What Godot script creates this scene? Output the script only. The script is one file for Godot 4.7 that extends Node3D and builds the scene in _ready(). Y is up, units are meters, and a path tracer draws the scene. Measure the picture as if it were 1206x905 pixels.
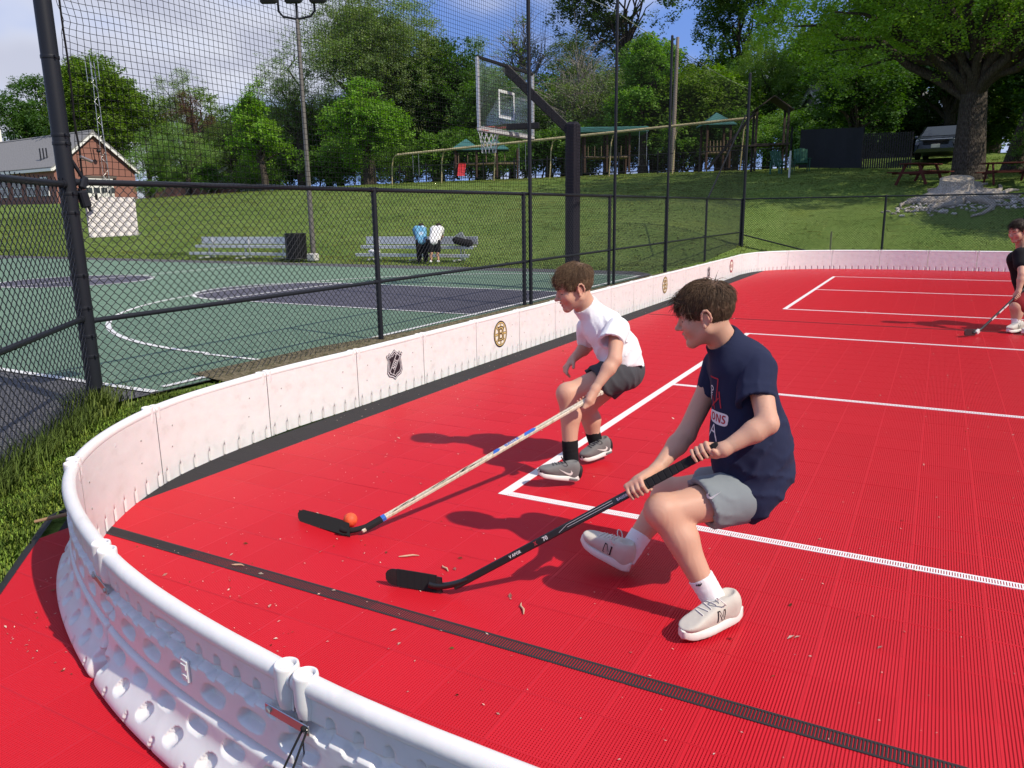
extends Node3D
# A street-hockey rink beside a basketball court: two boys with sticks in front, a third at the edge, fence, net, lawn and trees behind.

var rng := RandomNumberGenerator.new()
var taken := {}
var M := {}
var noise := FastNoiseLite.new()

# ---------------------------------------------------------------- mesh builder
class MB:
	var v := PackedVector3Array()
	var n := PackedVector3Array()
	var c := PackedColorArray()
	var uv := PackedVector2Array()
	var ix := PackedInt32Array()
	var col := Color(1, 1, 1)
	func vert(p: Vector3, nn: Vector3, t := Vector2.ZERO) -> int:
		v.append(p); n.append(nn); c.append(col); uv.append(t)
		return v.size() - 1
	func tri(a: Vector3, b: Vector3, d: Vector3) -> void:
		var nn := (b - a).cross(d - a).normalized()
		var s := v.size()
		vert(a, nn); vert(b, nn); vert(d, nn)
		ix.append_array([s, s + 1, s + 2])
	func quad(a: Vector3, b: Vector3, d: Vector3, e: Vector3) -> void:
		var nn := (b - a).cross(e - a)
		if nn.length_squared() < 1e-16:
			nn = (d - b).cross(e - b)
		nn = nn.normalized()
		var s := v.size()
		vert(a, nn, Vector2(0, 0)); vert(b, nn, Vector2(1, 0)); vert(d, nn, Vector2(1, 1)); vert(e, nn, Vector2(0, 1))
		ix.append_array([s, s + 1, s + 2, s, s + 2, s + 3])
	func quad_n(a: Vector3, b: Vector3, d: Vector3, e: Vector3, nn: Vector3) -> void:
		var s := v.size()
		vert(a, nn, Vector2(0, 0)); vert(b, nn, Vector2(1, 0)); vert(d, nn, Vector2(1, 1)); vert(e, nn, Vector2(0, 1))
		ix.append_array([s, s + 1, s + 2, s, s + 2, s + 3])
	func box(at: Vector3, size: Vector3, b := Basis()) -> void:
		var h := size * 0.5
		for ax in 3:
			for sg in [-1.0, 1.0]:
				var u := (ax + 1) % 3
				var w := (ax + 2) % 3
				var p: Array[Vector3] = []
				for k in [[-1.0, -1.0], [1.0, -1.0], [1.0, 1.0], [-1.0, 1.0]]:
					var q := Vector3.ZERO
					q[ax] = sg * h[ax]; q[u] = k[0] * h[u]; q[w] = k[1] * h[w]
					p.append(at + b * q)
				var nn := Vector3.ZERO
				nn[ax] = sg
				quad_n(p[0], p[1], p[2], p[3], (b * nn).normalized())
	func bbox(at: Vector3, size: Vector3, r: float, b := Basis()) -> void:
		# box with chamfered edges
		var h := size * 0.5
		r = minf(r, minf(h.x, minf(h.y, h.z)) * 0.98)
		for ax in 3:
			var u := (ax + 1) % 3
			var w := (ax + 2) % 3
			for sg in [-1.0, 1.0]:
				var p: Array[Vector3] = []
				for k in [[-1.0, -1.0], [1.0, -1.0], [1.0, 1.0], [-1.0, 1.0]]:
					var q := Vector3.ZERO
					q[ax] = sg * h[ax]; q[u] = k[0] * (h[u] - r); q[w] = k[1] * (h[w] - r)
					p.append(at + b * q)
				var nn := Vector3.ZERO
				nn[ax] = sg
				quad_n(p[0], p[1], p[2], p[3], (b * nn).normalized())
			for su in [-1.0, 1.0]:
				for sw in [-1.0, 1.0]:
					var p2: Array[Vector3] = []
					for k in [[0, -1.0], [1, -1.0], [1, 1.0], [0, 1.0]]:
						var q := Vector3.ZERO
						q[u] = su * (h[u] - (r if k[0] == 0 else 0.0)); q[w] = sw * (h[w] - (0.0 if k[0] == 0 else r)); q[ax] = k[1] * (h[ax] - r)
						p2.append(at + b * q)
					var nn := Vector3.ZERO
					nn[u] = su; nn[w] = sw
					quad_n(p2[0], p2[1], p2[2], p2[3], (b * nn).normalized())
		for sx in [-1.0, 1.0]:
			for sy in [-1.0, 1.0]:
				for sz in [-1.0, 1.0]:
					var s := Vector3(sx, sy, sz)
					var nn := (b * s).normalized()
					var st := v.size()
					vert(at + b * (s * Vector3(h.x, h.y - r, h.z - r)), nn)
					vert(at + b * (s * Vector3(h.x - r, h.y, h.z - r)), nn)
					vert(at + b * (s * Vector3(h.x - r, h.y - r, h.z)), nn)
					ix.append_array([st, st + 1, st + 2])
	func bar(a: Vector3, b: Vector3, ra: float, rb: float, sides := 8, caps := true) -> void:
		tube(PackedVector3Array([a, b]), PackedFloat32Array([ra, rb]), sides, caps)
	func tube(path: PackedVector3Array, rad: PackedFloat32Array, sides := 8, caps := true) -> void:
		var m := path.size()
		var t := (path[1] - path[0]).normalized()
		var up := Vector3.UP if absf(t.y) < 0.9 else Vector3.RIGHT
		var x := t.cross(up).normalized()
		var s0 := v.size()
		for i in m:
			var tt := (path[mini(i + 1, m - 1)] - path[maxi(i - 1, 0)]).normalized()
			x = (x - tt * x.dot(tt)).normalized()
			var y := tt.cross(x)
			for j in sides + 1:
				var a := TAU * j / sides
				var d := x * cos(a) + y * sin(a)
				vert(path[i] + d * rad[i], d, Vector2(float(j) / sides, float(i) / (m - 1)))
		for i in m - 1:
			for j in sides:
				var p := s0 + i * (sides + 1) + j
				var q := p + sides + 1
				ix.append_array([p, p + 1, q + 1, p, q + 1, q])
		if caps:
			for e in [0, m - 1]:
				var tt := (path[1] - path[0]).normalized() * -1.0 if e == 0 else (path[m - 1] - path[m - 2]).normalized()
				var s := v.size()
				vert(path[e], tt)
				for j in sides:
					vert(v[s0 + e * (sides + 1) + j], tt)
				for j in sides:
					ix.append_array([s, s + 1 + j, s + 1 + (j + 1) % sides])
	func lathe(at: Vector3, prof: PackedVector2Array, sides := 16, b := Basis()) -> void:
		var m := prof.size()
		var s0 := v.size()
		for i in m:
			var d: Vector2 = prof[mini(i + 1, m - 1)] - prof[maxi(i - 1, 0)]
			var nn := Vector2(d.y, -d.x).normalized()
			for j in sides + 1:
				var a := TAU * j / sides
				var r := Vector3(cos(a), 0, sin(a))
				vert(at + b * (r * prof[i].x + Vector3.UP * prof[i].y), b * (r * nn.x + Vector3.UP * nn.y).normalized(), Vector2(float(j) / sides, float(i) / (m - 1)))
		for i in m - 1:
			for j in sides:
				var p := s0 + i * (sides + 1) + j
				var q := p + sides + 1
				ix.append_array([p, p + 1, q + 1, p, q + 1, q])
	func ball(at: Vector3, r: Vector3, seg := 12, b := Basis()) -> void:
		var s0 := v.size()
		for i in seg / 2 + 1:
			var th := PI * i / (seg / 2)
			for j in seg + 1:
				var a := TAU * j / seg
				var d := Vector3(sin(th) * cos(a), cos(th), sin(th) * sin(a))
				vert(at + b * (d * r), (b * (d / r)).normalized(), Vector2(float(j) / seg, 2.0 * i / seg))
		for i in seg / 2:
			for j in seg:
				var p := s0 + i * (seg + 1) + j
				var q := p + seg + 1
				ix.append_array([p, p + 1, q + 1, p, q + 1, q])
	func poly(pts: PackedVector2Array, o: Vector3, ux: Vector3, uy: Vector3, depth := 0.0) -> void:
		# flat polygon in the plane (ux, uy), given thickness along ux x uy
		var nn := ux.cross(uy).normalized()
		var t := Geometry2D.triangulate_polygon(pts)
		var s := v.size()
		for p in pts:
			vert(o + ux * p.x + uy * p.y + nn * depth, nn, p)
		for i in t:
			ix.append(s + i)
		if depth != 0.0:
			var m := pts.size()
			for i in m:
				var p: Vector2 = pts[i]
				var q: Vector2 = pts[(i + 1) % m]
				var a := o + ux * p.x + uy * p.y
				var b := o + ux * q.x + uy * q.y
				var e := b - a
				var out := e.cross(nn).normalized()
				var mid := (p + q) * 0.5 + Vector2(out.dot(ux.normalized()), out.dot(uy.normalized())) * 1e-4
				if Geometry2D.is_point_in_polygon(mid, pts):
					out = -out
				quad_n(a, b, b + nn * depth, a + nn * depth, out)
	func ring(o: Vector3, ux: Vector3, uy: Vector3, r0: Vector2, r1: Vector2, seg := 32, a0 := 0.0, a1 := TAU) -> void:
		var nn := ux.cross(uy).normalized()
		var s := v.size()
		for i in seg + 1:
			var a := lerpf(a0, a1, float(i) / seg)
			vert(o + ux * (r0.x * cos(a)) + uy * (r0.y * sin(a)), nn)
			vert(o + ux * (r1.x * cos(a)) + uy * (r1.y * sin(a)), nn)
		for i in seg:
			var p := s + i * 2
			ix.append_array([p, p + 1, p + 3, p, p + 3, p + 2])
	func smooth_normals() -> void:
		n.fill(Vector3.ZERO)
		for i in range(0, ix.size(), 3):
			var a := ix[i]
			var b := ix[i + 1]
			var d := ix[i + 2]
			var f := (v[d] - v[a]).cross(v[b] - v[a])
			n[a] += f; n[b] += f; n[d] += f
		for i in n.size():
			n[i] = n[i].normalized() if n[i].length_squared() > 0.0 else Vector3.UP
	func mesh(colours := false, uvs := false) -> ArrayMesh:
		# front faces run clockwise: turn every triangle to agree with its normals
		for i in range(0, ix.size(), 3):
			var a := ix[i]
			var b := ix[i + 1]
			var d := ix[i + 2]
			if (v[b] - v[a]).cross(v[d] - v[a]).dot(n[a] + n[b] + n[d]) > 0.0:
				ix[i + 1] = d
				ix[i + 2] = b
		var arr := []
		arr.resize(Mesh.ARRAY_MAX)
		arr[Mesh.ARRAY_VERTEX] = v
		arr[Mesh.ARRAY_NORMAL] = n
		if colours:
			arr[Mesh.ARRAY_COLOR] = c
		if uvs:
			arr[Mesh.ARRAY_TEX_UV] = uv
		arr[Mesh.ARRAY_INDEX] = ix
		var m := ArrayMesh.new()
		m.add_surface_from_arrays(Mesh.PRIMITIVE_TRIANGLES, arr)
		return m

# ---------------------------------------------------------------- bodies as distance fields
class Field:
	# tapered capsules (kind 0), ellipsoids (1), half-space cuts (2); op 0 joins, 1 carves
	var kind := PackedInt32Array()
	var op := PackedInt32Array()
	var a := PackedVector3Array()
	var b := PackedVector3Array()
	var ra := PackedFloat32Array()
	var rb := PackedFloat32Array()
	var kk := PackedFloat32Array()
	var w := PackedVector3Array()
	var sq := PackedFloat32Array()
	var bas: Array[Basis] = []
	var folds := []          # [centre, radius, direction, wavelength, amplitude, phase]
	var rough := 0.0
	var rough_scale := 20.0
	var nz: FastNoiseLite
	var spots := []          # [centre, radius, colour, strength]
	var tint := Color(1, 1, 1)
	func put(k: int, o: int, pa: Vector3, pb: Vector3, r0: float, r1: float, s: float, ww := Vector3.UP, q := 1.0, bb := Basis()) -> void:
		kind.append(k); op.append(o); a.append(pa); b.append(pb); ra.append(r0); rb.append(r1); kk.append(s); w.append(ww); sq.append(q); bas.append(bb)
	func cap(pa: Vector3, pb: Vector3, r0: float, r1: float, s := 0.02) -> void:
		put(0, 0, pa, pb, r0, r1, s)
	func flat(pa: Vector3, pb: Vector3, r0: float, r1: float, ww: Vector3, q: float, s := 0.03) -> void:
		put(0, 0, pa, pb, r0, r1, s, ww.normalized(), q)
	func ell(pa: Vector3, r: Vector3, bb := Basis(), s := 0.01, o := 0) -> void:
		put(1, o, pa, r, maxf(r.x, maxf(r.y, r.z)), minf(r.x, minf(r.y, r.z)), s, Vector3.UP, 1.0, bb.inverse())
	func carve(pa: Vector3, pb: Vector3, r0: float, r1: float, s := 0.004) -> void:
		put(0, 1, pa, pb, r0, r1, s)
	func cut(at: Vector3, nn: Vector3, s := 0.004) -> void:
		put(2, 1, at, nn.normalized(), 0, 0, s)
	func one(i: int, p: Vector3) -> float:
		var k := kind[i]
		if k == 0:
			var pa := a[i]
			var e := b[i] - pa
			var q := p - pa
			if sq[i] != 1.0:
				var ww := w[i]
				q += ww * (q.dot(ww) * (1.0 / sq[i] - 1.0))
				e += ww * (e.dot(ww) * (1.0 / sq[i] - 1.0))
			var h := clampf(q.dot(e) / maxf(e.length_squared(), 1e-9), 0.0, 1.0)
			return ((q - e * h).length() - lerpf(ra[i], rb[i], h)) * (minf(1.0, sq[i] * 1.3))
		if k == 1:
			var q := bas[i] * (p - a[i])
			var r := b[i]
			var k0 := (q / r).length()
			var k1 := (q / (r * r)).length()
			return k0 * (k0 - 1.0) / maxf(k1, 1e-6)
		return (p - a[i]).dot(b[i]) * -1.0    # inside the removed side is negative
	func value(p: Vector3, list: PackedInt32Array) -> float:
		var d := 1.0
		var first := true
		for i in list:
			var e := one(i, p)
			var k := kk[i]
			if op[i] == 0:
				if first:
					d = e
					first = false
				else:
					var h := maxf(k - absf(d - e), 0.0) / k
					d = minf(d, e) - h * h * k * 0.25
			else:
				e = -e
				var h := maxf(k - absf(d - e), 0.0) / k
				d = maxf(d, e) + h * h * k * 0.25
		if absf(d) < 0.05:
			for f in folds:
				var q: Vector3 = p - f[0]
				var l := q.length() / float(f[1])
				if l < 1.0:
					var fall := (1.0 - l * l)
					var ph: float = q.dot(f[2]) / float(f[3]) + f[5] + 0.7 * nz.get_noise_3dv(p * 420.0)
					var sn := 1.0 - absf(sin(PI * ph))
					d -= float(f[4]) * (sn * sn * 1.6 - 0.5) * fall * (0.55 + 0.9 * absf(nz.get_noise_3dv(p * 330.0 + Vector3(70, 0, 0))))
			if rough > 0.0:
				d -= rough * nz.get_noise_3dv(p * rough_scale)
		return d
	func all() -> PackedInt32Array:
		return PackedInt32Array(range(kind.size()))
	func build(cell: float, mb: MB) -> void:
		var lo := Vector3(1e9, 1e9, 1e9)
		var hi := -lo
		var m := kind.size()
		for i in m:
			if op[i] == 0:
				var r := Vector3.ONE * (maxf(ra[i], rb[i]) + 0.02)
				lo = lo.min(a[i] - r); hi = hi.max(a[i] + r)
				if kind[i] == 0:
					lo = lo.min(b[i] - r); hi = hi.max(b[i] + r)
		var B := 4
		var S := 3
		var ns := Vector3i(((hi - lo) / (cell * B * S)).ceil()) + Vector3i.ONE
		var N := ns * B * S + Vector3i.ONE
		var sx := 1
		var sy := N.x
		var sz := N.x * N.y
		var val := PackedFloat32Array()
		val.resize(N.x * N.y * N.z)
		val.fill(9.0)
		var half := cell * B * 0.5
		var diag := half * 1.75
		var active := PackedInt32Array()
		for az in ns.z:
			for ay in ns.y:
				for ax_ in ns.x:
					var so := lo + Vector3(ax_, ay, az) * cell * B * S
					var big := PackedInt32Array()
					var reach := diag * S
					for i in m:
						var d := one(i, so + Vector3.ONE * half * S)
						if op[i] == 0:
							if d < reach * 1.15 + kk[i] + 0.012:
								big.append(i)
						elif d < reach * 1.15 + kk[i] + 0.012 and not big.is_empty():
							big.append(i)
					if big.is_empty():
						continue
					for sub in S * S * S:
						var bx := ax_ * S + sub % S
						var by := ay * S + (sub / S) % S
						var bz := az * S + sub / (S * S)
						var o := lo + Vector3(bx, by, bz) * cell * B
						var ctr := o + Vector3.ONE * half
						var list := PackedInt32Array()
						for i in big:
							if one(i, ctr) < diag * 1.15 + kk[i] + 0.012:
								if op[i] == 0 or not list.is_empty():
									list.append(i)
						if list.is_empty():
							continue
						var vc := value(ctr, list)
						if absf(vc) > diag * 1.5 + 0.012:
							if vc < 0.0:
								for z in B + 1:
									for y in B + 1:
										var q := (bx * B) + (by * B + y) * sy + (bz * B + z) * sz
										for x in B + 1:
											if val[q + x] == 9.0:
												val[q + x] = -1.0
							continue
						active.append(bx); active.append(by); active.append(bz)
						for z in B + 1:
							for y in B + 1:
								var q := (bx * B) + (by * B + y) * sy + (bz * B + z) * sz
								for x in B + 1:
									if val[q + x] == 9.0 or val[q + x] == -1.0:
										val[q + x] = value(o + Vector3(x, y, z) * cell, list)
		var idx := {}
		var off := [0, sx, sy, sx + sy, sz, sx + sz, sy + sz, sx + sy + sz]
		var corner: Array[Vector3] = [Vector3(0, 0, 0), Vector3(1, 0, 0), Vector3(0, 1, 0), Vector3(1, 1, 0), Vector3(0, 0, 1), Vector3(1, 0, 1), Vector3(0, 1, 1), Vector3(1, 1, 1)]
		var edges := [[0, 1], [2, 3], [4, 5], [6, 7], [0, 2], [1, 3], [4, 6], [5, 7], [0, 4], [1, 5], [2, 6], [3, 7]]
		for t in range(0, active.size(), 3):
			for z in B:
				for y in B:
					for x in B:
						var gx := active[t] * B + x
						var gy := active[t + 1] * B + y
						var gz := active[t + 2] * B + z
						var q := gx + gy * sy + gz * sz
						var v0 := val[q]
						if absf(v0) > cell * 4.0:
							continue
						var neg := 0
						for k in 8:
							if val[q + off[k]] < 0.0:
								neg += 1
						if neg == 0 or neg == 8:
							continue
						var sum := Vector3.ZERO
						var cnt := 0
						for e in edges:
							var d0 := val[q + off[e[0]]]
							var d1 := val[q + off[e[1]]]
							if (d0 < 0.0) != (d1 < 0.0):
								sum += corner[e[0]].lerp(corner[e[1]], d0 / (d0 - d1))
								cnt += 1
						var p := lo + (Vector3(gx, gy, gz) + sum / cnt) * cell
						var cc := tint
						for s in spots:
							var l: float = (p - s[0]).length() / float(s[1])
							if l < 1.0:
								var fl := (1.0 - l * l)
								cc = cc.lerp(s[2], fl * fl * float(s[3]))
						mb.col = cc
						idx[q] = mb.vert(p, Vector3.UP)
		for q in idx:
			var v0 := val[q]
			for ax in 3:
				var st: int = [sx, sy, sz][ax]
				var u: int = [sy, sz, sx][ax]
				var ww: int = [sz, sx, sy][ax]
				var v1 := val[q + st]
				if (v0 < 0.0) == (v1 < 0.0):
					continue
				if not (idx.has(q - u) and idx.has(q - ww) and idx.has(q - u - ww)):
					continue
				var i0: int = idx[q]
				var i1: int = idx[q - u]
				var i2: int = idx[q - u - ww]
				var i3: int = idx[q - ww]
				if v0 < 0.0:
					mb.ix.append_array([i0, i2, i1, i0, i3, i2])
				else:
					mb.ix.append_array([i0, i1, i2, i0, i2, i3])
	func onto(p: Vector3, dir: Vector3, list: PackedInt32Array) -> Vector3:
		# slide p along dir until it meets the surface
		for i in 40:
			var d := value(p, list)
			if absf(d) < 0.0004:
				break
			p += dir * d * 0.8
		return p

# ---------------------------------------------------------------- scene helpers
func numbered(called: String) -> String:
	taken[called] = taken.get(called, -1) + 1
	return called if taken[called] == 0 else "%s_%03d" % [called, taken[called]]
func thing(called: String, label: String, category: String, at := Vector3.ZERO, turn := 0.0, group := "") -> Node3D:
	var o := Node3D.new()
	o.name = numbered(called)
	add_child(o)
	o.position = at
	o.rotation.y = turn
	tag(o, label, category, group)
	return o
func tag(o: Node, label: String, category: String, group := "") -> void:
	o.set_meta("label", label)
	o.set_meta("category", category)
	if group:
		o.set_meta("group", group)
func part(parent: Node, called: String, m: Mesh, mat: Material, at := Vector3.ZERO, b := Basis()) -> MeshInstance3D:
	var o := MeshInstance3D.new()
	o.name = called if parent != self else numbered(called)
	o.mesh = m
	o.material_override = mat
	o.transform = Transform3D(b, at)
	parent.add_child(o, true)
	return o
func struct_(called: String, m: Mesh, mat: Material, at := Vector3.ZERO) -> MeshInstance3D:
	var o := part(self, called, m, mat, at)
	o.set_meta("kind", "structure")
	return o
func copies(parent: Node, called: String, m: Mesh, mat: Material, xf: Array, cols := PackedColorArray()) -> MultiMeshInstance3D:
	var mm := MultiMesh.new()
	mm.transform_format = MultiMesh.TRANSFORM_3D
	mm.use_colors = cols.size() > 0
	mm.mesh = m
	mm.instance_count = xf.size()
	for i in xf.size():
		mm.set_instance_transform(i, xf[i])
		if cols.size() > 0:
			mm.set_instance_color(i, cols[i])
	var o := MultiMeshInstance3D.new()
	o.name = called if parent != self else numbered(called)
	o.multimesh = mm
	o.material_override = mat
	parent.add_child(o, true)
	return o
func copy_of(o: Node3D, at: Vector3, turn: float, label := "", group := "") -> Node3D:
	var base := String(o.name)
	if base.length() > 4 and base[base.length() - 4] == "_" and base.right(3).is_valid_int():
		base = base.left(base.length() - 4)
	var r: Node3D = o.duplicate()
	r.name = numbered(base)
	add_child(r)
	r.position = at
	r.rotation.y = turn
	if label:
		r.set_meta("label", label)
	if group:
		r.set_meta("group", group)
	return r
var jobs := []
func later(root: Node3D, called: String, fields: Array, m: Material, base: Vector3, colours := false, mb: MB = null) -> void:
	# a surface made from distance fields, worked out on all cores at the end
	jobs.append({"root": root, "called": called, "fields": fields, "mat": m, "base": base, "colours": colours, "mb": mb if mb else MB.new()})
func run_jobs() -> void:
	var work := func(i: int) -> void:
		var j: Dictionary = jobs[i]
		var mb: MB = MB.new()
		for f in j.fields:
			f[0].build(f[1], mb)
		mb.smooth_normals()
		var more: MB = j.mb
		var s := mb.v.size()
		mb.v.append_array(more.v); mb.n.append_array(more.n); mb.c.append_array(more.c); mb.uv.append_array(more.uv)
		for k in more.ix:
			mb.ix.append(k + s)
		j["mesh"] = mb
	var order := range(jobs.size())
	order.sort_custom(func(p, q): return jobs[p].fields.size() > jobs[q].fields.size() or (jobs[p].fields.size() == jobs[q].fields.size() and p < q))
	var lock := Mutex.new()
	var next := [0]
	var hands := []
	for t in 4:
		var th := Thread.new()
		th.start(func() -> void:
			while true:
				lock.lock()
				var i: int = next[0]
				next[0] += 1
				lock.unlock()
				if i >= jobs.size():
					return
				work.call(order[i]))
		hands.append(th)
	for th in hands:
		th.wait_to_finish()
	for j in jobs:
		part(j.root, j.called, j.mesh.mesh(j.colours), j.mat, -j.base)
	jobs.clear()
func lin(r: float, g: float, b: float) -> Color:
	return Color(r, g, b).linear_to_srgb()
func mat(r: float, g: float, b: float, rough := 0.7, spec := 0.5, metal := 0.0) -> StandardMaterial3D:
	var m := StandardMaterial3D.new()
	m.albedo_color = lin(r, g, b)
	m.roughness = rough
	m.metallic = metal
	m.metallic_specular = spec
	return m
func vmat(rough := 0.8, spec := 0.3) -> StandardMaterial3D:
	var m := StandardMaterial3D.new()
	m.vertex_color_use_as_albedo = true
	m.roughness = rough
	m.metallic_specular = spec
	return m
func noise_tex(w: int, freq: float, stops: Array, oct := 4, sd := 1, kind := FastNoiseLite.TYPE_SIMPLEX_SMOOTH) -> ImageTexture:
	# tiling colour noise; stops are [offset, linear colour]
	var f := FastNoiseLite.new()
	f.seed = sd
	f.noise_type = kind
	f.frequency = freq
	f.fractal_octaves = oct
	var im := f.get_seamless_image(w, w)
	var g := Gradient.new()
	g.offsets = PackedFloat32Array()
	g.colors = PackedColorArray()
	var os := PackedFloat32Array()
	var cs := PackedColorArray()
	for s in stops:
		os.append(s[0]); cs.append((s[1] as Color).linear_to_srgb())
	g.offsets = os
	g.colors = cs
	var lut := []
	for i in 256:
		lut.append(g.sample(i / 255.0))
	var out := Image.create(w, w, false, Image.FORMAT_RGB8)
	for y in w:
		for x in w:
			out.set_pixel(x, y, lut[int(im.get_pixel(x, y).r * 255.0)])
	return ImageTexture.create_from_image(out)
func bump_tex(w: int, freq: float, strength: float, oct := 3, sd := 5) -> ImageTexture:
	var f := FastNoiseLite.new()
	f.seed = sd
	f.frequency = freq
	f.fractal_octaves = oct
	var im := f.get_seamless_image(w, w)
	im.convert(Image.FORMAT_RGBA8)
	im.bump_map_to_normal_map(strength)
	return ImageTexture.create_from_image(im)
func tri_mat(m: StandardMaterial3D, tex: Texture2D, scale: float, bump: Texture2D = null, bs := 1.0) -> StandardMaterial3D:
	m.albedo_texture = tex
	m.uv1_triplanar = true
	m.uv1_world_triplanar = true
	m.uv1_scale = Vector3.ONE * scale
	if bump:
		m.normal_enabled = true
		m.normal_texture = bump
		m.normal_scale = bs
	return m

# ---------------------------------------------------------------- the place
const EYE := Vector3(0, 1.485, 0)
const YAW := 28.739
const PITCH := -12.632
const ROLL := -0.8298
const TX := 0.26
const TZ := 0.252
const X0 := -3.62        # red tiles start here
const Z0 := -2.168       # a tile seam (the black line lies against it)
const FENCE_X := -5.79
var cam_basis: Basis

func pixel(p: Vector3) -> Vector3:
	# where p shows, in pixels of a 1206 x 905 picture, and its depth
	var q := cam_basis.inverse() * (p - EYE)
	return Vector3(603 + 909.7 * q.x / maxf(-q.z, 0.01), 452.5 - 909.7 * q.y / maxf(-q.z, 0.01), -q.z)
func in_view(p: Vector3, margin := 150.0) -> bool:
	var s := pixel(p)
	return s.z > 0.3 and s.x > -margin and s.x < 1206 + margin and s.y > -margin and s.y < 905 + margin

func camera_and_light() -> void:
	cam_basis = Basis(Vector3.UP, deg_to_rad(YAW)) * Basis(Vector3.RIGHT, deg_to_rad(PITCH)) * Basis(Vector3.BACK, deg_to_rad(ROLL))
	var cam := Camera3D.new()
	cam.name = "camera"
	cam.fov = rad_to_deg(2.0 * atan(452.5 / 909.7))
	cam.near = 0.05
	cam.far = 600
	add_child(cam)
	cam.transform = Transform3D(cam_basis, EYE)
	cam.current = true
	var sun := DirectionalLight3D.new()
	sun.name = "sun"
	sun.light_color = Color(1.0, 0.955, 0.88)
	sun.light_energy = 1.6
	sun.light_angular_distance = 0.5
	sun.shadow_enabled = true
	add_child(sun)
	sun.look_at_from_position(Vector3(1.02, 1.0, 0.17) * 10.0, Vector3.ZERO)
	var we := WorldEnvironment.new()
	we.name = "world"
	var e := Environment.new()
	e.background_mode = Environment.BG_SKY
	var sky := Sky.new()
	var ps := PanoramaSkyMaterial.new()
	ps.panorama = sky_picture()
	sky.sky_material = ps
	e.sky = sky
	e.background_energy_multiplier = 1.0
	e.tonemap_mode = Environment.TONE_MAPPER_LINEAR
	e.tonemap_exposure = 1.0
	e.sdfgi_enabled = true
	e.ssao_enabled = true
	e.ssil_enabled = true
	we.environment = e
	add_child(we)

func sky_picture() -> ImageTexture:
	var w := 1024
	var h := 512
	var f := FastNoiseLite.new()
	f.seed = 11
	f.frequency = 1.0
	f.fractal_octaves = 6
	f.fractal_gain = 0.55
	var g := FastNoiseLite.new()
	g.seed = 4
	g.frequency = 1.0
	g.fractal_octaves = 3
	var im := Image.create(w, h, false, Image.FORMAT_RGBF)
	for y in h:
		var el := PI * (0.5 - (y + 0.5) / h)
		for x in w:
			var az := TAU * (x + 0.5) / w
			var up := sin(el)
			if up <= 0.0:
				im.set_pixel(x, y, Color(0.32, 0.33, 0.33))
				continue
			var d := Vector3(sin(az) * cos(el), up, -cos(az) * cos(el))
			# clouds on a flat layer overhead
			var k := 1.0 / (up + 0.16)
			var q := Vector3(d.x * k * 0.9 + 7.08, d.z * k * 0.9 + 26.692, 0.0)
			var big := g.get_noise_3dv(q * 0.55 + Vector3(3.1, 0.4, 2.0))
			var n := f.get_noise_3dv(q * 1.1)
			var cover := smoothstep(-0.26, 0.40, n * 0.8 + big * 0.9 + 0.03)
			var thick := smoothstep(0.05, 0.5, n + big * 0.6)
			var blue := Color(0.11, 0.25, 0.72).lerp(Color(0.30, 0.47, 0.90), pow(1.0 - up, 4.0))
			var cloud := Color(0.80, 0.83, 0.94).lerp(Color(0.52, 0.55, 0.70), thick)
			cloud = cloud.lerp(Color(0.74, 0.77, 0.87), pow(1.0 - up, 5.0) * 0.7)
			im.set_pixel(x, y, blue.lerp(cloud, cover))
	return ImageTexture.create_from_image(im)

func hill(x: float, z: float) -> float:
	# height of the ground: flat round the courts, rising to a lawn behind
	var d := -z
	var left := 0.0
	if d > 18.4:
		var t := (d - 18.4)
		left = 0.030 * t + 0.132 * maxf(t - 3.0, 0.0) if t < 22.0 else 0.66 + 2.508
		if t >= 22.0:
			left += 0.85 * (1.0 - exp(-(t - 22.0) / 9.0)) + 0.006 * (t - 22.0)
	left *= lerpf(1.0, 0.80, smoothstep(-30.0, -75.0, x))
	var right := 0.0
	if d > 26.4:
		var t := d - 26.4
		right = 0.27 * t if t < 9.0 else 2.43 + 0.13 * (t - 9.0)
		if t > 22.0:
			right = 2.43 + 1.69 + 0.01 * (t - 22.0)
		right = right * smoothstep(-0.5, 2.5, t)
	var m := smoothstep(-9.0, -4.0, x)
	var y := lerpf(left, right, m)
	y += 0.05 * noise.get_noise_2d(x * 6.0, z * 6.0) * smoothstep(19.0, 24.0, d)
	return y

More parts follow.
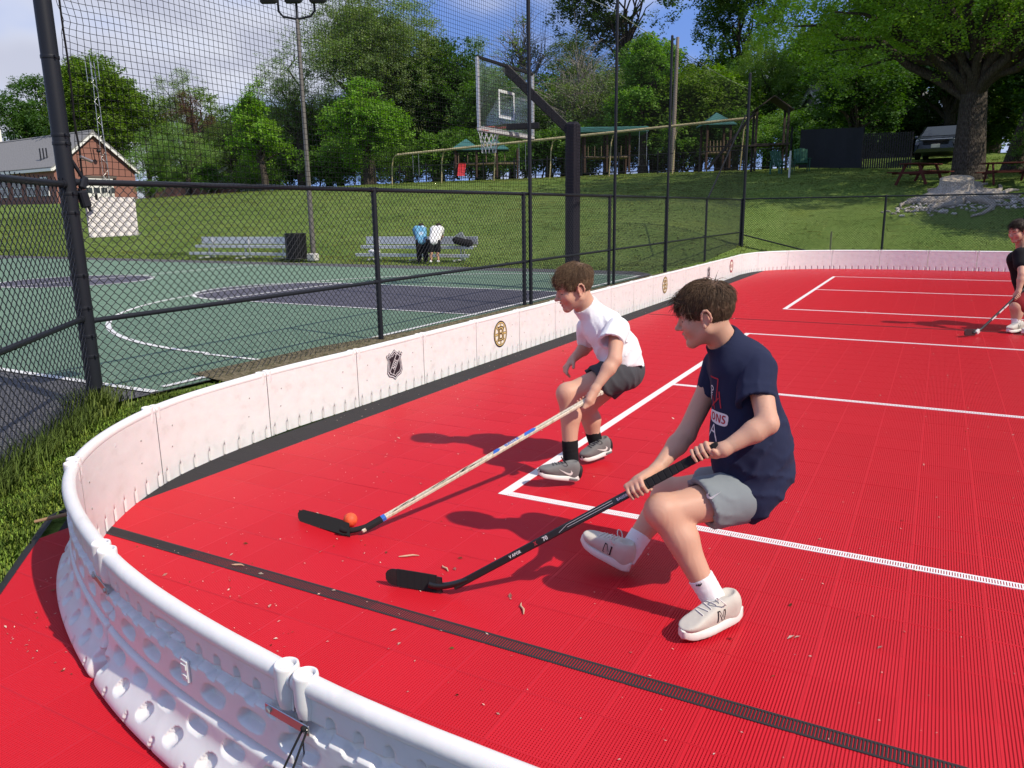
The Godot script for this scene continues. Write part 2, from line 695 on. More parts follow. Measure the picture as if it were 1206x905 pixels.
func ground() -> void:
	var mb := MB.new()
	var xs := PackedFloat32Array()
	var zs := PackedFloat32Array()
	var x := -140.0
	while x < 90.0:
		xs.append(x)
		x += 0.5 if x > -16 and x < 12 else (1.0 if x > -45 and x < 30 else 4.0)
	var z := 12.0
	while z > -170.0:
		zs.append(z)
		z -= 0.5 if z > -46 else (2.0 if z > -80 else 6.0)
	for j in zs.size():
		for i in xs.size():
			var p := Vector3(xs[i], hill(xs[i], zs[j]) - 0.045, zs[j])
			var e := 0.3
			var nn := Vector3(hill(p.x - e, p.z) - hill(p.x + e, p.z), 2.0 * e, hill(p.x, p.z - e) - hill(p.x, p.z + e)).normalized()
			mb.vert(p, nn)
	for j in zs.size() - 1:
		for i in xs.size() - 1:
			var p := j * xs.size() + i
			var q := p + xs.size()
			mb.ix.append_array([p, p + 1, q + 1, p, q + 1, q])
	var g := StandardMaterial3D.new()
	g.roughness = 0.95
	g.metallic_specular = 0.12
	var fine := noise_tex(512, 0.035, [[0.0, Color(0.07, 0.105, 0.028)], [0.35, Color(0.11, 0.165, 0.042)], [0.6, Color(0.155, 0.22, 0.06)], [1.0, Color(0.24, 0.28, 0.11)]], 5, 3)
	tri_mat(g, fine, 0.42, bump_tex(512, 0.09, 5.0, 4, 8), 0.8)
	g.detail_enabled = true
	g.detail_blend_mode = BaseMaterial3D.BLEND_MODE_MUL
	g.detail_albedo = noise_tex(512, 0.012, [[0.0, Color(0.62, 0.72, 0.6)], [0.45, Color(0.9, 0.95, 0.85)], [0.7, Color(1.0, 1.0, 1.0)], [1.0, Color(1.0, 0.93, 0.72)]], 4, 21)
	g.uv2_triplanar = true
	g.uv2_world_triplanar = true
	g.uv2_scale = Vector3.ONE * 0.045
	g.detail_uv_layer = BaseMaterial3D.DETAIL_UV_2
	M.lawn = g
	struct_("lawn", mb.mesh(), g)
	# asphalt of the basketball court, its surface paint and its lines
	var asphalt := mat(0.5, 0.5, 0.5, 0.9, 0.3)
	tri_mat(asphalt, noise_tex(512, 0.05, [[0.0, Color(0.06, 0.06, 0.066)], [0.5, Color(0.10, 0.10, 0.108)], [1.0, Color(0.17, 0.165, 0.165)]], 5, 31), 0.6, bump_tex(256, 0.2, 4.0), 0.6)
	asphalt.albedo_color = Color(1, 1, 1)
	var pts := PackedVector2Array([Vector2(-60, 18.35), Vector2(-6.5, 18.35), Vector2(-5.85, 17.6), Vector2(-5.85, 3.72), Vector2(-4.45, 2.2), Vector2(-3.6, 1.2), Vector2(-3.0, -6), Vector2(-60, -6)])
	var a := MB.new()
	a.poly(pts, Vector3(0, -0.012, 0), Vector3.RIGHT, Vector3.FORWARD)
	struct_("asphalt_pad", a.mesh(), asphalt)
	var green := mat(1, 1, 1, 0.85, 0.3)
	tri_mat(green, noise_tex(512, 0.02, [[0.0, Color(0.105, 0.175, 0.125)], [0.5, Color(0.135, 0.215, 0.155)], [1.0, Color(0.175, 0.25, 0.185)]], 5, 33), 0.35, bump_tex(256, 0.2, 3.0), 0.4)
	green.albedo_color = Color(1, 1, 1)
	a = MB.new()
	a.poly(PackedVector2Array([Vector2(-31, 17.3), Vector2(-6.2, 17.3), Vector2(-5.86, 16.6), Vector2(-5.86, 4.27), Vector2(-31, 4.27)]), Vector3(0, -0.008, 0), Vector3.RIGHT, Vector3.FORWARD)
	struct_("basketball_court", a.mesh(), green)
	var dark := mat(1, 1, 1, 0.85, 0.3)
	tri_mat(dark, noise_tex(512, 0.02, [[0.0, Color(0.062, 0.062, 0.085)], [0.5, Color(0.085, 0.084, 0.112)], [1.0, Color(0.115, 0.112, 0.14)]], 5, 35), 0.35)
	a = MB.new()
	var key := PackedVector2Array([Vector2(-5.9, 13.1), Vector2(-11.4, 13.1)])
	for i in range(1, 16):
		var an := PI * 0.5 + PI * i / 16.0
		key.append(Vector2(-11.4 + 1.68 * cos(an), 11.42 + 1.68 * sin(an)))
	key.append_array([Vector2(-11.4, 9.74), Vector2(-5.9, 9.74)])
	a.poly(key, Vector3(0, -0.004, 0), Vector3.RIGHT, Vector3.FORWARD)
	var circ := PackedVector2Array()
	for i in 40:
		circ.append(Vector2(-18.1 + 1.65 * cos(TAU * i / 40), 11.35 + 1.65 * sin(TAU * i / 40)))
	a.poly(circ, Vector3(0, -0.004, 0), Vector3.RIGHT, Vector3.FORWARD)
	struct_("court_key", a.mesh(), dark)
	var wl := mat(1, 1, 1, 0.8, 0.3)
	tri_mat(wl, noise_tex(256, 0.06, [[0.0, Color(0.34, 0.36, 0.35)], [0.35, Color(0.66, 0.67, 0.66)], [1.0, Color(0.78, 0.78, 0.77)]], 4, 41), 1.4)
	a = MB.new()
	var o := Vector3(0, 0.0, 0)
	var R := Vector3.RIGHT
	var F := Vector3.FORWARD
	var c3 := Vector3(-7.0, 0, -11.38)
	a.ring(o + c3, R, F, Vector2(5.58, 5.58), Vector2(5.65, 5.65), 60, PI * 0.5, PI * 1.5)
	for zz in [5.72, 17.02]:
		a.poly(PackedVector2Array([Vector2(-7.0, zz - 0.03), Vector2(-5.95, zz - 0.03), Vector2(-5.95, zz + 0.03), Vector2(-7.0, zz + 0.03)]), o, R, F)
	a.ring(o + Vector3(-11.4, 0, -11.42), R, F, Vector2(1.68, 1.68), Vector2(1.75, 1.75), 40, PI * 0.5, PI * 1.5)
	for zz in [9.71, 13.13]:
		a.poly(PackedVector2Array([Vector2(-11.4, zz - 0.03), Vector2(-5.9, zz - 0.03), Vector2(-5.9, zz + 0.03), Vector2(-11.4, zz + 0.03)]), o, R, F)
	a.poly(PackedVector2Array([Vector2(-11.43, 9.74), Vector2(-11.37, 9.74), Vector2(-11.37, 13.1), Vector2(-11.43, 13.1)]), o, R, F)
	a.ring(o + Vector3(-18.1, 0, -11.35), R, F, Vector2(1.65, 1.65), Vector2(1.72, 1.72), 40)
	a.poly(PackedVector2Array([Vector2(-18.13, 4.3), Vector2(-18.07, 4.3), Vector2(-18.07, 17.2), Vector2(-18.13, 17.2)]), Vector3(0, 0.002, 0), R, F)
	a.poly(PackedVector2Array([Vector2(-31, 4.2), Vector2(-5.86, 4.2), Vector2(-5.86, 4.28), Vector2(-31, 4.28)]), o, R, F)
	a.poly(PackedVector2Array([Vector2(-6.0, 4.4), Vector2(-5.93, 4.4), Vector2(-5.93, 17.0), Vector2(-6.0, 17.0)]), Vector3(0, 0.002, 0), R, F)
	struct_("court_markings", a.mesh(), wl)
	# bare soil worn along the foot of the fence
	var soil := mat(1, 1, 1, 0.95, 0.2)
	tri_mat(soil, noise_tex(512, 0.03, [[0.0, Color(0.05, 0.055, 0.02)], [0.4, Color(0.14, 0.12, 0.075)], [0.7, Color(0.2, 0.17, 0.115)], [1.0, Color(0.10, 0.13, 0.04)]], 5, 51), 0.7, bump_tex(256, 0.15, 6.0), 0.8)
	a = MB.new()
	a.poly(PackedVector2Array([Vector2(-6.2, 4.9), Vector2(-5.2, 4.7), Vector2(-4.1, 5.6), Vector2(-4.1, 20), Vector2(-5.7, 20), Vector2(-5.78, 11.0), Vector2(-5.85, 8.0), Vector2(-6.12, 6.6)]), Vector3(0, 0.003, 0), R, F)
	struct_("bare_soil", a.mesh(), soil)

# ---------------------------------------------------------------- sport tiles
func lattice(half: bool) -> ArrayMesh:
	# one open-grid plastic tile: ribs along z, lower cross bars, a flush frame. Corner at the origin, top at y 0.
	var mb := MB.new()
	var up := Vector3.UP
	var n := 26
	var fr := 0.004
	var ribs := func(x0: float, x1: float, z0: float, z1: float, y: float, yb: float) -> void:
		mb.quad_n(Vector3(x0, y, z0), Vector3(x1, y, z0), Vector3(x1, y, z1), Vector3(x0, y, z1), up)
		mb.quad_n(Vector3(x0, y, z0), Vector3(x0, y, z1), Vector3(x0, yb, z1), Vector3(x0, yb, z0), Vector3.LEFT)
		mb.quad_n(Vector3(x1, y, z0), Vector3(x1, y, z1), Vector3(x1, yb, z1), Vector3(x1, yb, z0), Vector3.RIGHT)
		mb.quad_n(Vector3(x0, y, z0), Vector3(x1, y, z0), Vector3(x1, yb, z0), Vector3(x0, yb, z0), Vector3.FORWARD)
		mb.quad_n(Vector3(x0, y, z1), Vector3(x1, y, z1), Vector3(x1, yb, z1), Vector3(x0, yb, z1), Vector3.BACK)
	for i in n:
		var x := TX * (i + 0.5) / n
		var zh := TZ - 0.0005
		if half:
			zh = TZ * x / TX        # the near left corner is cut away
		if zh > 0.01:
			ribs.call(x - 0.0031, x + 0.0031, 0.0005, zh, 0.0, -0.008)
	for i in n:
		var z := TZ * (i + 0.5) / n
		var xl := 0.0005
		if half:
			xl = TX * z / TZ
		if TX - xl > 0.01:
			ribs.call(xl, TX - 0.0005, z - 0.0027, z + 0.0027, -0.0018, -0.008)
	ribs.call(TX - fr, TX - 0.0004, 0.0005, TZ - 0.0005, 0.0004, -0.012)
	ribs.call(fr, TX - fr, 0.0004, fr, 0.0004, -0.012)
	if not half:
		ribs.call(0.0005, TX - fr, TZ - fr, TZ - 0.0004, 0.0004, -0.012)
		ribs.call(0.0004, fr, 0.0005, TZ - fr, 0.0004, -0.012)
	return mb.mesh()

func tiles() -> void:
	var base := MB.new()
	var R := Vector3.RIGHT
	var F := Vector3.FORWARD
	base.poly(PackedVector2Array([Vector2(-3.9, 20.9), Vector2(6.5, 20.9), Vector2(6.5, -1.0), Vector2(-0.62, -1.0), Vector2(-3.9, 2.27)]), Vector3(0, -0.014, 0), R, F)
	var pad := mat(0.035, 0.034, 0.036, 0.95, 0.2)
	struct_("rink_pad", base.mesh(), pad)
	var floor_ := Node3D.new()
	floor_.name = "rink_floor"
	floor_.set_meta("kind", "structure")
	add_child(floor_)
	var red := [mat(0.515, 0.013, 0.025, 0.42, 0.32), mat(0.505, 0.0125, 0.024, 0.43, 0.32), mat(0.525, 0.0135, 0.026, 0.41, 0.32)]
	var black := mat(0.028, 0.027, 0.030, 0.6, 0.35)
	var full := lattice(false)
	var cut := lattice(true)
	var spots := []
	for k in range(-8, 75):           # rows; k = 0 lies just beyond the seam Z0
		var zf := Z0 - TZ * (k + 1)     # far edge of the row
		for i in range(-1, 38):
			var xl := X0 + TX * i
			var c := Vector3(xl + TX * 0.5, 0, zf + TZ * 0.5)
			if not in_view(c, 130.0):
				continue
			# the field's near corner is cut at 45 degrees
			var step := i + k + 1
			if step < -1 or (i == -1 and k < 0):
				continue
			var is_cut := step == -1
			spots.append({"d": (c - EYE).length(), "p": Vector3(xl, 0, zf), "cut": is_cut, "border": i == -1, "v": (i * 7 + k * 13 + (i * k) % 5) % 3})
	spots.sort_custom(func(p, q): return p.d < q.d)
	var far_red := []
	var far_black := []
	for s in spots.size():
		var t: Dictionary = spots[s]
		if s < 300:
			var jig := Basis(Vector3.RIGHT, rng.randf_range(-0.0012, 0.0012)) * Basis(Vector3.BACK, rng.randf_range(-0.0012, 0.0012))
			part(floor_, "tile", cut if t.cut else full, black if t.border else red[t.v], t.p + Vector3(0, rng.randf_range(-0.0004, 0.0003), 0), jig)
		elif t.border:
			far_black.append(Transform3D(Basis(), t.p))
		elif not t.cut:
			far_red.append(Transform3D(Basis(), t.p))
	var fr := copies(floor_, "far_tiles", full, red[0], far_red)
	fr.set_meta("kind", "stuff")
	var fb := copies(floor_, "far_border_tiles", full, black, far_black)
	fb.set_meta("kind", "stuff")
	# bevelled edging along the cut corner
	var e := MB.new()
	var a0 := Vector3(X0 - TX, 0, Z0)
	for q in 14:
		var p := a0 + Vector3(TX, 0, TZ) * q
		var d := Vector3(TX, 0, TZ)
		var out := Vector3(-TZ, 0, TX).normalized()
		e.quad(p + Vector3(0, 0.0006, 0), p + d * 0.996 + Vector3(0, 0.0006, 0), p + d * 0.996 + out * 0.05 + Vector3(0, -0.02, 0), p + out * 0.05 + Vector3(0, -0.02, 0))
	part(floor_, "edging", e.mesh(), black)
	# lines laid into the tiles: slotted strips
	var white := mat(0.74, 0.74, 0.75, 0.5, 0.4)
	for l in [[-3.402, -3.457], [-6.36, -6.415], [-9.44, -9.495], [-11.99, -12.045], [-15.1, -15.155], [-18.06, -18.115]]:
		part(floor_, "court_line", strip_x(-1.905, 6.0, l[0], l[1]), white)
	for l in [[-3.402, -9.495], [-11.99, -18.115]]:
		part(floor_, "court_line", strip_z(-1.962, -1.905, l[0], l[1]), white)
	part(floor_, "court_line", strip_x(-3.52, 4.0, Z0 + 0.070, Z0 + 0.002), black)
	part(floor_, "court_line", strip_x(-3.6, 6.0, -10.70, -10.73), black)

func strip_x(xa: float, xb: float, za: float, zb: float) -> ArrayMesh:
	var mb := MB.new()
	var y := 0.0022
	var up := Vector3.UP
	var e := 0.009
	for zz in [[za, za - e], [zb + e, zb]]:
		mb.quad_n(Vector3(xa, y, zz[0]), Vector3(xb, y, zz[0]), Vector3(xb, y, zz[1]), Vector3(xa, y, zz[1]), up)
		for s in [[zz[0], Vector3.BACK], [zz[1], Vector3.FORWARD]]:
			mb.quad_n(Vector3(xa, y, s[0]), Vector3(xb, y, s[0]), Vector3(xb, -0.004, s[0]), Vector3(xa, -0.004, s[0]), s[1])
	var x := xa
	while x < xb:
		mb.quad_n(Vector3(x, y, za - e), Vector3(x + 0.0056, y, za - e), Vector3(x + 0.0056, y, zb + e), Vector3(x, y, zb + e), up)
		for s in [[x, Vector3.LEFT], [x + 0.0056, Vector3.RIGHT]]:
			mb.quad_n(Vector3(s[0], y, za - e), Vector3(s[0], y, zb + e), Vector3(s[0], -0.004, zb + e), Vector3(s[0], -0.004, za - e), s[1])
		x += 0.01
	return mb.mesh()
func strip_z(xa: float, xb: float, za: float, zb: float) -> ArrayMesh:
	var mb := MB.new()
	var y := 0.0022
	var x := xa
	var m := 6
	for i in m:
		var w := (xb - xa) / m
		var a := xa + w * i
		var b := a + (w * 0.74 if i < m - 1 else w)
		mb.quad_n(Vector3(a, y, za), Vector3(b, y, za), Vector3(b, y, zb), Vector3(a, y, zb), Vector3.UP)
		for s in [[a, Vector3.LEFT], [b, Vector3.RIGHT]]:
			mb.quad_n(Vector3(s[0], y, za), Vector3(s[0], y, zb), Vector3(s[0], -0.004, zb), Vector3(s[0], -0.004, za), s[1])
	return mb.mesh()

# ---------------------------------------------------------------- rink boards
var joints := PackedVector2Array()     # (x, z) of the inner foot of each joint, walking from the near right to the far right
const BOARD_H := 0.455

func board_path() -> void:
	for p in [[3.75, -1.13], [2.75, -1.13], [1.77, -1.13], [0.79, -1.13], [-0.2, -1.138], [-1.215, -1.185], [-2.25, -1.41], [-3.19, -1.90], [-3.735, -2.69], [-3.90, -3.67]]:
		joints.append(Vector2(p[0], p[1]))
	for i in 15:
		joints.append(Vector2(-3.89, -4.59 - 0.8964 * i))
	for p in [[-3.90, -18.06], [-3.735, -19.04], [-3.19, -19.83], [-2.25, -20.32], [-1.215, -20.545], [-0.2, -20.59], [0.79, -20.6], [1.77, -20.6], [2.75, -20.6], [3.75, -20.6]]:
		joints.append(Vector2(p[0], p[1]))

func along(i: int, t: float) -> Array:
	# point and outward direction on board i (from joint i to i + 1)
	var m := joints.size()
	var p0 := joints[maxi(i - 1, 0)]
	var p1 := joints[i]
	var p2 := joints[i + 1]
	var p3 := joints[mini(i + 2, m - 1)]
	var t1 := (p2 - p0) * 0.5
	var t2 := (p3 - p1) * 0.5
	var h := t * t * t
	var q := t * t
	var p := p1 * (2 * h - 3 * q + 1) + t1 * (h - 2 * q + t) + p2 * (3 * q - 2 * h) + t2 * (h - q)
	var d := (p1 * (6 * q - 6 * t) + t1 * (3 * q - 4 * t + 1) + p2 * (6 * t - 6 * q) + t2 * (3 * q - 2 * t)).normalized()
	return [p, Vector2(d.y, -d.x)]

func pulse(x: float, w: float, soft: float) -> float:
	return 1.0 - smoothstep(w - soft, w + soft, absf(x))
func cell(x: float, p: float) -> float:
	return x - p * round(x / p)

func pocket(x: float, y: float, hx: float, hy: float) -> float:
	var r := pow(pow(absf(x) / hx, 3.0) + pow(absf(y) / hy, 3.0), 1.0 / 3.0)
	return 1.0 - smoothstep(0.72, 1.06, r)
func outer_d(s: float, L: float, y: float) -> float:
	# how far the moulded outer face stands out from the inner face
	var e := minf(s, L - s)
	var m := s - L * 0.5
	var d := 0.0
	if y > 0.340:
		d = 0.037
		# arched notches under the roll, and a long hand hold in the middle
		var c1 := cell(m + 0.043, 0.086)
		d -= 0.016 * pulse(c1, 0.010, 0.003) * (1.0 - smoothstep(0.378 - 0.8 * absf(c1), 0.386 - 0.8 * absf(c1), y))
		d -= 0.022 * pocket(m - 0.03, y - 0.368, 0.085, 0.017)
		d = lerpf(d, 0.018, smoothstep(0.349, 0.341, y))
	elif y > 0.190:
		# upper panel: castellated top edge, slanted pockets
		var edge := 0.322 - 0.013 * pulse(cell(m + 0.012, 0.086), 0.017, 0.006)
		d = lerpf(0.044, 0.018, smoothstep(edge - 0.006, edge + 0.005, y))
		var cy := y - 0.258
		d -= 0.026 * pocket(cell(m + 0.02, 0.168) + cy * 0.6, cy, 0.052, 0.030)
		d = lerpf(d, 0.024, smoothstep(0.204, 0.194, y))
	else:
		# lower panel with a rounded lip, swelling into the foot
		var t := (0.185 - y) / 0.150
		d = 0.030 + 0.022 * sqrt(clampf(1.0 - pow(1.0 - clampf((0.190 - y) / 0.016, 0.0, 1.0), 2.0), 0.0, 1.0))
		d += 0.008 * t + 0.056 * smoothstep(0.30, 1.05, t)
		if y < 0.03:
			d -= 0.012 * pow((0.03 - y) / 0.03, 2.0)
		var cy := y - 0.142
		d -= 0.026 * pocket(cell(m - 0.06, 0.168) + cy * 0.6, cy, 0.044, 0.027)
		var sy := y - 0.082
		d -= 0.024 * pocket(cell(m + 0.024, 0.168) + sy * 0.6, sy, 0.027, 0.022)
		d -= 0.013 * pulse(cell(m - 0.06, 0.168) + (y - 0.03) * 0.35, 0.0065, 0.0025) * smoothstep(0.058, 0.046, y)
	# ends are rounded back to the joint
	if y < 0.33:
		var w := 0.018 if y > 0.1 else 0.040
		d = lerpf(d, 0.022, pow(1.0 - clampf((e - 0.003) / w, 0.0, 1.0), 2.0))
	return d

func make_board(i: int, fine: bool) -> Node3D:
	var p0 := joints[i]
	var L := 0.0
	var ns := 180 if fine else 44
	var ps := []
	var last := Vector2.ZERO
	# slot columns on the inner foot, with their own grid lines
	var ts := PackedFloat32Array()
	for k in ns + 1:
		ts.append(float(k) / ns)
	for k in 80:
		var q: Array = along(i, k / 79.0)
		if k > 0:
			L += (q[0] - last).length()
		last = q[0]
	var o := thing("rink_board", "", "rink board", Vector3(p0.x, 0, p0.y))
	var place := func(t: float, d: float, y: float) -> Vector3:
		var q: Array = along(i, t)
		var pp: Vector2 = q[0] + q[1] * d - p0
		return Vector3(pp.x, y, pp.y)
	var mb := MB.new()
	var gap := 0.003
	# inner face with slots along its foot
	var it := PackedFloat32Array([gap / L])
	var slot_w := 0.0065
	for k in 8:
		var cs := (k + 0.5) / 8.0 * L if false else L * (0.045 + 0.91 * k / 7.0)
		for dx in [-slot_w - 0.0012, -slot_w, slot_w, slot_w + 0.0012]:
			it.append((cs + dx) / L)
		if k < 7:
			for m in 4:
				it.append(L * (0.045 + 0.91 * (k + (m + 1) * 0.2) / 7.0) / L)
	it.append(1.0 - gap / L)
	var ys := PackedFloat32Array([0.0, 0.02, 0.045, 0.066, 0.070, 0.10, 0.15, 0.2, 0.25, 0.3, 0.35, 0.422])
	var s0 := mb.v.size()
	var in_slot := func(s: float) -> bool:
		for k in 8:
			if absf(s - L * (0.045 + 0.91 * k / 7.0)) < slot_w + 0.0003:
				return true
		return false
	for t in it:
		for y in ys:
			var d := 0.0
			if y < 0.067 and in_slot.call(t * L):
				d = 0.022
			d += 0.0012 * noise.get_noise_3d((t + i) * 60.0, y * 130.0, 3.0)
			mb.vert(place.call(t, d, y), Vector3.UP, Vector2(t, y))
	for a in it.size() - 1:
		for b in ys.size() - 1:
			var p := s0 + a * ys.size() + b
			mb.ix.append_array([p, p + 1, p + ys.size() + 1, p, p + ys.size() + 1, p + ys.size()])
	# outer face
	var yn := 110 if fine else 20
	s0 = mb.v.size()
	for t in ts:
		var tt := clampf(t, gap / L, 1.0 - gap / L)
		for k in yn + 1:
			var y := 0.418 * k / yn
			mb.vert(place.call(tt, outer_d(tt * L, L, y), y), Vector3.UP)
	for a in ns:
		for b in yn:
			var p := s0 + a * (yn + 1) + b
			mb.ix.append_array([p, p + yn + 2, p + 1, p, p + yn + 1, p + yn + 2])
	mb.smooth_normals()
	var shell := part(o, "panel", mb.mesh(), M.board)
	# rolled top edge
	var roll := MB.new()
	var pth := PackedVector3Array()
	var rad := PackedFloat32Array()
	var nr := 40 if fine else 14
	for k in nr + 1:
		var t := lerpf(gap / L, 1.0 - gap / L, float(k) / nr)
		pth.append(place.call(t, 0.0225, 0.4295))
		rad.append(0.0255 + (0.0006 * noise.get_noise_2d(k * 9.0, i * 30.0)))
	roll.tube(pth, rad, 20 if fine else 12)
	part(o, "top_roll", roll.mesh(), M.board)
	# upright sockets at both ends
	for end in [0.034 / L, 1.0 - 0.034 / L]:
		var so := MB.new()
		var top_y := 0.461 if fine else 0.4535
		var c: Vector3 = place.call(end, 0.026, 0.0)
		var pr := PackedVector2Array([Vector2(0.012, 0.342), Vector2(0.024, 0.352), Vector2(0.030, 0.385), Vector2(0.030, top_y - 0.008), Vector2(0.0288, top_y - 0.002), Vector2(0.0255, top_y), Vector2(0.0215, top_y - 0.002), Vector2(0.0205, top_y - 0.008), Vector2(0.0200, 0.425), Vector2(0.0, 0.423)])
		so.lathe(c, pr, 24 if fine else 10)
		part(o, "socket", so.mesh(), M.board)
	# countersunk fixing holes
	for t in [0.12, 0.80]:
		for y in [0.19, 0.31]:
			var q: Array = along(i, t + 0.02 * (1.0 if y > 0.25 else 0.0))
			var nn := Vector3(-q[1].x, 0, -q[1].y)
			var h := MB.new()
			var c: Vector3 = place.call(t + 0.02 * (1.0 if y > 0.25 else 0.0), -0.0022, y)
			h.ball(c, Vector3(0.0055, 0.0055, 0.0022), 8, Basis.looking_at(nn))
			part(o, "fixing", h.mesh(), M.fixing)
	return o

func boards() -> void:
	var m := mat(1, 1, 1, 0.38, 0.5)
	tri_mat(m, noise_tex(512, 0.014, [[0.0, Color(0.62, 0.605, 0.59)], [0.3, Color(0.71, 0.705, 0.70)], [1.0, Color(0.755, 0.75, 0.75)]], 5, 61), 0.9, bump_tex(256, 0.03, 2.0, 4), 0.25)
	m.subsurf_scatter_enabled = true
	m.subsurf_scatter_strength = 0.08
	M.board = m
	M.fixing = mat(0.42, 0.41, 0.40, 0.4, 0.5, 0.4)
	board_path()
	var names := {}
	var straight: Node3D
	var straight_far: Node3D
	for i in joints.size() - 1:
		var o: Node3D
		var near := i <= 7
		if i >= 11 and i <= 22:
			if straight == null:
				straight = make_board(i, false)
				o = straight
			else:
				o = copy_of(straight, Vector3(joints[i].x, 0, joints[i].y), 0.0)
		else:
			o = make_board(i, near and i >= 3)
		o.set_meta("group", "white rink boards joined end to end")
		names[i] = o
	var nth := ["first", "second", "third", "fourth", "fifth", "sixth", "seventh", "eighth", "ninth", "tenth", "eleventh", "twelfth"]
	for i in names:
		var l := ""
		if i <= 3:
			l = "plain white moulded rink board, %s past the cords along the near end run" % nth[3 - i]
		elif i == 4:
			l = "white moulded rink board just past the black cords on the near end run"
		elif i == 5:
			l = "white moulded rink board with a raised maker's badge between two steel latches"
		elif i == 6:
			l = "curved white moulded rink board between the small latch and the grassy corner"
		elif i == 7:
			l = "curved white rink board in the near corner next to the grass"
		elif i == 8:
			l = "slightly curved white rink board just past the near grassy corner"
		elif i == 9:
			l = "white rink board two before the one with a shield emblem"
		elif i == 10:
			l = "white rink board bearing a black and silver shield emblem, larger and nearer one"
		elif i == 11:
			l = "plain white rink board between the shield board and the round emblem board"
		elif i == 12:
			l = "white rink board bearing a round gold and black spoked emblem behind the white shirted boy"
		elif i <= 23:
			l = "white rink board of the fence side, %s past the near round emblem board" % nth[i - 13]
		elif i <= 27:
			l = "white rink board of the far rounded corner, %s piece past the straight side" % nth[i - 24]
		else:
			l = "white rink board of the far end run, %s past the rounded corner" % nth[i - 28]
		names[i].set_meta("label", l)
	board_nodes = names
var board_nodes := {}

# ---------------------------------------------------------------- fence and net
const DIAMOND := 0.076
func strand(h: float) -> ArrayMesh:
	var mb := MB.new()
	var n := int(h / (DIAMOND * 0.5))
	var pth := PackedVector3Array()
	var rad := PackedFloat32Array()
	for k in n + 1:
		var side := (k % 2)
		var x := DIAMOND * 0.5 * side
		var s := -1.0 if side == 0 else 1.0
		# each bend is a short knuckle that hooks its neighbour
		pth.append(Vector3(x + s * 0.0015, (k - 0.07) * DIAMOND * 0.5, 0.0022 * s)); rad.append(0.0034)
		pth.append(Vector3(x + s * 0.0015, (k + 0.07) * DIAMOND * 0.5, -0.0022 * s)); rad.append(0.0034)
	mb.tube(pth, rad, 4, false)
	return mb.mesh()
func wire_panel(o: Node3D, st: Mesh, a: Vector3, b: Vector3) -> void:
	var d := (b - a)
	var len := d.length()
	d /= len
	var xf := []
	var n := int(len / (DIAMOND * 0.5))
	var bs := Basis(d, Vector3.UP, d.cross(Vector3.UP))
	for i in n:
		var off := 0.0 if i % 2 == 0 else DIAMOND * 0.5
		xf.append(Transform3D(bs, a + d * (DIAMOND * 0.5 * i + 0.004) + Vector3(0, 0.02 + off, 0)))
	var w := copies(o, "wire_mesh", st, M.vinyl, xf)
	w.set_meta("kind", "stuff")
func post(o: Node3D, called: String, at: Vector3, h: float, r: float) -> void:
	var mb := MB.new()
	mb.lathe(at, PackedVector2Array([Vector2(r, -0.05), Vector2(r, h - 0.02), Vector2(r * 0.8, h), Vector2(0, h + r * 0.35)]), 14)
	part(o, called, mb.mesh(), M.vinyl)
func rail(o: Node3D, called: String, a: Vector3, b: Vector3, r: float) -> void:
	var mb := MB.new()
	mb.bar(a, b, r, r, 12)
	# sleeve and cup at the ends
	var d := (b - a).normalized()
	mb.bar(a + d * 0.02, a + d * 0.07, r * 1.25, r * 1.25, 12)
	mb.bar(b - d * 0.07, b - d * 0.02, r * 1.25, r * 1.25, 12)
	part(o, called, mb.mesh(), M.vinyl)
func band(o: Node3D, at: Vector3, r: float) -> void:
	var mb := MB.new()
	mb.lathe(at, PackedVector2Array([Vector2(r, -0.012), Vector2(r + 0.004, -0.012), Vector2(r + 0.004, 0.012), Vector2(r, 0.012)]), 14)
	mb.bbox(at + Vector3(r + 0.012, 0, 0.006), Vector3(0.024, 0.02, 0.012), 0.003)
	part(o, "tension_band", mb.mesh(), M.vinyl)

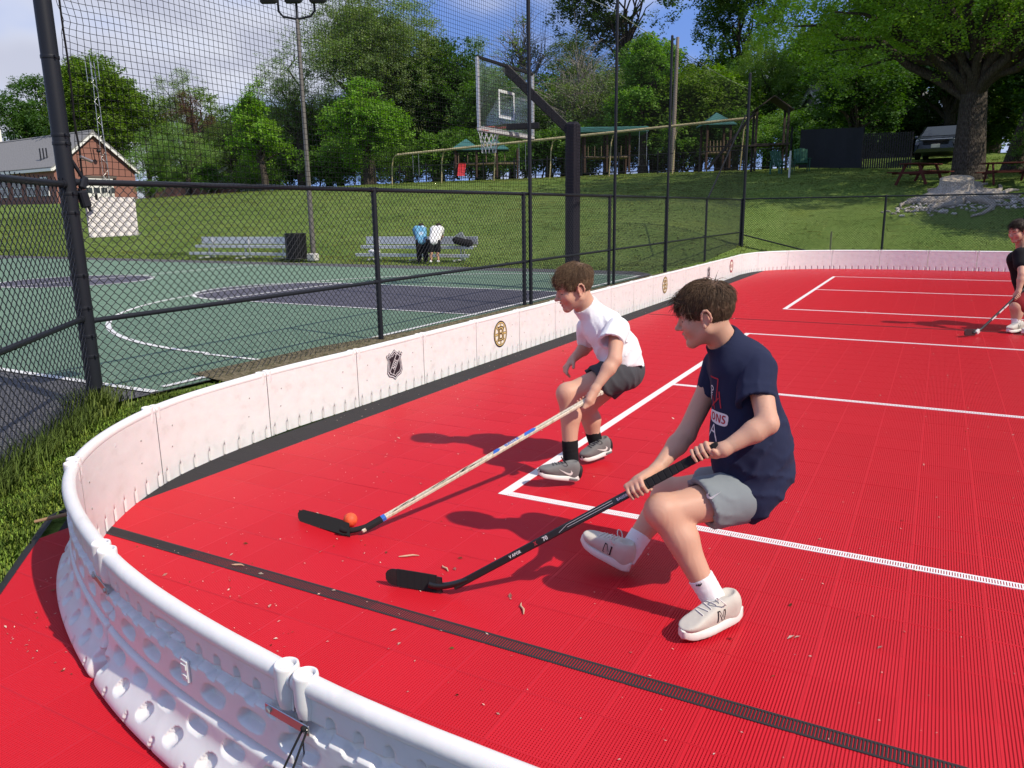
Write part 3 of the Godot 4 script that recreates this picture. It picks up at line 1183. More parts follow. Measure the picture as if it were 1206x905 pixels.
func fences() -> void:
	M.vinyl = mat(0.011, 0.0125, 0.018, 0.45, 0.4)
	M.steel = mat(0.55, 0.55, 0.54, 0.35, 0.5, 0.9)
	var H := 1.745
	var MID := 0.69
	var st := strand(H - 0.02)
	var zs := [-3.66, -7.30, -11.02, -14.68, -18.33, -22.0, -26.35]
	var f := thing("chain_link_fence", "long black chain link fence between the rink boards and basketball court", "fence")
	for i in zs.size():
		if i > 0:
			var a := Vector3(FENCE_X, 0, zs[i - 1])
			var b := Vector3(FENCE_X, 0, zs[i])
			wire_panel(f, st, a, b)
			rail(f, "top_rail", a + Vector3(0, H, 0), b + Vector3(0, H, 0), 0.024)
			rail(f, "mid_rail", a + Vector3(0, MID, 0), b + Vector3(0, MID, 0), 0.021)
		if i > 0:
			post(f, "post", Vector3(FENCE_X, 0, zs[i]), H + 0.02, 0.032)
	rail(f, "brace", Vector3(FENCE_X, 1.75, -22.1), Vector3(FENCE_X, 4.35, -26.3), 0.022)
	# the near terminal pole is tall and carries the net
	var net := thing("ball_net", "tall black square mesh ball net on slim poles above the court fence", "net")
	var tall := [[-3.66, 5.6, 0.060], [-11.02 - 0.09, 5.6, 0.030], [-14.68 - 0.09, 5.5, 0.030], [-18.33 + 0.14, 5.3, 0.030], [-26.35, 5.62, 0.045]]
	for t in tall:
		post(net, "pole", Vector3(FENCE_X + (0.0 if t[0] == -3.66 else 0.07), 0, t[0]), t[1], t[2])
	for y in [0.16, 0.42, 0.58, 0.80, 1.05, 1.52, 1.66, 2.02, 2.08, 2.62]:
		band(net, Vector3(FENCE_X, y, -3.66), 0.060)
	# clamp and net winch on the near pole
	var mb := MB.new()
	mb.bbox(Vector3(FENCE_X + 0.02, 1.62, -3.765), Vector3(0.06, 0.13, 0.07), 0.012, Basis(Vector3.RIGHT, 0.2))
	mb.bbox(Vector3(FENCE_X + 0.03, 1.74, -3.77), Vector3(0.05, 0.10, 0.05), 0.012, Basis(Vector3.RIGHT, -0.4))
	mb.bar(Vector3(FENCE_X + 0.02, 1.70, -3.74), Vector3(FENCE_X + 0.03, 1.53, -3.80), 0.012, 0.012, 8)
	mb.bar(Vector3(FENCE_X + 0.03, 1.72, -3.80), Vector3(FENCE_X + 0.03, 1.90, -3.70), 0.014, 0.014, 8)
	mb.bar(Vector3(FENCE_X + 0.06, 1.62, -3.84), Vector3(FENCE_X + 0.12, 1.66, -3.80), 0.010, 0.010, 8)
	part(net, "winch", mb.mesh(), M.vinyl)
	mb = MB.new()
	mb.bar(Vector3(FENCE_X + 0.05, 1.93, -3.76), Vector3(FENCE_X + 0.03, 1.90, -3.86), 0.012, 0.012, 8)
	part(net, "hook", mb.mesh(), M.steel)
	var cord := mat(0.012, 0.012, 0.014, 0.8, 0.2)
	var CELL := 0.052
	var NX := FENCE_X + 0.03
	for s in tall.size() - 1:
		var za: float = tall[s][0] - (0.10 if s == 0 else 0.0)
		var zb: float = tall[s + 1][0]
		var nz := int((za - zb) / CELL)
		var ny := int((5.12 - 1.80) / CELL)
		var node := func(i: int, j: int) -> Vector3:
			var u := float(i) / nz
			var z := lerpf(za, zb, u)
			var y := 1.80 + CELL * j
			var hang := sin(PI * u)
			var w := exp(-u * nz / 5.0) if s == 0 else 0.0
			y -= 0.05 * hang + 0.02 * noise.get_noise_2d(z * 30.0, y * 20.0) + w * 0.05 * noise.get_noise_2d(y * 160.0, z * 90.0)
			z += 0.016 * noise.get_noise_2d(y * 45.0, z * 22.0 + 70.0) + w * 0.06 * noise.get_noise_2d(y * 190.0 + 9.0, z * 60.0)
			return Vector3(NX + 0.10 * hang * noise.get_noise_2d(z * 18.0, y * 25.0 + 30.0) + 0.04 * hang, y, z)
		mb = MB.new()
		for i in nz + 1:
			var p := PackedVector3Array()
			var r := PackedFloat32Array()
			for j in ny + 1:
				p.append(node.call(i, j)); r.append(0.0024)
			mb.tube(p, r, 3, false)
		for j in ny + 1:
			var p := PackedVector3Array()
			var r := PackedFloat32Array()
			for i in nz + 1:
				p.append(node.call(i, j)); r.append(0.0024)
			mb.tube(p, r, 3, false)
		var pn := part(net, "net_panel", mb.mesh(), cord)
		pn.set_meta("kind", "stuff")
		mb = MB.new()
		var pc := PackedVector3Array()
		var rc := PackedFloat32Array()
		for i in 21:
			pc.append(Vector3(NX, 5.14 - 0.06 * sin(PI * i / 20.0), lerpf(za, zb, i / 20.0))); rc.append(0.007)
		mb.tube(pc, rc, 6)
		part(net, "cable", mb.mesh(), M.steel)
	mb = MB.new()
	var pr := PackedVector3Array()
	var rr := PackedFloat32Array()
	for i in 30:
		pr.append(Vector3(NX + 0.015 * noise.get_noise_1d(i * 31.0), 1.75 + 3.4 * i / 29.0, -3.77 + 0.012 * noise.get_noise_1d(i * 17.0))); rr.append(0.008)
	mb.tube(pr, rr, 6)
	part(net, "edge_rope", mb.mesh(), cord)
	# short run that turns towards the photographer
	var g := thing("chain_link_fence", "short black chain link fence run beside the tall pole and grass", "fence")
	var d := Vector3(0.64, 0, 0.77).normalized()
	var A := Vector3(FENCE_X, 0, -3.66)
	var B := A + d * 3.5
	wire_panel(g, st, A, B)
	rail(g, "top_rail", A + d * 0.06 + Vector3(0, H - 0.02, 0), B + Vector3(0, H - 0.02, 0), 0.024)
	rail(g, "mid_rail", A + d * 0.06 + Vector3(0, 0.72, 0), B + Vector3(0, 0.70, 0), 0.021)
	post(g, "post", B, H, 0.032)
	# fence across the far end, at the foot of the hill
	var h := thing("chain_link_fence", "black chain link fence across the far end at the foot of the lawn", "fence")
	var xs := [FENCE_X, -1.53, 2.05, 5.9, 9.6]
	var st2 := strand(1.62)
	var FZ := -26.4
	for i in xs.size() - 1:
		var a := Vector3(xs[i], 0.1, FZ)
		var b := Vector3(xs[i + 1], 0.1, FZ)
		wire_panel(h, st2, a, b)
		rail(h, "top_rail", a + Vector3(0, 1.66, 0), b + Vector3(0, 1.66, 0), 0.022)
		if i < 3:
			post(h, "post", b, 1.70, 0.034)
	rail(h, "brace", Vector3(FENCE_X + 0.05, 0.62, FZ), Vector3(xs[1] - 2.2, 0.12, FZ), 0.022)
	# white sheet tied to the back of the fence by the near pole
	var sh := thing("plastic_sheet", "white rigid plastic sheet tied behind the fence next to the tall pole", "panel")
	mb = MB.new()
	var c := [Vector3(0, 1.638, -3.801), Vector3(0, 1.638, -4.239), Vector3(0, 1.334, -4.237), Vector3(0, 1.328, -3.813)]
	var ox := FENCE_X - 0.03
	for k in 4:
		c[k].x = ox - 0.004 * k
	mb.quad(c[0], c[1], c[2], c[3])
	var back := []
	for k in 4:
		back.append(c[k] - Vector3(0.008, 0, 0))
	mb.quad(back[3], back[2], back[1], back[0])
	for k in 4:
		mb.quad(c[k], back[k], back[(k + 1) % 4], c[(k + 1) % 4])
	part(sh, "sheet", mb.mesh(), mat(0.78, 0.77, 0.74, 0.5, 0.4))
	for k in [0, 1, 2]:
		mb = MB.new()
		mb.ring(c[k].lerp(c[3 - k], 0.06) + Vector3(0.004, 0, 0.0), Vector3.UP, Vector3.FORWARD, Vector2(0.01, 0.01), Vector2(0.016, 0.016), 12)
		part(sh, "eyelet", mb.mesh(), M.steel)

# ---------------------------------------------------------------- basketball hoop
func hoop() -> void:
	var o := thing("basketball_hoop", "basketball hoop with glass backboard on a black padded pole behind the fence", "basketball hoop", Vector3(-6.06, 0, -13.5))
	var at := o.position
	var blk := mat(0.014, 0.014, 0.017, 0.5, 0.4)
	var mb := MB.new()
	mb.lathe(Vector3.ZERO, PackedVector2Array([Vector2(0.07, -0.02), Vector2(0.07, 2.98), Vector2(0.0, 3.0)]), 16)
	part(o, "pole", mb.mesh(), blk)
	mb = MB.new()
	mb.bbox(Vector3(0, 1.56, 0), Vector3(0.24, 2.98, 0.24), 0.05)
	part(o, "pole_pad", mb.mesh(), mat(0.02, 0.019, 0.028, 0.7, 0.3))
	var zc := 0.42          # board centre, relative to the pole
	var bx := -1.13
	mb = MB.new()
	mb.bbox(Vector3(bx / 2 - 0.05, 3.46, zc / 2), Vector3(0.13, 0.16, 1.62), 0.015, Basis.looking_at((Vector3(bx, 4.02, zc) - Vector3(0, 2.86, 0)).normalized()))
	mb.bbox(Vector3(-0.86, 3.0, zc * 0.78), Vector3(0.09, 0.11, 0.62), 0.012, Basis.looking_at(Vector3(-1, 0, 0.3).normalized()))
	part(o, "arm", mb.mesh(), blk)
	var z0 := zc - 1.03
	var z1 := zc + 1.03
	var y0 := 2.90
	var y1 := 4.05
	mb = MB.new()
	mb.bbox(Vector3(bx, (y0 + y1) / 2, zc), Vector3(0.012, y1 - y0 - 0.04, z1 - z0 - 0.04), 0.003)
	var glass := StandardMaterial3D.new()
	glass.transparency = BaseMaterial3D.TRANSPARENCY_ALPHA
	glass.albedo_color = Color(0.75, 0.85, 0.82, 0.03)
	glass.roughness = 0.05
	var bd := part(o, "backboard", mb.mesh(), glass)
	var fr := mat(0.62, 0.62, 0.62, 0.4, 0.5, 0.6)
	for s in [[Vector3(bx, y0, zc), Vector3(0.05, 0.05, z1 - z0)], [Vector3(bx, (y0 + y1) / 2, z0), Vector3(0.05, y1 - y0, 0.05)], [Vector3(bx, (y0 + y1) / 2, z1), Vector3(0.05, y1 - y0, 0.05)]]:
		mb = MB.new()
		mb.bbox(s[0], s[1], 0.006)
		part(o, "frame", mb.mesh(), fr)
	mb = MB.new()
	mb.bbox(Vector3(bx, y1, zc), Vector3(0.05, 0.05, z1 - z0), 0.006)
	part(o, "frame", mb.mesh(), blk)
	mb = MB.new()
	for s in [[Vector3(bx, y0 - 0.03, zc), Vector3(0.065, 0.07, z1 - z0 + 0.06)]]:
		mb.bbox(s[0], s[1], 0.02)
	part(o, "edge_pad", mb.mesh(), mat(0.5, 0.5, 0.5, 0.6, 0.4))
	mb = MB.new()
	mb.bbox(Vector3(bx, y0 - 0.03, z1 - 0.16), Vector3(0.069, 0.05, 0.30), 0.02)
	part(o, "edge_pad_stripe", mb.mesh(), mat(0.28, 0.02, 0.03, 0.6, 0.4))
	# target square on the glass
	mb = MB.new()
	var t := 0.05
	var sq := [Vector3(bx - 0.008, 3.16, zc), Vector3(bx - 0.008, 3.60, zc), Vector3(bx - 0.008, 3.38, zc - 0.28), Vector3(bx - 0.008, 3.38, zc + 0.28)]
	for k in 4:
		mb.box(sq[k], Vector3(0.003, t, 0.61) if k < 2 else Vector3(0.003, 0.39, t))
	part(o, "target_square", mb.mesh(), mat(0.75, 0.78, 0.78, 0.6, 0.4))
	# rim, bracket and net
	var rc := Vector3(bx - 0.40, 3.0, zc)
	mb = MB.new()
	var p := PackedVector3Array()
	var r := PackedFloat32Array()
	for i in 29:
		p.append(rc + Vector3(cos(TAU * i / 28), 0, sin(TAU * i / 28)) * 0.228); r.append(0.010)
	mb.tube(p, r, 8, false)
	mb.bbox(Vector3(bx - 0.10, 2.985, zc), Vector3(0.17, 0.03, 0.12), 0.006)
	part(o, "rim", mb.mesh(), mat(0.42, 0.045, 0.03, 0.45, 0.5))
	mb = MB.new()
	for k in 12:
		for dirn in [-1.0, 1.0]:
			p = PackedVector3Array()
			r = PackedFloat32Array()
			for i in 9:
				var v := i / 8.0
				var a: float = TAU * k / 12 + dirn * v * 1.15
				var rad := lerpf(0.225, 0.115, pow(v, 0.7)) + 0.02 * pow(v, 4.0)
				p.append(rc + Vector3(cos(a) * rad, -0.44 * v - 0.005, sin(a) * rad)); r.append(0.0055)
			mb.tube(p, r, 5, false)
	part(o, "hoop_net", mb.mesh(), mat(0.72, 0.72, 0.70, 0.85, 0.2))

# ---------------------------------------------------------------- lawn furniture
func bench_at(at: Vector3, turn: float, len: float, label: String) -> Node3D:
	var o := thing("bleacher_bench", label, "bench", at, turn, "aluminium benches on the lawn edge")
	var alu: Material = M.alu
	for s in [["seat", 0.43, 0.0, 0.24], ["backrest", 0.0, 0.0, 0.0], ["foot_plank", 0.20, 0.36, 0.14]]:
		if s[0] == "backrest":
			continue
		var mb := MB.new()
		mb.bbox(Vector3(0, s[1], s[2]), Vector3(len, 0.04, s[3]), 0.006)
		mb.box(Vector3(0, s[1] - 0.035, s[2] + s[3] * 0.5 - 0.012), Vector3(len, 0.07, 0.02))
		part(o, s[0], mb.mesh(), alu)
	var mb2 := MB.new()
	mb2.bbox(Vector3(0, 0.60, -0.22), Vector3(len, 0.24, 0.035), 0.006)
	part(o, "backrest", mb2.mesh(), alu)
	for x in [-len * 0.38, 0.0, len * 0.38]:
		var l := MB.new()
		l.bbox(Vector3(x, 0.21, -0.02), Vector3(0.05, 0.42, 0.05), 0.006)
		l.bbox(Vector3(x, 0.03, 0.1), Vector3(0.05, 0.05, 0.75), 0.006)
		l.bbox(Vector3(x, 0.45, -0.20), Vector3(0.04, 0.55, 0.04), 0.006, Basis(Vector3.RIGHT, 0.15))
		part(o, "leg", l.mesh(), alu)
	return o

func furniture() -> void:
	M.alu = mat(0.62, 0.63, 0.65, 0.34, 0.5, 0.55)
	var turn := atan2(0.32, 3.7)
	bench_at(Vector3(-21.0, 0.02, -19.3), turn, 4.3, "silver aluminium bench beside the black trash can")
	bench_at(Vector3(-14.2, 0.03, -19.9), turn, 4.0, "silver aluminium bench where two children bend over their bags")
	var c := thing("trash_can", "black slatted metal trash can beside the light pole", "trash can", Vector3(-18.35, 0.02, -19.0))
	var ink := mat(0.012, 0.012, 0.014, 0.45, 0.4)
	var mb := MB.new()
	for k in 28:
		var a := TAU * k / 28
		mb.bbox(Vector3(cos(a) * 0.33, 0.44, sin(a) * 0.33), Vector3(0.012, 0.84, 0.045), 0.003, Basis(Vector3.UP, -a))
	part(c, "slats", mb.mesh(), ink)
	for y in [0.06, 0.84]:
		mb = MB.new()
		mb.lathe(Vector3(0, y, 0), PackedVector2Array([Vector2(0.31, -0.02), Vector2(0.35, -0.02), Vector2(0.35, 0.02), Vector2(0.31, 0.02)]), 28)
		part(c, "hoop_band", mb.mesh(), ink)
	mb = MB.new()
	mb.lathe(Vector3.ZERO, PackedVector2Array([Vector2(0.0, 0.05), Vector2(0.29, 0.05), Vector2(0.30, 0.80)]), 20)
	part(c, "liner", mb.mesh(), mat(0.03, 0.03, 0.032, 0.6, 0.3))
	# floodlight pole
	var l := thing("light_pole", "grey floodlight pole with black lamp heads on a curved bracket", "light pole", Vector3(-17.95, 0.0, -19.35))
	mb = MB.new()
	mb.lathe(Vector3.ZERO, PackedVector2Array([Vector2(0.16, 0.0), Vector2(0.16, 0.10), Vector2(0.09, 0.14), Vector2(0.085, 0.3), Vector2(0.055, 7.3), Vector2(0, 7.35)]), 14)
	part(l, "pole", mb.mesh(), mat(0.14, 0.13, 0.12, 0.6, 0.4, 0.2))
	mb = MB.new()
	mb.bbox(Vector3(0.25, 0.12, 0.30), Vector3(0.34, 0.24, 0.24), 0.03)
	part(l, "base_block", mb.mesh(), mat(0.45, 0.44, 0.42, 0.9, 0.3))
	mb = MB.new()
	var side := Vector3(0.877, 0, -0.481)
	var p := PackedVector3Array()
	var r := PackedFloat32Array()
	for q in [[-0.55, 8.2], [-0.55, 7.75], [-0.42, 7.6], [0.0, 7.52], [0.42, 7.6], [0.55, 7.75], [0.55, 8.2]]:
		p.append(side * q[0] + Vector3(0, q[1] - 0.2, 0)); r.append(0.035)
	mb.tube(p, r, 8)
	mb.bar(Vector3(0, 7.2, 0), Vector3(0, 7.9, 0), 0.035, 0.035, 8)
	part(l, "bracket", mb.mesh(), ink)
	for k in [-0.75, 0.0, 0.75]:
		mb = MB.new()
		mb.bbox(side * k + Vector3(0, 7.93, 0.1), Vector3(0.5, 0.34, 0.42), 0.06, Basis(Vector3.UP, 0.5) * Basis(Vector3.RIGHT, 0.35))
		part(l, "lamp_head", mb.mesh(), ink)
	swing_set()
	playground()
	hilltop()

func swing_set() -> void:
	var o := thing("swing_set", "long swing frame with a yellow top beam and arched tan posts on the hill", "swing set")
	var tan_ := mat(0.42, 0.36, 0.20, 0.6, 0.4)
	var a := Vector3(-30.6, 5.05, -41.2)
	var b := Vector3(-9.0, 6.05, -43.2)
	var mb := MB.new()
	mb.bar(a, b, 0.075, 0.075, 10)
	part(o, "top_beam", mb.mesh(), tan_)
	for k in 7:
		var t := k / 6.0
		var q := a.lerp(b, t)
		var g := hill(q.x, q.z)
		mb = MB.new()
		var p := PackedVector3Array()
		var r := PackedFloat32Array()
		for s in [[-0.75, g - 0.1], [-0.62, q.y - 0.55], [-0.5, q.y - 0.2], [-0.22, q.y - 0.03], [0.0, q.y]]:
			p.append(Vector3(q.x + s[0], s[1], q.z + s[0] * 0.35)); r.append(0.038)
		mb.tube(p, r, 8)
		part(o, "post", mb.mesh(), tan_)
		if k < 6 and k % 2 == 0:
			var m := a.lerp(b, t + 0.06)
			var gm := hill(m.x, m.z)
			mb = MB.new()
			for dx in [-0.22, 0.22]:
				mb.bar(Vector3(m.x + dx, m.y, m.z), Vector3(m.x + dx, gm + 0.5, m.z), 0.012, 0.012, 5)
			part(o, "chain", mb.mesh(), M.steel)
			mb = MB.new()
			mb.bbox(Vector3(m.x, gm + 0.48, m.z), Vector3(0.5, 0.03, 0.16), 0.01)
			part(o, "swing_seat", mb.mesh(), M.vinyl)

func playground() -> void:
	var brown := mat(0.065, 0.04, 0.032, 0.7, 0.3)
	var teal := mat(0.035, 0.125, 0.12, 0.6, 0.4)
	var sand := mat(0.17, 0.13, 0.085, 0.7, 0.3)
	var spec := [["climbing tower with two teal peaked roofs and tan rails beside the swings", Vector3(-27.5, 0, -48.5), 4, 1.9, 2], ["wide play shelter with a flat teal roof behind the padded pole", Vector3(-19.0, 0, -49.0), 3, 2.4, 0], ["small teal roofed playhouse at the right end of the swings", Vector3(-12.4, 0, -50.5), 2, 2.6, 1]]
	for s in spec:
		var at: Vector3 = s[1]
		at.y = hill(at.x, at.z)
		var o := thing("play_structure", s[0], "playground", at, 0.5)
		var n: int = s[2]
		var h: float = s[3]
		for i in n:
			for j in 2:
				var mb := MB.new()
				mb.bbox(Vector3(i * 1.4 - n * 0.7, h * 0.5, j * 1.5), Vector3(0.13, h, 0.13), 0.02)
				part(o, "post", mb.mesh(), brown)
		var dk := MB.new()
		dk.bbox(Vector3(-0.7, 0.95, 0.75), Vector3(1.4 * (n - 1), 0.10, 1.5), 0.02)
		part(o, "deck", dk.mesh(), sand)
		for j in 2:
			for i in 6:
				var mb := MB.new()
				mb.bbox(Vector3(-n * 0.7 + 0.2 + i * 0.26 * (n - 1) * 0.8, 1.3, j * 1.5), Vector3(0.05, 0.7, 0.05), 0.01)
				part(o, "rail", mb.mesh(), sand)
		if s[4] == 0:
			var mb := MB.new()
			mb.bbox(Vector3(-0.7, h + 0.15, 0.75), Vector3(1.4 * n + 0.8, 0.34, 2.6), 0.05)
			part(o, "roof", mb.mesh(), teal)
		for k in s[4]:
			var mb := MB.new()
			var cx: float = -n * 0.7 + 0.7 + k * 1.9
			var ap := Vector3(cx, h + 0.75, 0.75)
			var cs := [Vector3(cx - 1.0, h, -0.25), Vector3(cx + 1.0, h, -0.25), Vector3(cx + 1.0, h, 1.75), Vector3(cx - 1.0, h, 1.75)]
			for q in 4:
				mb.tri(cs[q], cs[(q + 1) % 4], ap)
				mb.quad(cs[q], cs[(q + 1) % 4], cs[(q + 1) % 4] - Vector3(0, 0.06, 0), cs[q] - Vector3(0, 0.06, 0))
			part(o, "roof", mb.mesh(), teal)
		if s[4] == 2:
			var mb := MB.new()
			for q in 7:
				var z0 := 1.5 + q * 0.28
				mb.quad(Vector3(-2.6, 1.0 - q * 0.13, z0), Vector3(-2.1, 1.0 - q * 0.13, z0), Vector3(-2.1, 0.87 - q * 0.13, z0 + 0.28), Vector3(-2.6, 0.87 - q * 0.13, z0 + 0.28))
			part(o, "slide", mb.mesh(), mat(0.45, 0.03, 0.035, 0.4, 0.5))
	# low dark fence with slim pickets round the playground
	var f := thing("picket_fence", "low black metal fence along the hilltop in front of the playground", "fence")
	var ink := mat(0.014, 0.014, 0.016, 0.5, 0.4)
	var A := Vector3(-36, 0, -45.6)
	var B := Vector3(-7.3, 0, -42.6)
	var n2 := 96
	for i in n2:
		var q := A.lerp(B, i / (n2 - 1.0))
		var y := hill(q.x, q.z)
		var mb := MB.new()
		var big := i % 8 == 0
		mb.bbox(Vector3(q.x, y + (0.62 if big else 0.55), q.z), Vector3(0.07, 1.24, 0.07) if big else Vector3(0.022, 1.05, 0.022), 0.004)
		part(f, "post" if big else "picket", mb.mesh(), ink)
	for hh in [0.15, 1.05]:
		for i in 12:
			var q := A.lerp(B, i / 12.0)
			var w := A.lerp(B, (i + 1) / 12.0)
			var mb := MB.new()
			mb.bar(Vector3(q.x, hill(q.x, q.z) + hh, q.z), Vector3(w.x, hill(w.x, w.z) + hh, w.z), 0.025, 0.025, 6)
			part(f, "rail", mb.mesh(), ink)

func hilltop() -> void:
	var ink := mat(0.013, 0.013, 0.015, 0.7, 0.3)
	# dark windscreen cloth on a fence, and a post in front
	var w := thing("windscreen", "dark grey windscreen cloth stretched on posts at the hilltop", "screen", Vector3(0, 0, 0))
	var a := Vector3(-6.6, 0, -42.6)
	var b := Vector3(-3.6, 0, -41.4)
	var mb := MB.new()
	for i in 12:
		for j in 4:
			var f := func(u: float, t: float) -> Vector3:
				var q := a.lerp(b, u)
				return Vector3(q.x, hill(q.x, q.z) + 0.03 + 1.85 * t, q.z) + Vector3(0.35, 0, 0.9) * 0.06 * sin(u * 19.0) * sin(PI * t)
			mb.quad(f.call(i / 12.0, j / 4.0), f.call((i + 1) / 12.0, j / 4.0), f.call((i + 1) / 12.0, (j + 1) / 4.0), f.call(i / 12.0, (j + 1) / 4.0))
	part(w, "cloth", mb.mesh(), mat(0.035, 0.037, 0.042, 0.9, 0.2))
	for i in 4:
		var q := a.lerp(b, i / 3.0)
		mb = MB.new()
		mb.bar(Vector3(q.x, hill(q.x, q.z), q.z - 0.05), Vector3(q.x, hill(q.x, q.z) + 1.95, q.z - 0.05), 0.03, 0.03, 8)
		part(w, "post", mb.mesh(), ink)
	var wf := thing("picket_fence", "tall dark picket fence in the shade beside the parked car", "fence")
	var A := Vector3(-3.6, 0, -41.4)
	var B := Vector3(-1.5, 0, -40.9)
	for i in 22:
		var q := A.lerp(B, i / 21.0)
		mb = MB.new()
		mb.bbox(Vector3(q.x, hill(q.x, q.z) + 0.8, q.z), Vector3(0.075, 1.6, 0.025), 0.006)
		part(wf, "picket", mb.mesh(), mat(0.05, 0.045, 0.045, 0.8, 0.3) if i == 0 else wf.get_child(0).material_override)
	var p := thing("playhouse_tower", "dark wooden lookout with a slanted roof behind the tall net pole", "play structure", Vector3(-7.9, hill(-7.9, -41.5), -41.5), 0.35)
	var wood := mat(0.05, 0.04, 0.034, 0.85, 0.3)
	for c in [[-0.75, -0.5], [0.75, -0.5], [-0.75, 0.5], [0.75, 0.5]]:
		mb = MB.new()
		mb.bbox(Vector3(c[0], 1.5, c[1]), Vector3(0.11, 3.0, 0.11), 0.01)
		part(p, "post", mb.mesh(), wood)
	mb = MB.new()
	mb.bbox(Vector3(0, 1.25, 0), Vector3(1.7, 0.10, 1.2), 0.01)
	part(p, "deck", mb.mesh(), wood)
	for s in [-1.0, 1.0]:
		mb = MB.new()
		mb.bbox(Vector3(s * 0.48, 3.15, 0), Vector3(1.15, 0.06, 1.5), 0.01, Basis(Vector3.BACK, -s * 0.62))
		part(p, "roof", mb.mesh(), wood)
	for s in [-1.0, 1.0]:
		mb = MB.new()
		mb.bar(Vector3(-0.7, 2.95, 0.55 * s), Vector3(-3.0, 0.1, 0.55 * s), 0.05, 0.05, 6)
		part(p, "brace", mb.mesh(), wood)
	mb = MB.new()
	mb.bbox(Vector3(-1.6, 1.2, 0.58), Vector3(3.0, 0.07, 0.05), 0.01)
	part(p, "rail", mb.mesh(), wood)
	var g := thing("marker_post", "white lower half post with a black top on the hilltop grass", "post", Vector3(-6.35, hill(-6.35, -38.4), -38.4))
	mb = MB.new()
	mb.bar(Vector3(0, -0.1, 0), Vector3(0, 1.15, 0), 0.045, 0.045, 10)
	part(g, "lower_pole", mb.mesh(), mat(0.6, 0.6, 0.58, 0.6, 0.4))
	mb = MB.new()
	mb.bar(Vector3(0, 1.15, 0), Vector3(0, 2.2, 0), 0.047, 0.047, 10)
	part(g, "upper_pole", mb.mesh(), ink)
	var ch := adirondack(Vector3(-7.0, hill(-7.0, -39.7), -39.7), 0.9)
	ch.set_meta("label", "dark green slatted garden chair just left of the white marker post")
	var ch2 := copy_of(ch, Vector3(-6.2, hill(-6.2, -40.6), -40.6), 0.3, "dark green slatted garden chair in front of the windscreen cloth")
	# parked car in the shade
	car(Vector3(-0.35, hill(-0.35, -44.3), -44.3))
	# two picnic tables and the pale stump
	var pt := picnic(Vector3(2.0, hill(2.0, -34.6), -34.6), 0.25)
	pt.set_meta("label", "dark red picnic table right of the pale stump")
	copy_of(pt, Vector3(-0.9, hill(-0.9, -34.9), -34.9), 1.1, "dark red picnic table behind the pale stump, half hidden")
	stump()
	var up := thing("utility_pole", "bare wooden utility pole rising behind the playground", "pole", Vector3(-15.8, hill(-15.8, -51.0), -51.0))
	mb = MB.new()
	mb.tube(PackedVector3Array([Vector3.ZERO, Vector3(0.05, 4, 0), Vector3(0.12, 8.2, 0)]), PackedFloat32Array([0.15, 0.13, 0.10]), 10)
	part(up, "pole", mb.mesh(), mat(0.26, 0.22, 0.19, 0.9, 0.2))
	# a yellow marker stake at the far fence
	var sk := thing("stake", "thin pale stake in the grass behind the far fence", "stake", Vector3(-3.05, hill(-3.05, -26.9), -26.9))
	mb = MB.new()
	mb.bbox(Vector3(0, 0.3, 0), Vector3(0.05, 0.75, 0.03), 0.004)
	part(sk, "stake", mb.mesh(), mat(0.22, 0.23, 0.14, 0.8, 0.3))

func adirondack(at: Vector3, turn: float) -> Node3D:
	var o := thing("garden_chair", "", "chair", at, turn, "green garden chairs on the hilltop")
	var g := mat(0.02, 0.09, 0.055, 0.6, 0.4)
	for i in 5:
		var mb := MB.new()
		mb.bbox(Vector3(-0.26 + i * 0.13, 0.72, -0.30), Vector3(0.115, 0.85 - absf(i - 2) * 0.06, 0.02), 0.004, Basis(Vector3.RIGHT, -0.35))
		part(o, "back_slat", mb.mesh(), g)
		mb = MB.new()
		mb.bbox(Vector3(0, 0.36 - i * 0.012 + 0.03, 0.28 - i * 0.115), Vector3(0.6, 0.02, 0.10), 0.004)
		part(o, "seat_slat", mb.mesh(), g)
	for s in [-1.0, 1.0]:
		var mb := MB.new()
		mb.bbox(Vector3(s * 0.36, 0.58, 0.02), Vector3(0.13, 0.025, 0.75), 0.005)
		part(o, "armrest", mb.mesh(), g)
		for z in [0.32, -0.28]:
			mb = MB.new()
			mb.bbox(Vector3(s * 0.34, 0.28, z), Vector3(0.03, 0.57, 0.10), 0.005)
			part(o, "leg", mb.mesh(), g)
	return o

func picnic(at: Vector3, turn: float) -> Node3D:
	var o := thing("picnic_table", "", "picnic table", at, turn, "dark red picnic tables under the big tree")
	var g := mat(0.085, 0.022, 0.018, 0.75, 0.3)
	for i in 5:
		var mb := MB.new()
		mb.bbox(Vector3(0, 0.75, -0.30 + i * 0.15), Vector3(1.8, 0.04, 0.14), 0.005)
		part(o, "top_plank", mb.mesh(), g)
	for s in [-1.0, 1.0]:
		for k in 2:
			var mb := MB.new()
			mb.bbox(Vector3(0, 0.45, s * (0.62 + k * 0.15)), Vector3(1.8, 0.04, 0.14), 0.005)
			part(o, "bench_plank", mb.mesh(), g)
		var b := MB.new()
		b.bbox(Vector3(s * 0.62, 0.42, 0), Vector3(0.05, 0.09, 1.55), 0.005)
		part(o, "cross_beam", b.mesh(), g)
		for t in [-1.0, 1.0]:
			var l := MB.new()
			l.bbox(Vector3(s * 0.62, 0.36, t * 0.42), Vector3(0.05, 0.86, 0.10), 0.005, Basis(Vector3.RIGHT, -t * 0.42))
			part(o, "leg", l.mesh(), g)
	return o

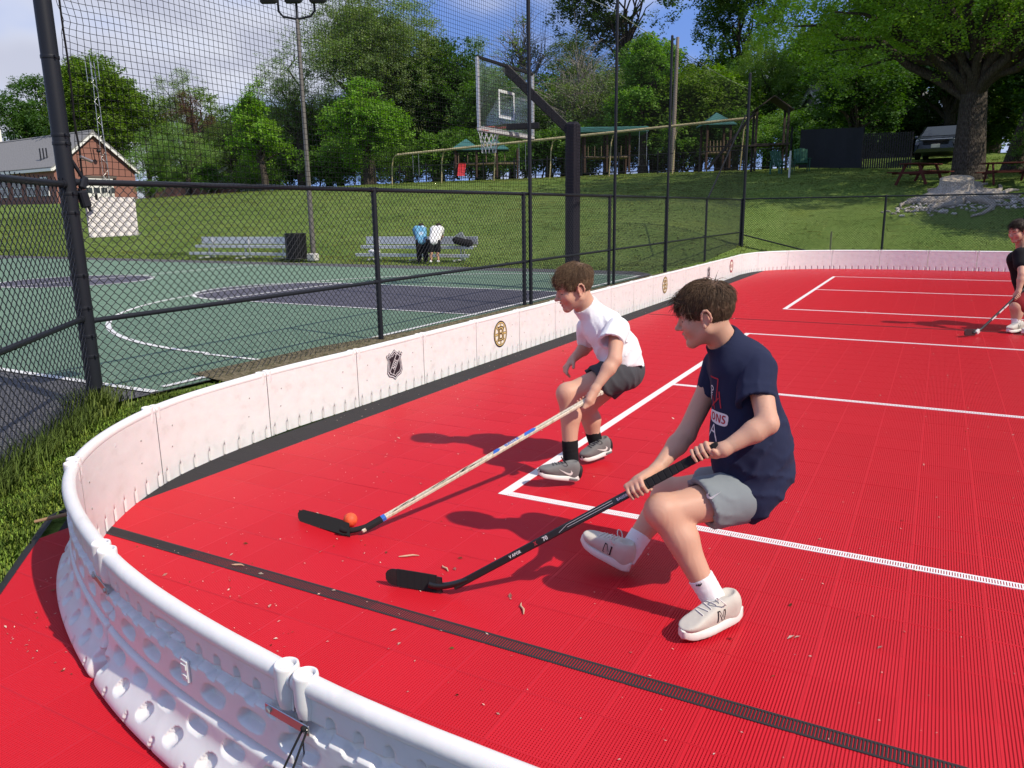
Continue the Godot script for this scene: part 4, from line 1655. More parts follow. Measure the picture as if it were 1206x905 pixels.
func stump() -> void:
	var at := Vector3(0.35, hill(0.35, -33.2), -33.2)
	var o := thing("tree_stump", "large pale sawn tree stump with spreading bleached roots", "stump", at)
	var bark := mat(1, 1, 1, 0.95, 0.2)
	tri_mat(bark, noise_tex(256, 0.05, [[0.0, Color(0.10, 0.085, 0.07)], [0.4, Color(0.33, 0.29, 0.245)], [0.75, Color(0.50, 0.46, 0.41)], [1.0, Color(0.62, 0.585, 0.53)]], 5, 71), 1.3, bump_tex(256, 0.06, 9.0, 4), 1.0)
	M.stump = bark
	var mb := MB.new()
	var n := 40
	var rows := 10
	for j in rows + 1:
		var t := j / float(rows)
		for i in n + 1:
			var a := TAU * i / n
			var but := pow(absf(sin(a * 2.5 + 0.6)), 3.0)
			var r := 0.46 + 0.75 * pow(1.0 - t, 3.0) * (0.4 + but) + 0.05 * noise.get_noise_2d(cos(a) * 90.0, sin(a) * 90.0 + t * 60.0)
			var x := cos(a) * r * 1.15
			var z := sin(a) * r
			mb.vert(Vector3(x, hill(at.x + x, at.z + z) - at.y - 0.06 + 0.66 * t, z), Vector3.UP)
	for j in rows:
		for i in n:
			var p := j * (n + 1) + i
			mb.ix.append_array([p, p + n + 1, p + n + 2, p, p + n + 2, p + 1])
	mb.smooth_normals()
	part(o, "bole", mb.mesh(), bark)
	mb = MB.new()
	for i in n:
		mb.tri(Vector3(0, 0.62, 0), mb_at(o, rows, i, n), mb_at(o, rows, i + 1, n))
	part(o, "sawn_top", mb.mesh(), mat(0.42, 0.36, 0.28, 0.9, 0.2))
	for k in 9:
		var a := -0.5 + k * 0.55 if k < 6 else 2.3 + k * 0.4
		mb = MB.new()
		var p := PackedVector3Array()
		var r := PackedFloat32Array()
		var len := rng.randf_range(1.3, 2.4)
		for q in 9:
			var t := q / 8.0
			var aa := a + 0.35 * sin(t * 4.0 + k)
			var x := cos(aa) * (0.5 + len * t)
			var z := sin(aa) * (0.5 + len * t)
			p.append(Vector3(x, hill(at.x + x, at.z + z) - at.y + 0.05 * (1.0 - t) + 0.02 * sin(q * 2.1 + k), z)); r.append(0.16 * (1.0 - t) + 0.035)
		mb.tube(p, r, 8)
		part(o, "root", mb.mesh(), bark)
	# wood chips and small stones washed down from the roots
	var ch := MB.new()
	ch.bbox(Vector3.ZERO, Vector3(0.10, 0.04, 0.07), 0.012)
	var xf := []
	var cs := PackedColorArray()
	for i in 420:
		var t := rng.randf()
		var x := lerpf(-1.8, 2.9, rng.randf()) * (0.4 + t)
		var z := 0.3 + t * 1.7 + rng.randf_range(-0.3, 0.3) - 0.25 * x
		var s := rng.randf_range(0.5, 2.0)
		xf.append(Transform3D(Basis.from_euler(Vector3(rng.randf_range(-0.4, 0.4), rng.randf() * TAU, rng.randf_range(-0.4, 0.4))).scaled(Vector3.ONE * s), Vector3(at.x + x, hill(at.x + x, at.z + z) - 0.03, at.z + z)))
		var b := rng.randf_range(0.25, 0.6)
		cs.append(Color(b, b * 0.93, b * 0.85))
	var g := copies(self, "wood_chips", ch.mesh(), vmat(0.95, 0.2), xf, cs)
	g.set_meta("kind", "stuff")
	tag(g, "pale wood chips and rubble scattered below the stump", "rubble")
func mb_at(o: Node3D, j: int, i: int, n: int) -> Vector3:
	var bole: MeshInstance3D = o.get_child(0)
	var arr: Array = bole.mesh.surface_get_arrays(0)
	return arr[Mesh.ARRAY_VERTEX][j * (n + 1) + (i % (n + 1))]

func car(at: Vector3) -> void:
	var o := thing("parked_car", "dark blue car facing the lawn, parked in the shade by the big tree", "car", at, -0.1)
	var paint := mat(0.02, 0.03, 0.05, 0.25, 0.5)
	paint.clearcoat_enabled = true
	paint.clearcoat = 0.8
	var rub := mat(0.012, 0.012, 0.012, 0.8, 0.3)
	var mb := MB.new()
	# body as cross sections from the nose (z +) to the tail
	var secs := [[2.2, 0.45, 0.72, 0.74], [2.1, 0.30, 0.92, 0.88], [1.7, 0.28, 1.02, 0.92], [0.9, 0.28, 1.08, 0.94], [-1.9, 0.28, 1.10, 0.94], [-2.2, 0.40, 1.0, 0.86]]
	var ring := [[-1.0, 0.0], [-1.0, 0.6], [-0.92, 0.92], [-0.75, 1.0], [0.75, 1.0], [0.92, 0.92], [1.0, 0.6], [1.0, 0.0]]
	for i in secs.size() - 1:
		for k in ring.size():
			var r0: Array = ring[k]
			var r1: Array = ring[(k + 1) % ring.size()]
			var f := func(s: Array, r: Array) -> Vector3:
				return Vector3(r[0] * s[3], lerpf(s[1], s[2], r[1]), s[0])
			mb.quad(f.call(secs[i], r0), f.call(secs[i], r1), f.call(secs[i + 1], r1), f.call(secs[i + 1], r0))
	for e in [0, secs.size() - 1]:
		var s: Array = secs[e]
		mb.quad(Vector3(-s[3], s[1], s[0]), Vector3(s[3], s[1], s[0]), Vector3(s[3] * 0.9, s[2], s[0]), Vector3(-s[3] * 0.9, s[2], s[0]))
	part(o, "body", mb.mesh(), paint)
	mb = MB.new()
	var cab := [[0.95, 0.84, 1.08], [0.25, 0.68, 1.62], [-1.3, 0.66, 1.64], [-2.0, 0.82, 1.10]]
	for i in 3:
		for s in [-1.0, 1.0]:
			mb.quad(Vector3(s * 0.88, 1.07, cab[i][0]), Vector3(s * 0.88, 1.07, cab[i + 1][0]), Vector3(s * cab[i + 1][1], cab[i + 1][2], cab[i + 1][0]), Vector3(s * cab[i][1], cab[i][2], cab[i][0]))
	mb.quad(Vector3(-cab[1][1], cab[1][2], cab[1][0]), Vector3(cab[1][1], cab[1][2], cab[1][0]), Vector3(cab[2][1], cab[2][2], cab[2][0]), Vector3(-cab[2][1], cab[2][2], cab[2][0]))
	mb.quad(Vector3(-cab[2][1], cab[2][2], cab[2][0]), Vector3(cab[2][1], cab[2][2], cab[2][0]), Vector3(cab[3][1], cab[3][2], cab[3][0]), Vector3(-cab[3][1], cab[3][2], cab[3][0]))
	part(o, "cabin", mb.mesh(), paint)
	mb = MB.new()
	mb.quad(Vector3(-0.80, 1.10, 0.97), Vector3(0.80, 1.10, 0.97), Vector3(0.64, 1.57, 0.33), Vector3(-0.64, 1.57, 0.33))
	part(o, "windscreen", mb.mesh(), mat(0.03, 0.04, 0.05, 0.12, 0.4))
	mb = MB.new()
	mb.bbox(Vector3(0, 0.70, 2.17), Vector3(1.1, 0.22, 0.06), 0.02)
	part(o, "grille", mb.mesh(), rub)
	mb = MB.new()
	mb.bbox(Vector3(0, 0.86, 2.15), Vector3(1.35, 0.035, 0.05), 0.01)
	part(o, "chrome_bar", mb.mesh(), M.steel)
	mb = MB.new()
	mb.bbox(Vector3(0, 0.56, 2.22), Vector3(0.36, 0.16, 0.02), 0.004)
	part(o, "number_plate", mb.mesh(), mat(0.62, 0.62, 0.60, 0.5, 0.4))
	for s in [-1.0, 1.0]:
		mb = MB.new()
		mb.bbox(Vector3(s * 0.70, 0.80, 2.08), Vector3(0.30, 0.14, 0.10), 0.03)
		part(o, "headlight", mb.mesh(), mat(0.5, 0.52, 0.54, 0.15, 0.6))
		mb = MB.new()
		mb.bbox(Vector3(s * 1.02, 1.08, 0.75), Vector3(0.16, 0.12, 0.10), 0.03)
		part(o, "mirror", mb.mesh(), paint)
		for z in [1.4, -1.4]:
			mb = MB.new()
			mb.lathe(Vector3(s * 0.80, 0.33, z), PackedVector2Array([Vector2(0.0, -0.11), Vector2(0.3, -0.11), Vector2(0.33, -0.07), Vector2(0.33, 0.07), Vector2(0.3, 0.11), Vector2(0.0, 0.11)]), 18, Basis(Vector3.BACK, PI / 2))
			part(o, "wheel", mb.mesh(), rub)

# ---------------------------------------------------------------- houses
func wall_box(o: Node3D, called: String, at: Vector3, size: Vector3, m: Material) -> void:
	var mb := MB.new()
	mb.box(at, size)
	part(o, called, mb.mesh(), m)
func gable_house(label: String, at: Vector3, turn: float, w: float, d: float, eave: float, ridge: float, wm: Material, rm: Material, name_ := "house") -> Node3D:
	# gable end across local x at z 0, running back along -z
	var o := thing(name_, label, "building", at, turn)
	var mb := MB.new()
	var h := w * 0.5
	mb.poly(PackedVector2Array([Vector2(-h, -1.5), Vector2(h, -1.5), Vector2(h, eave), Vector2(0, ridge), Vector2(-h, eave)]), Vector3.ZERO, Vector3.RIGHT, Vector3.UP)
	mb.poly(PackedVector2Array([Vector2(-h, -1.5), Vector2(h, -1.5), Vector2(h, eave), Vector2(0, ridge), Vector2(-h, eave)]), Vector3(0, 0, -d), Vector3.RIGHT, Vector3.UP)
	for s in [-1.0, 1.0]:
		mb.quad(Vector3(s * h, -1.5, 0), Vector3(s * h, -1.5, -d), Vector3(s * h, eave, -d), Vector3(s * h, eave, 0))
	part(o, "wall", mb.mesh(), wm)
	var trim: Material = M.trim
	for s in [-1.0, 1.0]:
		mb = MB.new()
		var run := Vector2(h, ridge - eave)
		var ln := run.length() + 0.45
		var ang := atan2(ridge - eave, h)
		var b := Basis(Vector3.BACK, -s * ang)
		mb.box(Vector3(s * (h + 0.14) * 0.5, (eave + ridge) * 0.5 - 0.02 + 0.13, -d * 0.5), Vector3(ln, 0.14, d + 0.7), b)
		part(o, "roof", mb.mesh(), rm)
		mb = MB.new()
		mb.box(Vector3(s * (h + 0.14) * 0.5, (eave + ridge) * 0.5 - 0.09, 0.31), Vector3(ln, 0.26, 0.07), b)
		part(o, "rake_board", mb.mesh(), trim)
		mb = MB.new()
		mb.box(Vector3(s * (h + 0.26), eave - 0.22, -d * 0.5), Vector3(0.22, 0.24, d + 0.6))
		part(o, "eave_board", mb.mesh(), trim)
	return o
func window_(o: Node3D, at: Vector3, w: float, h: float, b := Basis()) -> void:
	var mb := MB.new()
	mb.box(at, Vector3(w, h, 0.08), b)
	var f := part(o, "window", mb.mesh(), M.trim)
	for i in 2:
		for j in 2:
			mb = MB.new()
			mb.box(at + b * Vector3((i - 0.5) * w * 0.46, (j - 0.5) * h * 0.46, 0.03), Vector3(w * 0.39, h * 0.40, 0.06), b)
			part(f, "pane", mb.mesh(), M.pane)
func houses() -> void:
	M.trim = mat(0.72, 0.72, 0.70, 0.6, 0.4)
	M.pane = mat(0.05, 0.06, 0.07, 0.1, 0.6)
	var brick := mat(1, 1, 1, 0.9, 0.3)
	tri_mat(brick, noise_tex(256, 0.08, [[0.0, Color(0.17, 0.075, 0.06)], [0.5, Color(0.26, 0.125, 0.10)], [1.0, Color(0.34, 0.18, 0.15)]], 5, 81), 0.9)
	var slate := mat(1, 1, 1, 0.9, 0.3)
	tri_mat(slate, noise_tex(256, 0.05, [[0.0, Color(0.13, 0.13, 0.135)], [0.5, Color(0.20, 0.20, 0.205)], [1.0, Color(0.27, 0.27, 0.27)]], 5, 83), 0.5)
	var K := Vector3(-71.2, 2.8, -43.9)
	var g := Vector3(0.1, 0, -0.995).normalized()
	var turn := atan2(-g.z, g.x)
	var w := 7.7
	var mid := K + g * (w * 0.5)
	var o := gable_house("red brick building with grey shingle roof and white trimmed gable", mid, turn, w, 27.0, 3.15, 6.35, brick, slate, "brick_building")
	var mb := MB.new()
	mb.box(Vector3(0.2, 0.75, 0.04), Vector3(2.6, 3.0, 0.1))
	var dr := part(o, "garage_door", mb.mesh(), M.trim)
	for k in 4:
		mb = MB.new()
		mb.box(Vector3(-0.9 + k * 0.72, 1.15, 0.10), Vector3(0.6, 0.5, 0.02))
		part(dr, "pane", mb.mesh(), M.pane)
	mb = MB.new()
	mb.box(Vector3(0.2, 2.4, 0.06), Vector3(3.4, 0.2, 0.16))
	part(o, "lintel", mb.mesh(), mat(0.12, 0.1, 0.09, 0.8, 0.3))
	window_(o, Vector3(-2.9, 1.4, 0.02), 1.0, 1.6)
	mb = MB.new()
	mb.bar(Vector3(0, 5.0, 0.1), Vector3(0, 4.85, 0.9), 0.05, 0.05, 6)
	mb.ball(Vector3(0, 4.7, 0.95), Vector3(0.22, 0.16, 0.22), 8)
	part(o, "wall_lamp", mb.mesh(), M.vinyl)
	var side := Basis(Vector3.UP, -PI / 2)
	for k in 9:
		window_(o, Vector3(-w * 0.5 - 0.03, 1.5, -2.0 - k * 2.7), 1.5, 1.7, side)
	for k in 3:
		mb = MB.new()
		mb.bar(Vector3(-3.0 - k * 0.12, 3.9, -2.6 - k * 0.35), Vector3(-3.0 - k * 0.12, 5.0, -2.6 - k * 0.35), 0.06, 0.06, 6)
		part(o, "vent_pipe", mb.mesh(), M.vinyl)
	# cupola on the ridge
	mb = MB.new()
	mb.box(Vector3(0, 7.2, -21.0), Vector3(1.9, 2.2, 1.9))
	var cu := part(o, "cupola", mb.mesh(), M.trim)
	mb = MB.new()
	mb.lathe(Vector3(0, 8.3, -21.0), PackedVector2Array([Vector2(1.45, -0.1), Vector2(1.35, 0.1), Vector2(0.75, 0.9), Vector2(0.25, 1.9), Vector2(0.0, 2.2)]), 8)
	part(cu, "spire", mb.mesh(), mat(0.14, 0.145, 0.15, 0.6, 0.4))
	for s in 4:
		mb = MB.new()
		var bb := Basis(Vector3.UP, s * PI / 2)
		mb.box(Vector3(0, 7.3, -21.0) + bb * Vector3(0, 0, 0.96), Vector3(0.8, 1.3, 0.06), bb)
		part(cu, "louvre", mb.mesh(), M.pane)
	var low := thing("brick_wall", "low red brick wall running off beside the brick building", "wall", Vector3(-62.0, 2.4, -49.4), 0.35)
	mb = MB.new()
	mb.bbox(Vector3(1.5, 0.9, 0), Vector3(9.0, 1.5, 0.4), 0.03)
	part(low, "wall", mb.mesh(), brick)
	var siding := mat(0.33, 0.32, 0.30, 0.8, 0.3)
	var h2 := gable_house("pale house with a white gable half hidden by shrubs", Vector3(-62.0, 3.2, -57.0), 0.9, 4.2, 5.0, 2.3, 3.6, siding, slate)
	window_(h2, Vector3(0, 1.2, 0.03), 0.9, 1.2)
	var h3 := gable_house("grey roofed house seen between trees above the windscreen", Vector3(-8.6, 4.2, -60.0), -0.9, 5.6, 8.0, 3.2, 5.2, siding, slate)
	window_(h3, Vector3(0, 1.6, 0.03), 1.1, 1.5)
	window_(h3, Vector3(2.0, 1.6, 0.03), 0.9, 1.5)
	# radio mast behind the big round tree
	var ma := thing("lattice_mast", "thin pale lattice mast rising in front of the round tree", "mast", Vector3(-70.2, 3.0, -48.4))
	for k in 3:
		var a := TAU * k / 3
		mb = MB.new()
		mb.bar(Vector3(cos(a) * 0.35, 0, sin(a) * 0.35), Vector3(cos(a) * 0.16, 12.5, sin(a) * 0.16), 0.035, 0.03, 5)
		part(ma, "leg", mb.mesh(), M.steel)
	mb = MB.new()
	for k in 22:
		var a := TAU * (k % 3) / 3
		var b := TAU * ((k + 1) % 3) / 3
		var y := k * 0.56
		mb.bar(Vector3(cos(a) * 0.3, y, sin(a) * 0.3), Vector3(cos(b) * 0.28, y + 0.56, sin(b) * 0.28), 0.02, 0.02, 4)
	part(ma, "lacing", mb.mesh(), M.steel)
	for k in [-1.1, -0.4, 0.7]:
		mb = MB.new()
		mb.bar(Vector3(k, 10.8, 0), Vector3(k, 13.2 + k * 0.3, 0), 0.03, 0.03, 5)
		mb.bar(Vector3(0, 11.0, 0), Vector3(k, 11.2, 0), 0.02, 0.02, 5)
		part(ma, "aerial", mb.mesh(), M.steel)

# ---------------------------------------------------------------- trees and grass
var clump := {}
func leaf_clump(n: int, size: float, slim: float, sd: int) -> ArrayMesh:
	# n leaves scattered in a ball of radius 1
	var r := RandomNumberGenerator.new()
	r.seed = sd
	var mb := MB.new()
	for i in n:
		var d := Vector3(r.randfn(), r.randfn() * 0.8, r.randfn()).normalized()
		var p := d * pow(r.randf(), 0.45)
		var ax := Vector3(r.randfn(), r.randfn() * 0.5 - 0.3, r.randfn()).normalized()
		var up := (Vector3(0, 0.55, 0) + d * 0.6 + Vector3(r.randfn(), r.randfn(), r.randfn()) * 0.45).normalized()
		var w := ax.cross(up).normalized()
		var l := size * r.randf_range(0.7, 1.3)
		var ww := w * l * slim
		var b := ax * l
		var nn := b.cross(ww).normalized()
		if nn.y < 0.0:
			nn = -nn
		var mid := p + nn * l * 0.10
		var t := r.randf_range(0.8, 1.2)
		mb.col = Color(t, t * r.randf_range(0.95, 1.05), t * r.randf_range(0.8, 1.15))
		var s := mb.v.size()
		mb.vert(p - b * 0.5, nn); mb.vert(mid + ww * 0.5, (nn + w * 0.3).normalized()); mb.vert(p + b * 0.5, nn); mb.vert(mid - ww * 0.5, (nn - w * 0.3).normalized())
		mb.ix.append_array([s, s + 1, s + 2, s, s + 2, s + 3])
	return mb.mesh(true)

func limb(mb: MB, a: Vector3, b: Vector3, r0: float, r1: float, wob: float, sides := 7) -> void:
	var p := PackedVector3Array()
	var r := PackedFloat32Array()
	var n := 6
	for i in n + 1:
		var t := i / float(n)
		var q := a.lerp(b, t)
		q.y += (b - a).length() * 0.10 * sin(PI * t)
		q += Vector3(rng.randfn(), rng.randfn() * 0.5, rng.randfn()) * wob * sin(PI * t)
		p.append(q); r.append(lerpf(r0, r1, pow(t, 0.8)))
	mb.tube(p, r, sides)

func tree(called: String, label: String, at: Vector3, H: float, R: float, low: float, col: Color, o := {}) -> Node3D:
	rng.seed = o.get("seed", hash(label) % 100000)
	var root := thing(called, label, o.get("cat", "tree"), at, 0.0, o.get("group", "trees round the park"))
	var loose: float = o.get("loose", 0.0)
	var cr: float = o.get("clump", 0.55)
	var lobes := []
	var cone: float = o.get("cone", 0.0)
	if o.has("lobes"):
		lobes = o.lobes
	else:
		var n: int = o.get("n", 14)
		for i in n:
			var d := Vector3(rng.randfn(), rng.randfn(), rng.randfn()).normalized() * pow(rng.randf(), 0.4)
			var t := d.y * 0.5 + 0.5
			var wd := R * (1.0 - cone * t) * 0.68
			var c := Vector3(d.x * wd, lerpf(low, H, 0.5) + d.y * (H - low) * 0.36, d.z * wd)
			lobes.append([c, rng.randf_range(0.34, 0.52) * R * (1.0 - cone * t * 0.55)])
		lobes.append([Vector3(0, H - R * 0.36, 0), R * 0.36])
	var mb := MB.new()
	var tr: float = o.get("trunk", 0.035 * H)
	var fork := Vector3(rng.randfn() * 0.1, low + (H - low) * 0.2, rng.randfn() * 0.1)
	if o.has("fork"):
		fork = o.fork
	mb.tube(PackedVector3Array([Vector3(0, -0.3, 0), Vector3(0, 0.25, 0), fork * 0.5 + Vector3(rng.randfn() * 0.06, 0, 0), fork]), PackedFloat32Array([tr * 1.6, tr * 1.1, tr * 0.95, tr * 0.8]), 12)
	for l in lobes:
		limb(mb, fork - Vector3(0, rng.randf() * 0.2 * fork.y, 0), l[0], tr * 0.45, 0.03, (l[0] - fork).length() * 0.05)
		if o.has("twigs"):
			for k in int(o.twigs):
				var e: Vector3 = l[0] + Vector3(rng.randfn(), absf(rng.randfn()) * 0.9, rng.randfn()) * l[1] * 1.1
				limb(mb, (fork as Vector3).lerp(l[0], rng.randf_range(0.5, 1.0)), e, 0.035, 0.010, 0.12, 4)
	part(root, "trunk", mb.mesh(), o.get("bark", M.bark))
	var xf := []
	var cs := PackedColorArray()
	var dens: float = o.get("dens", 1.0)
	for l in lobes:
		var rad: float = l[1]
		var cnt := int(dens * 6.0 * pow(rad / cr, 2.0) + 4)
		var stretch := Vector3(rng.randf_range(0.9, 1.25), rng.randf_range(0.75, 1.0), rng.randf_range(0.9, 1.25))
		for i in cnt:
			var d := Vector3(rng.randfn(), rng.randfn(), rng.randfn()).normalized()
			if d.y < -0.25 and rng.randf() < 0.5:
				d.y = -d.y
			var rr := rad * (0.55 + 0.5 * pow(rng.randf(), 0.7)) * (1.0 + 0.22 * noise.get_noise_3dv((l[0] + d * rad) * 40.0 / maxf(R, 1.0)))
			if rng.randf() < 0.10 + loose:
				rr *= rng.randf_range(0.95, 1.25 + loose)
			var p: Vector3 = l[0] + d * rr * stretch
			if p.y < low * 0.55:
				continue
			if noise.get_noise_3dv(p * 60.0 / maxf(R, 1.0) + Vector3(50, 0, 0)) < -0.22 - 0.1 * dens + loose * 0.5:
				continue
			var s := cr * rng.randf_range(0.6, 1.15)
			xf.append(Transform3D(Basis.from_euler(Vector3(rng.randf_range(-0.5, 0.5), rng.randf() * TAU, rng.randf_range(-0.5, 0.5))).scaled(Vector3(s, s * 0.75, s)), p))
			var b := rng.randf_range(0.75, 1.2)
			var w := rng.randf_range(-0.08, 0.08)
			cs.append(Color(col.r * b * (1.0 + w), col.g * b, col.b * b * (1.0 - w)) * 2.5)
	if xf.size() > 0:
		var cw := copies(root, "crown", clump[o.get("leaf", "broad")], M.leaf, xf, cs)
		cw.set_meta("kind", "stuff")
	return root

func trees() -> void:
	M.leaf = vmat(0.55, 0.35)
	M.leaf.backlight_enabled = true
	M.leaf.backlight = Color(0.85, 0.95, 0.30)
	var bark := mat(1, 1, 1, 0.95, 0.2)
	tri_mat(bark, noise_tex(256, 0.05, [[0.0, Color(0.02, 0.017, 0.014)], [0.5, Color(0.065, 0.055, 0.046)], [1.0, Color(0.15, 0.13, 0.11)]], 5, 91), 0.8, bump_tex(256, 0.07, 9.0, 4, 9), 1.0)
	bark.uv1_scale = Vector3(1.6, 0.35, 1.6)
	M.bark = bark
	M.grey_bark = mat(0.24, 0.225, 0.20, 0.9, 0.2)
	clump.broad = leaf_clump(26, 0.42, 0.75, 1)
	clump.fine = leaf_clump(38, 0.26, 0.55, 2)
	clump.maple = leaf_clump(46, 0.25, 0.9, 3)
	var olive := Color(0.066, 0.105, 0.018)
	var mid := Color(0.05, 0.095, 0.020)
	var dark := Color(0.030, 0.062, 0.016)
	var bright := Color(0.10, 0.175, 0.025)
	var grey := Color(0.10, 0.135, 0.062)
	var T := [
		["broadleaf_tree", "dark dense tree behind the brick building's cupola", [-101.0, -62.0], 16.5, 7.5, 3.0, dark, {n = 16, clump = 0.7}],
		["spruce_tree", "narrow dark spruce top above the brick building", [-100.0, -66.0], 19.0, 3.0, 4.0, Color(0.02, 0.04, 0.016), {n = 12, cone = 0.85, clump = 0.5, leaf = "fine"}],
		["broadleaf_tree", "big round olive green tree behind the brick gable", [-78.0, -54.5], 15.3, 6.3, 3.0, olive, {n = 26, clump = 0.62, dens = 1.25}],
		["broadleaf_tree", "grey green airy tree right of the big round tree", [-73.0, -60.5], 13.8, 4.2, 4.0, grey, {n = 14, clump = 0.5, leaf = "fine", loose = 0.15}],
		["broadleaf_tree", "small copper leaved tree among green ones", [-66.6, -56.0], 10.2, 2.6, 5.0, Color(0.055, 0.028, 0.025), {n = 9, clump = 0.45, leaf = "fine"}],
		["small_tree", "light green small tree right of the brick gable", [-64.0, -48.4], 6.4, 2.7, 0.9, Color(0.085, 0.14, 0.04), {n = 11, clump = 0.42, leaf = "fine"}],
		["small_tree", "pale green small tree before the copper tree", [-60.3, -49.4], 7.0, 3.0, 0.8, Color(0.095, 0.15, 0.05), {n = 11, clump = 0.42, leaf = "fine", loose = 0.1}],
		["broadleaf_tree", "dark olive tree behind the pale house gable", [-60.8, -55.5], 8.8, 3.5, 1.0, Color(0.04, 0.066, 0.02), {n = 12, clump = 0.45, leaf = "fine"}],
		["broadleaf_tree", "bright green pyramid shaped tree left of the light pole", [-50.7, -49.4], 8.9, 3.1, 0.6, bright, {n = 18, cone = 0.5, clump = 0.45, dens = 1.2}],
		["poplar_tree", "tall silvery green poplar rising behind the light pole", [-46.5, -58.0], 19.5, 8.0, 4.0, grey, {n = 34, clump = 0.6, leaf = "fine", loose = 0.12, dens = 0.95, seed = 77}],
		["poplar_tree", "slender silvery green tree left of the light pole top", [-54.0, -57.5], 14.5, 4.4, 3.0, grey, {n = 16, clump = 0.5, leaf = "fine", loose = 0.15, seed = 78}],
		["maple_tree", "bright leafy maple at the left end of the swing frame", [-39.3, -48.9], 8.2, 3.5, 0.8, Color(0.082, 0.15, 0.024), {n = 18, clump = 0.48, dens = 1.2}],
		["oak_tree", "dark broad oak left of the backboard", [-42.0, -63.0], 14.0, 5.6, 1.5, dark, {n = 22, clump = 0.6}],
		["broadleaf_tree", "mid green tree seen through the glass backboard", [-33.0, -58.0], 9.3, 4.2, 0.6, mid, {n = 16, clump = 0.5}],
		["broadleaf_tree", "mid green tree filling in behind the backboard", [-38.0, -70.0], 10.5, 5.0, 1.0, Color(0.045, 0.08, 0.018), {n = 16, clump = 0.55}],
		["bare_tree", "bare grey tree with thin branches above the backboard", [-36.0, -69.0], 15.5, 3.0, 7.0, olive, {n = 14, dens = 0.04, twigs = 16, trunk = 0.16, bark = M.grey_bark}],
		["bare_tree", "half bare grey tree with tangled branches right of the backboard", [-25.4, -57.5], 10.0, 3.6, 2.0, grey, {n = 16, dens = 0.35, twigs = 16, trunk = 0.16, bark = M.grey_bark, leaf = "fine"}],
		["broadleaf_tree", "grey green background tree behind the half bare tree", [-28.5, -66.0], 12.5, 4.6, 1.5, Color(0.058, 0.082, 0.034), {n = 16, clump = 0.5, leaf = "fine"}],
		["oak_tree", "tall open oak with dark clumps above the bright maple", [-26.5, -70.0], 22.5, 6.2, 8.5, Color(0.032, 0.058, 0.018), {n = 17, clump = 0.6, loose = 0.1, trunk = 0.3}],
		["maple_tree", "bright green maple between the two slim net poles", [-18.6, -53.4], 9.2, 3.0, 1.6, Color(0.085, 0.155, 0.03), {n = 18, clump = 0.42, dens = 1.2}],
		["oak_tree", "tall oak behind the light green tree, sky showing through", [-17.5, -76.0], 21.0, 5.6, 7.5, Color(0.045, 0.082, 0.022), {n = 16, clump = 0.6, trunk = 0.3}],
		["broadleaf_tree", "light green feathery tree beyond the corner net pole", [-11.6, -60.5], 10.4, 3.9, 1.2, Color(0.075, 0.12, 0.028), {n = 16, clump = 0.42, leaf = "fine"}],
		["broadleaf_tree", "dark backdrop tree behind the light green feathery tree", [-15.8, -66.0], 9.0, 4.2, 0.8, dark, {n = 16, clump = 0.55}],
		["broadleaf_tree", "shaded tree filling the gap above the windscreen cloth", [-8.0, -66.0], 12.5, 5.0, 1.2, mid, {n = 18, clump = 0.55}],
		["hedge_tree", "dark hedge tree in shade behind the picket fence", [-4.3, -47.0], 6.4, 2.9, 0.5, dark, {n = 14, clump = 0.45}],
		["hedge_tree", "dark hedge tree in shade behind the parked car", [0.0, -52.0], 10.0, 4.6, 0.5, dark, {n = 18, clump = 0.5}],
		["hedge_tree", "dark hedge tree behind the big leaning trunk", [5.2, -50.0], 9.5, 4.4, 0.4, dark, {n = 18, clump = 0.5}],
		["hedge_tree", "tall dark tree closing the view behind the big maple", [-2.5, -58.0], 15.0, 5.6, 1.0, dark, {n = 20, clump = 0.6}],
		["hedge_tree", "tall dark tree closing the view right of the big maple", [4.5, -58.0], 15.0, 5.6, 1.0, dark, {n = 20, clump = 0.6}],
	]
	# a continuous belt of woodland closes the view
	var belt := ["mid green", "dark green", "grey green", "olive green"]
	var tones := [mid, dark, grey, olive]
	var k2 := 0
	rng.seed = 909
	for s in [[-108, -66, 13], [-100, -70, 15], [-90, -70, 12], [-82, -72, 13], [-73, -70, 10], [-66, -66, 9.5], [-60, -68, 10], [-52, -72, 12], [-47, -70, 13], [-55, -64, 9], [-44, -74, 14], [-36, -78, 12], [-31, -64, 8.5], [-22, -66, 10], [-24, -60, 7.5], [-16, -58, 7.0], [-20, -80, 13], [-11, -78, 12], [-5, -74, 14], [3, -76, 15], [10, -66, 14]]:
		var c := k2 % 4
		T.append(["woodland_tree", "%s woodland tree of the belt closing the view behind the park" % belt[c], [s[0], s[1]], s[2] * 1.1, 5.2, 0.4, tones[c], {n = 17, clump = 0.62, dens = 0.95, seed = 1000 + k2, leaf = "fine" if c == 2 else "broad", group = "woodland belt behind the park"}])
		k2 += 1
	var k3 := 0
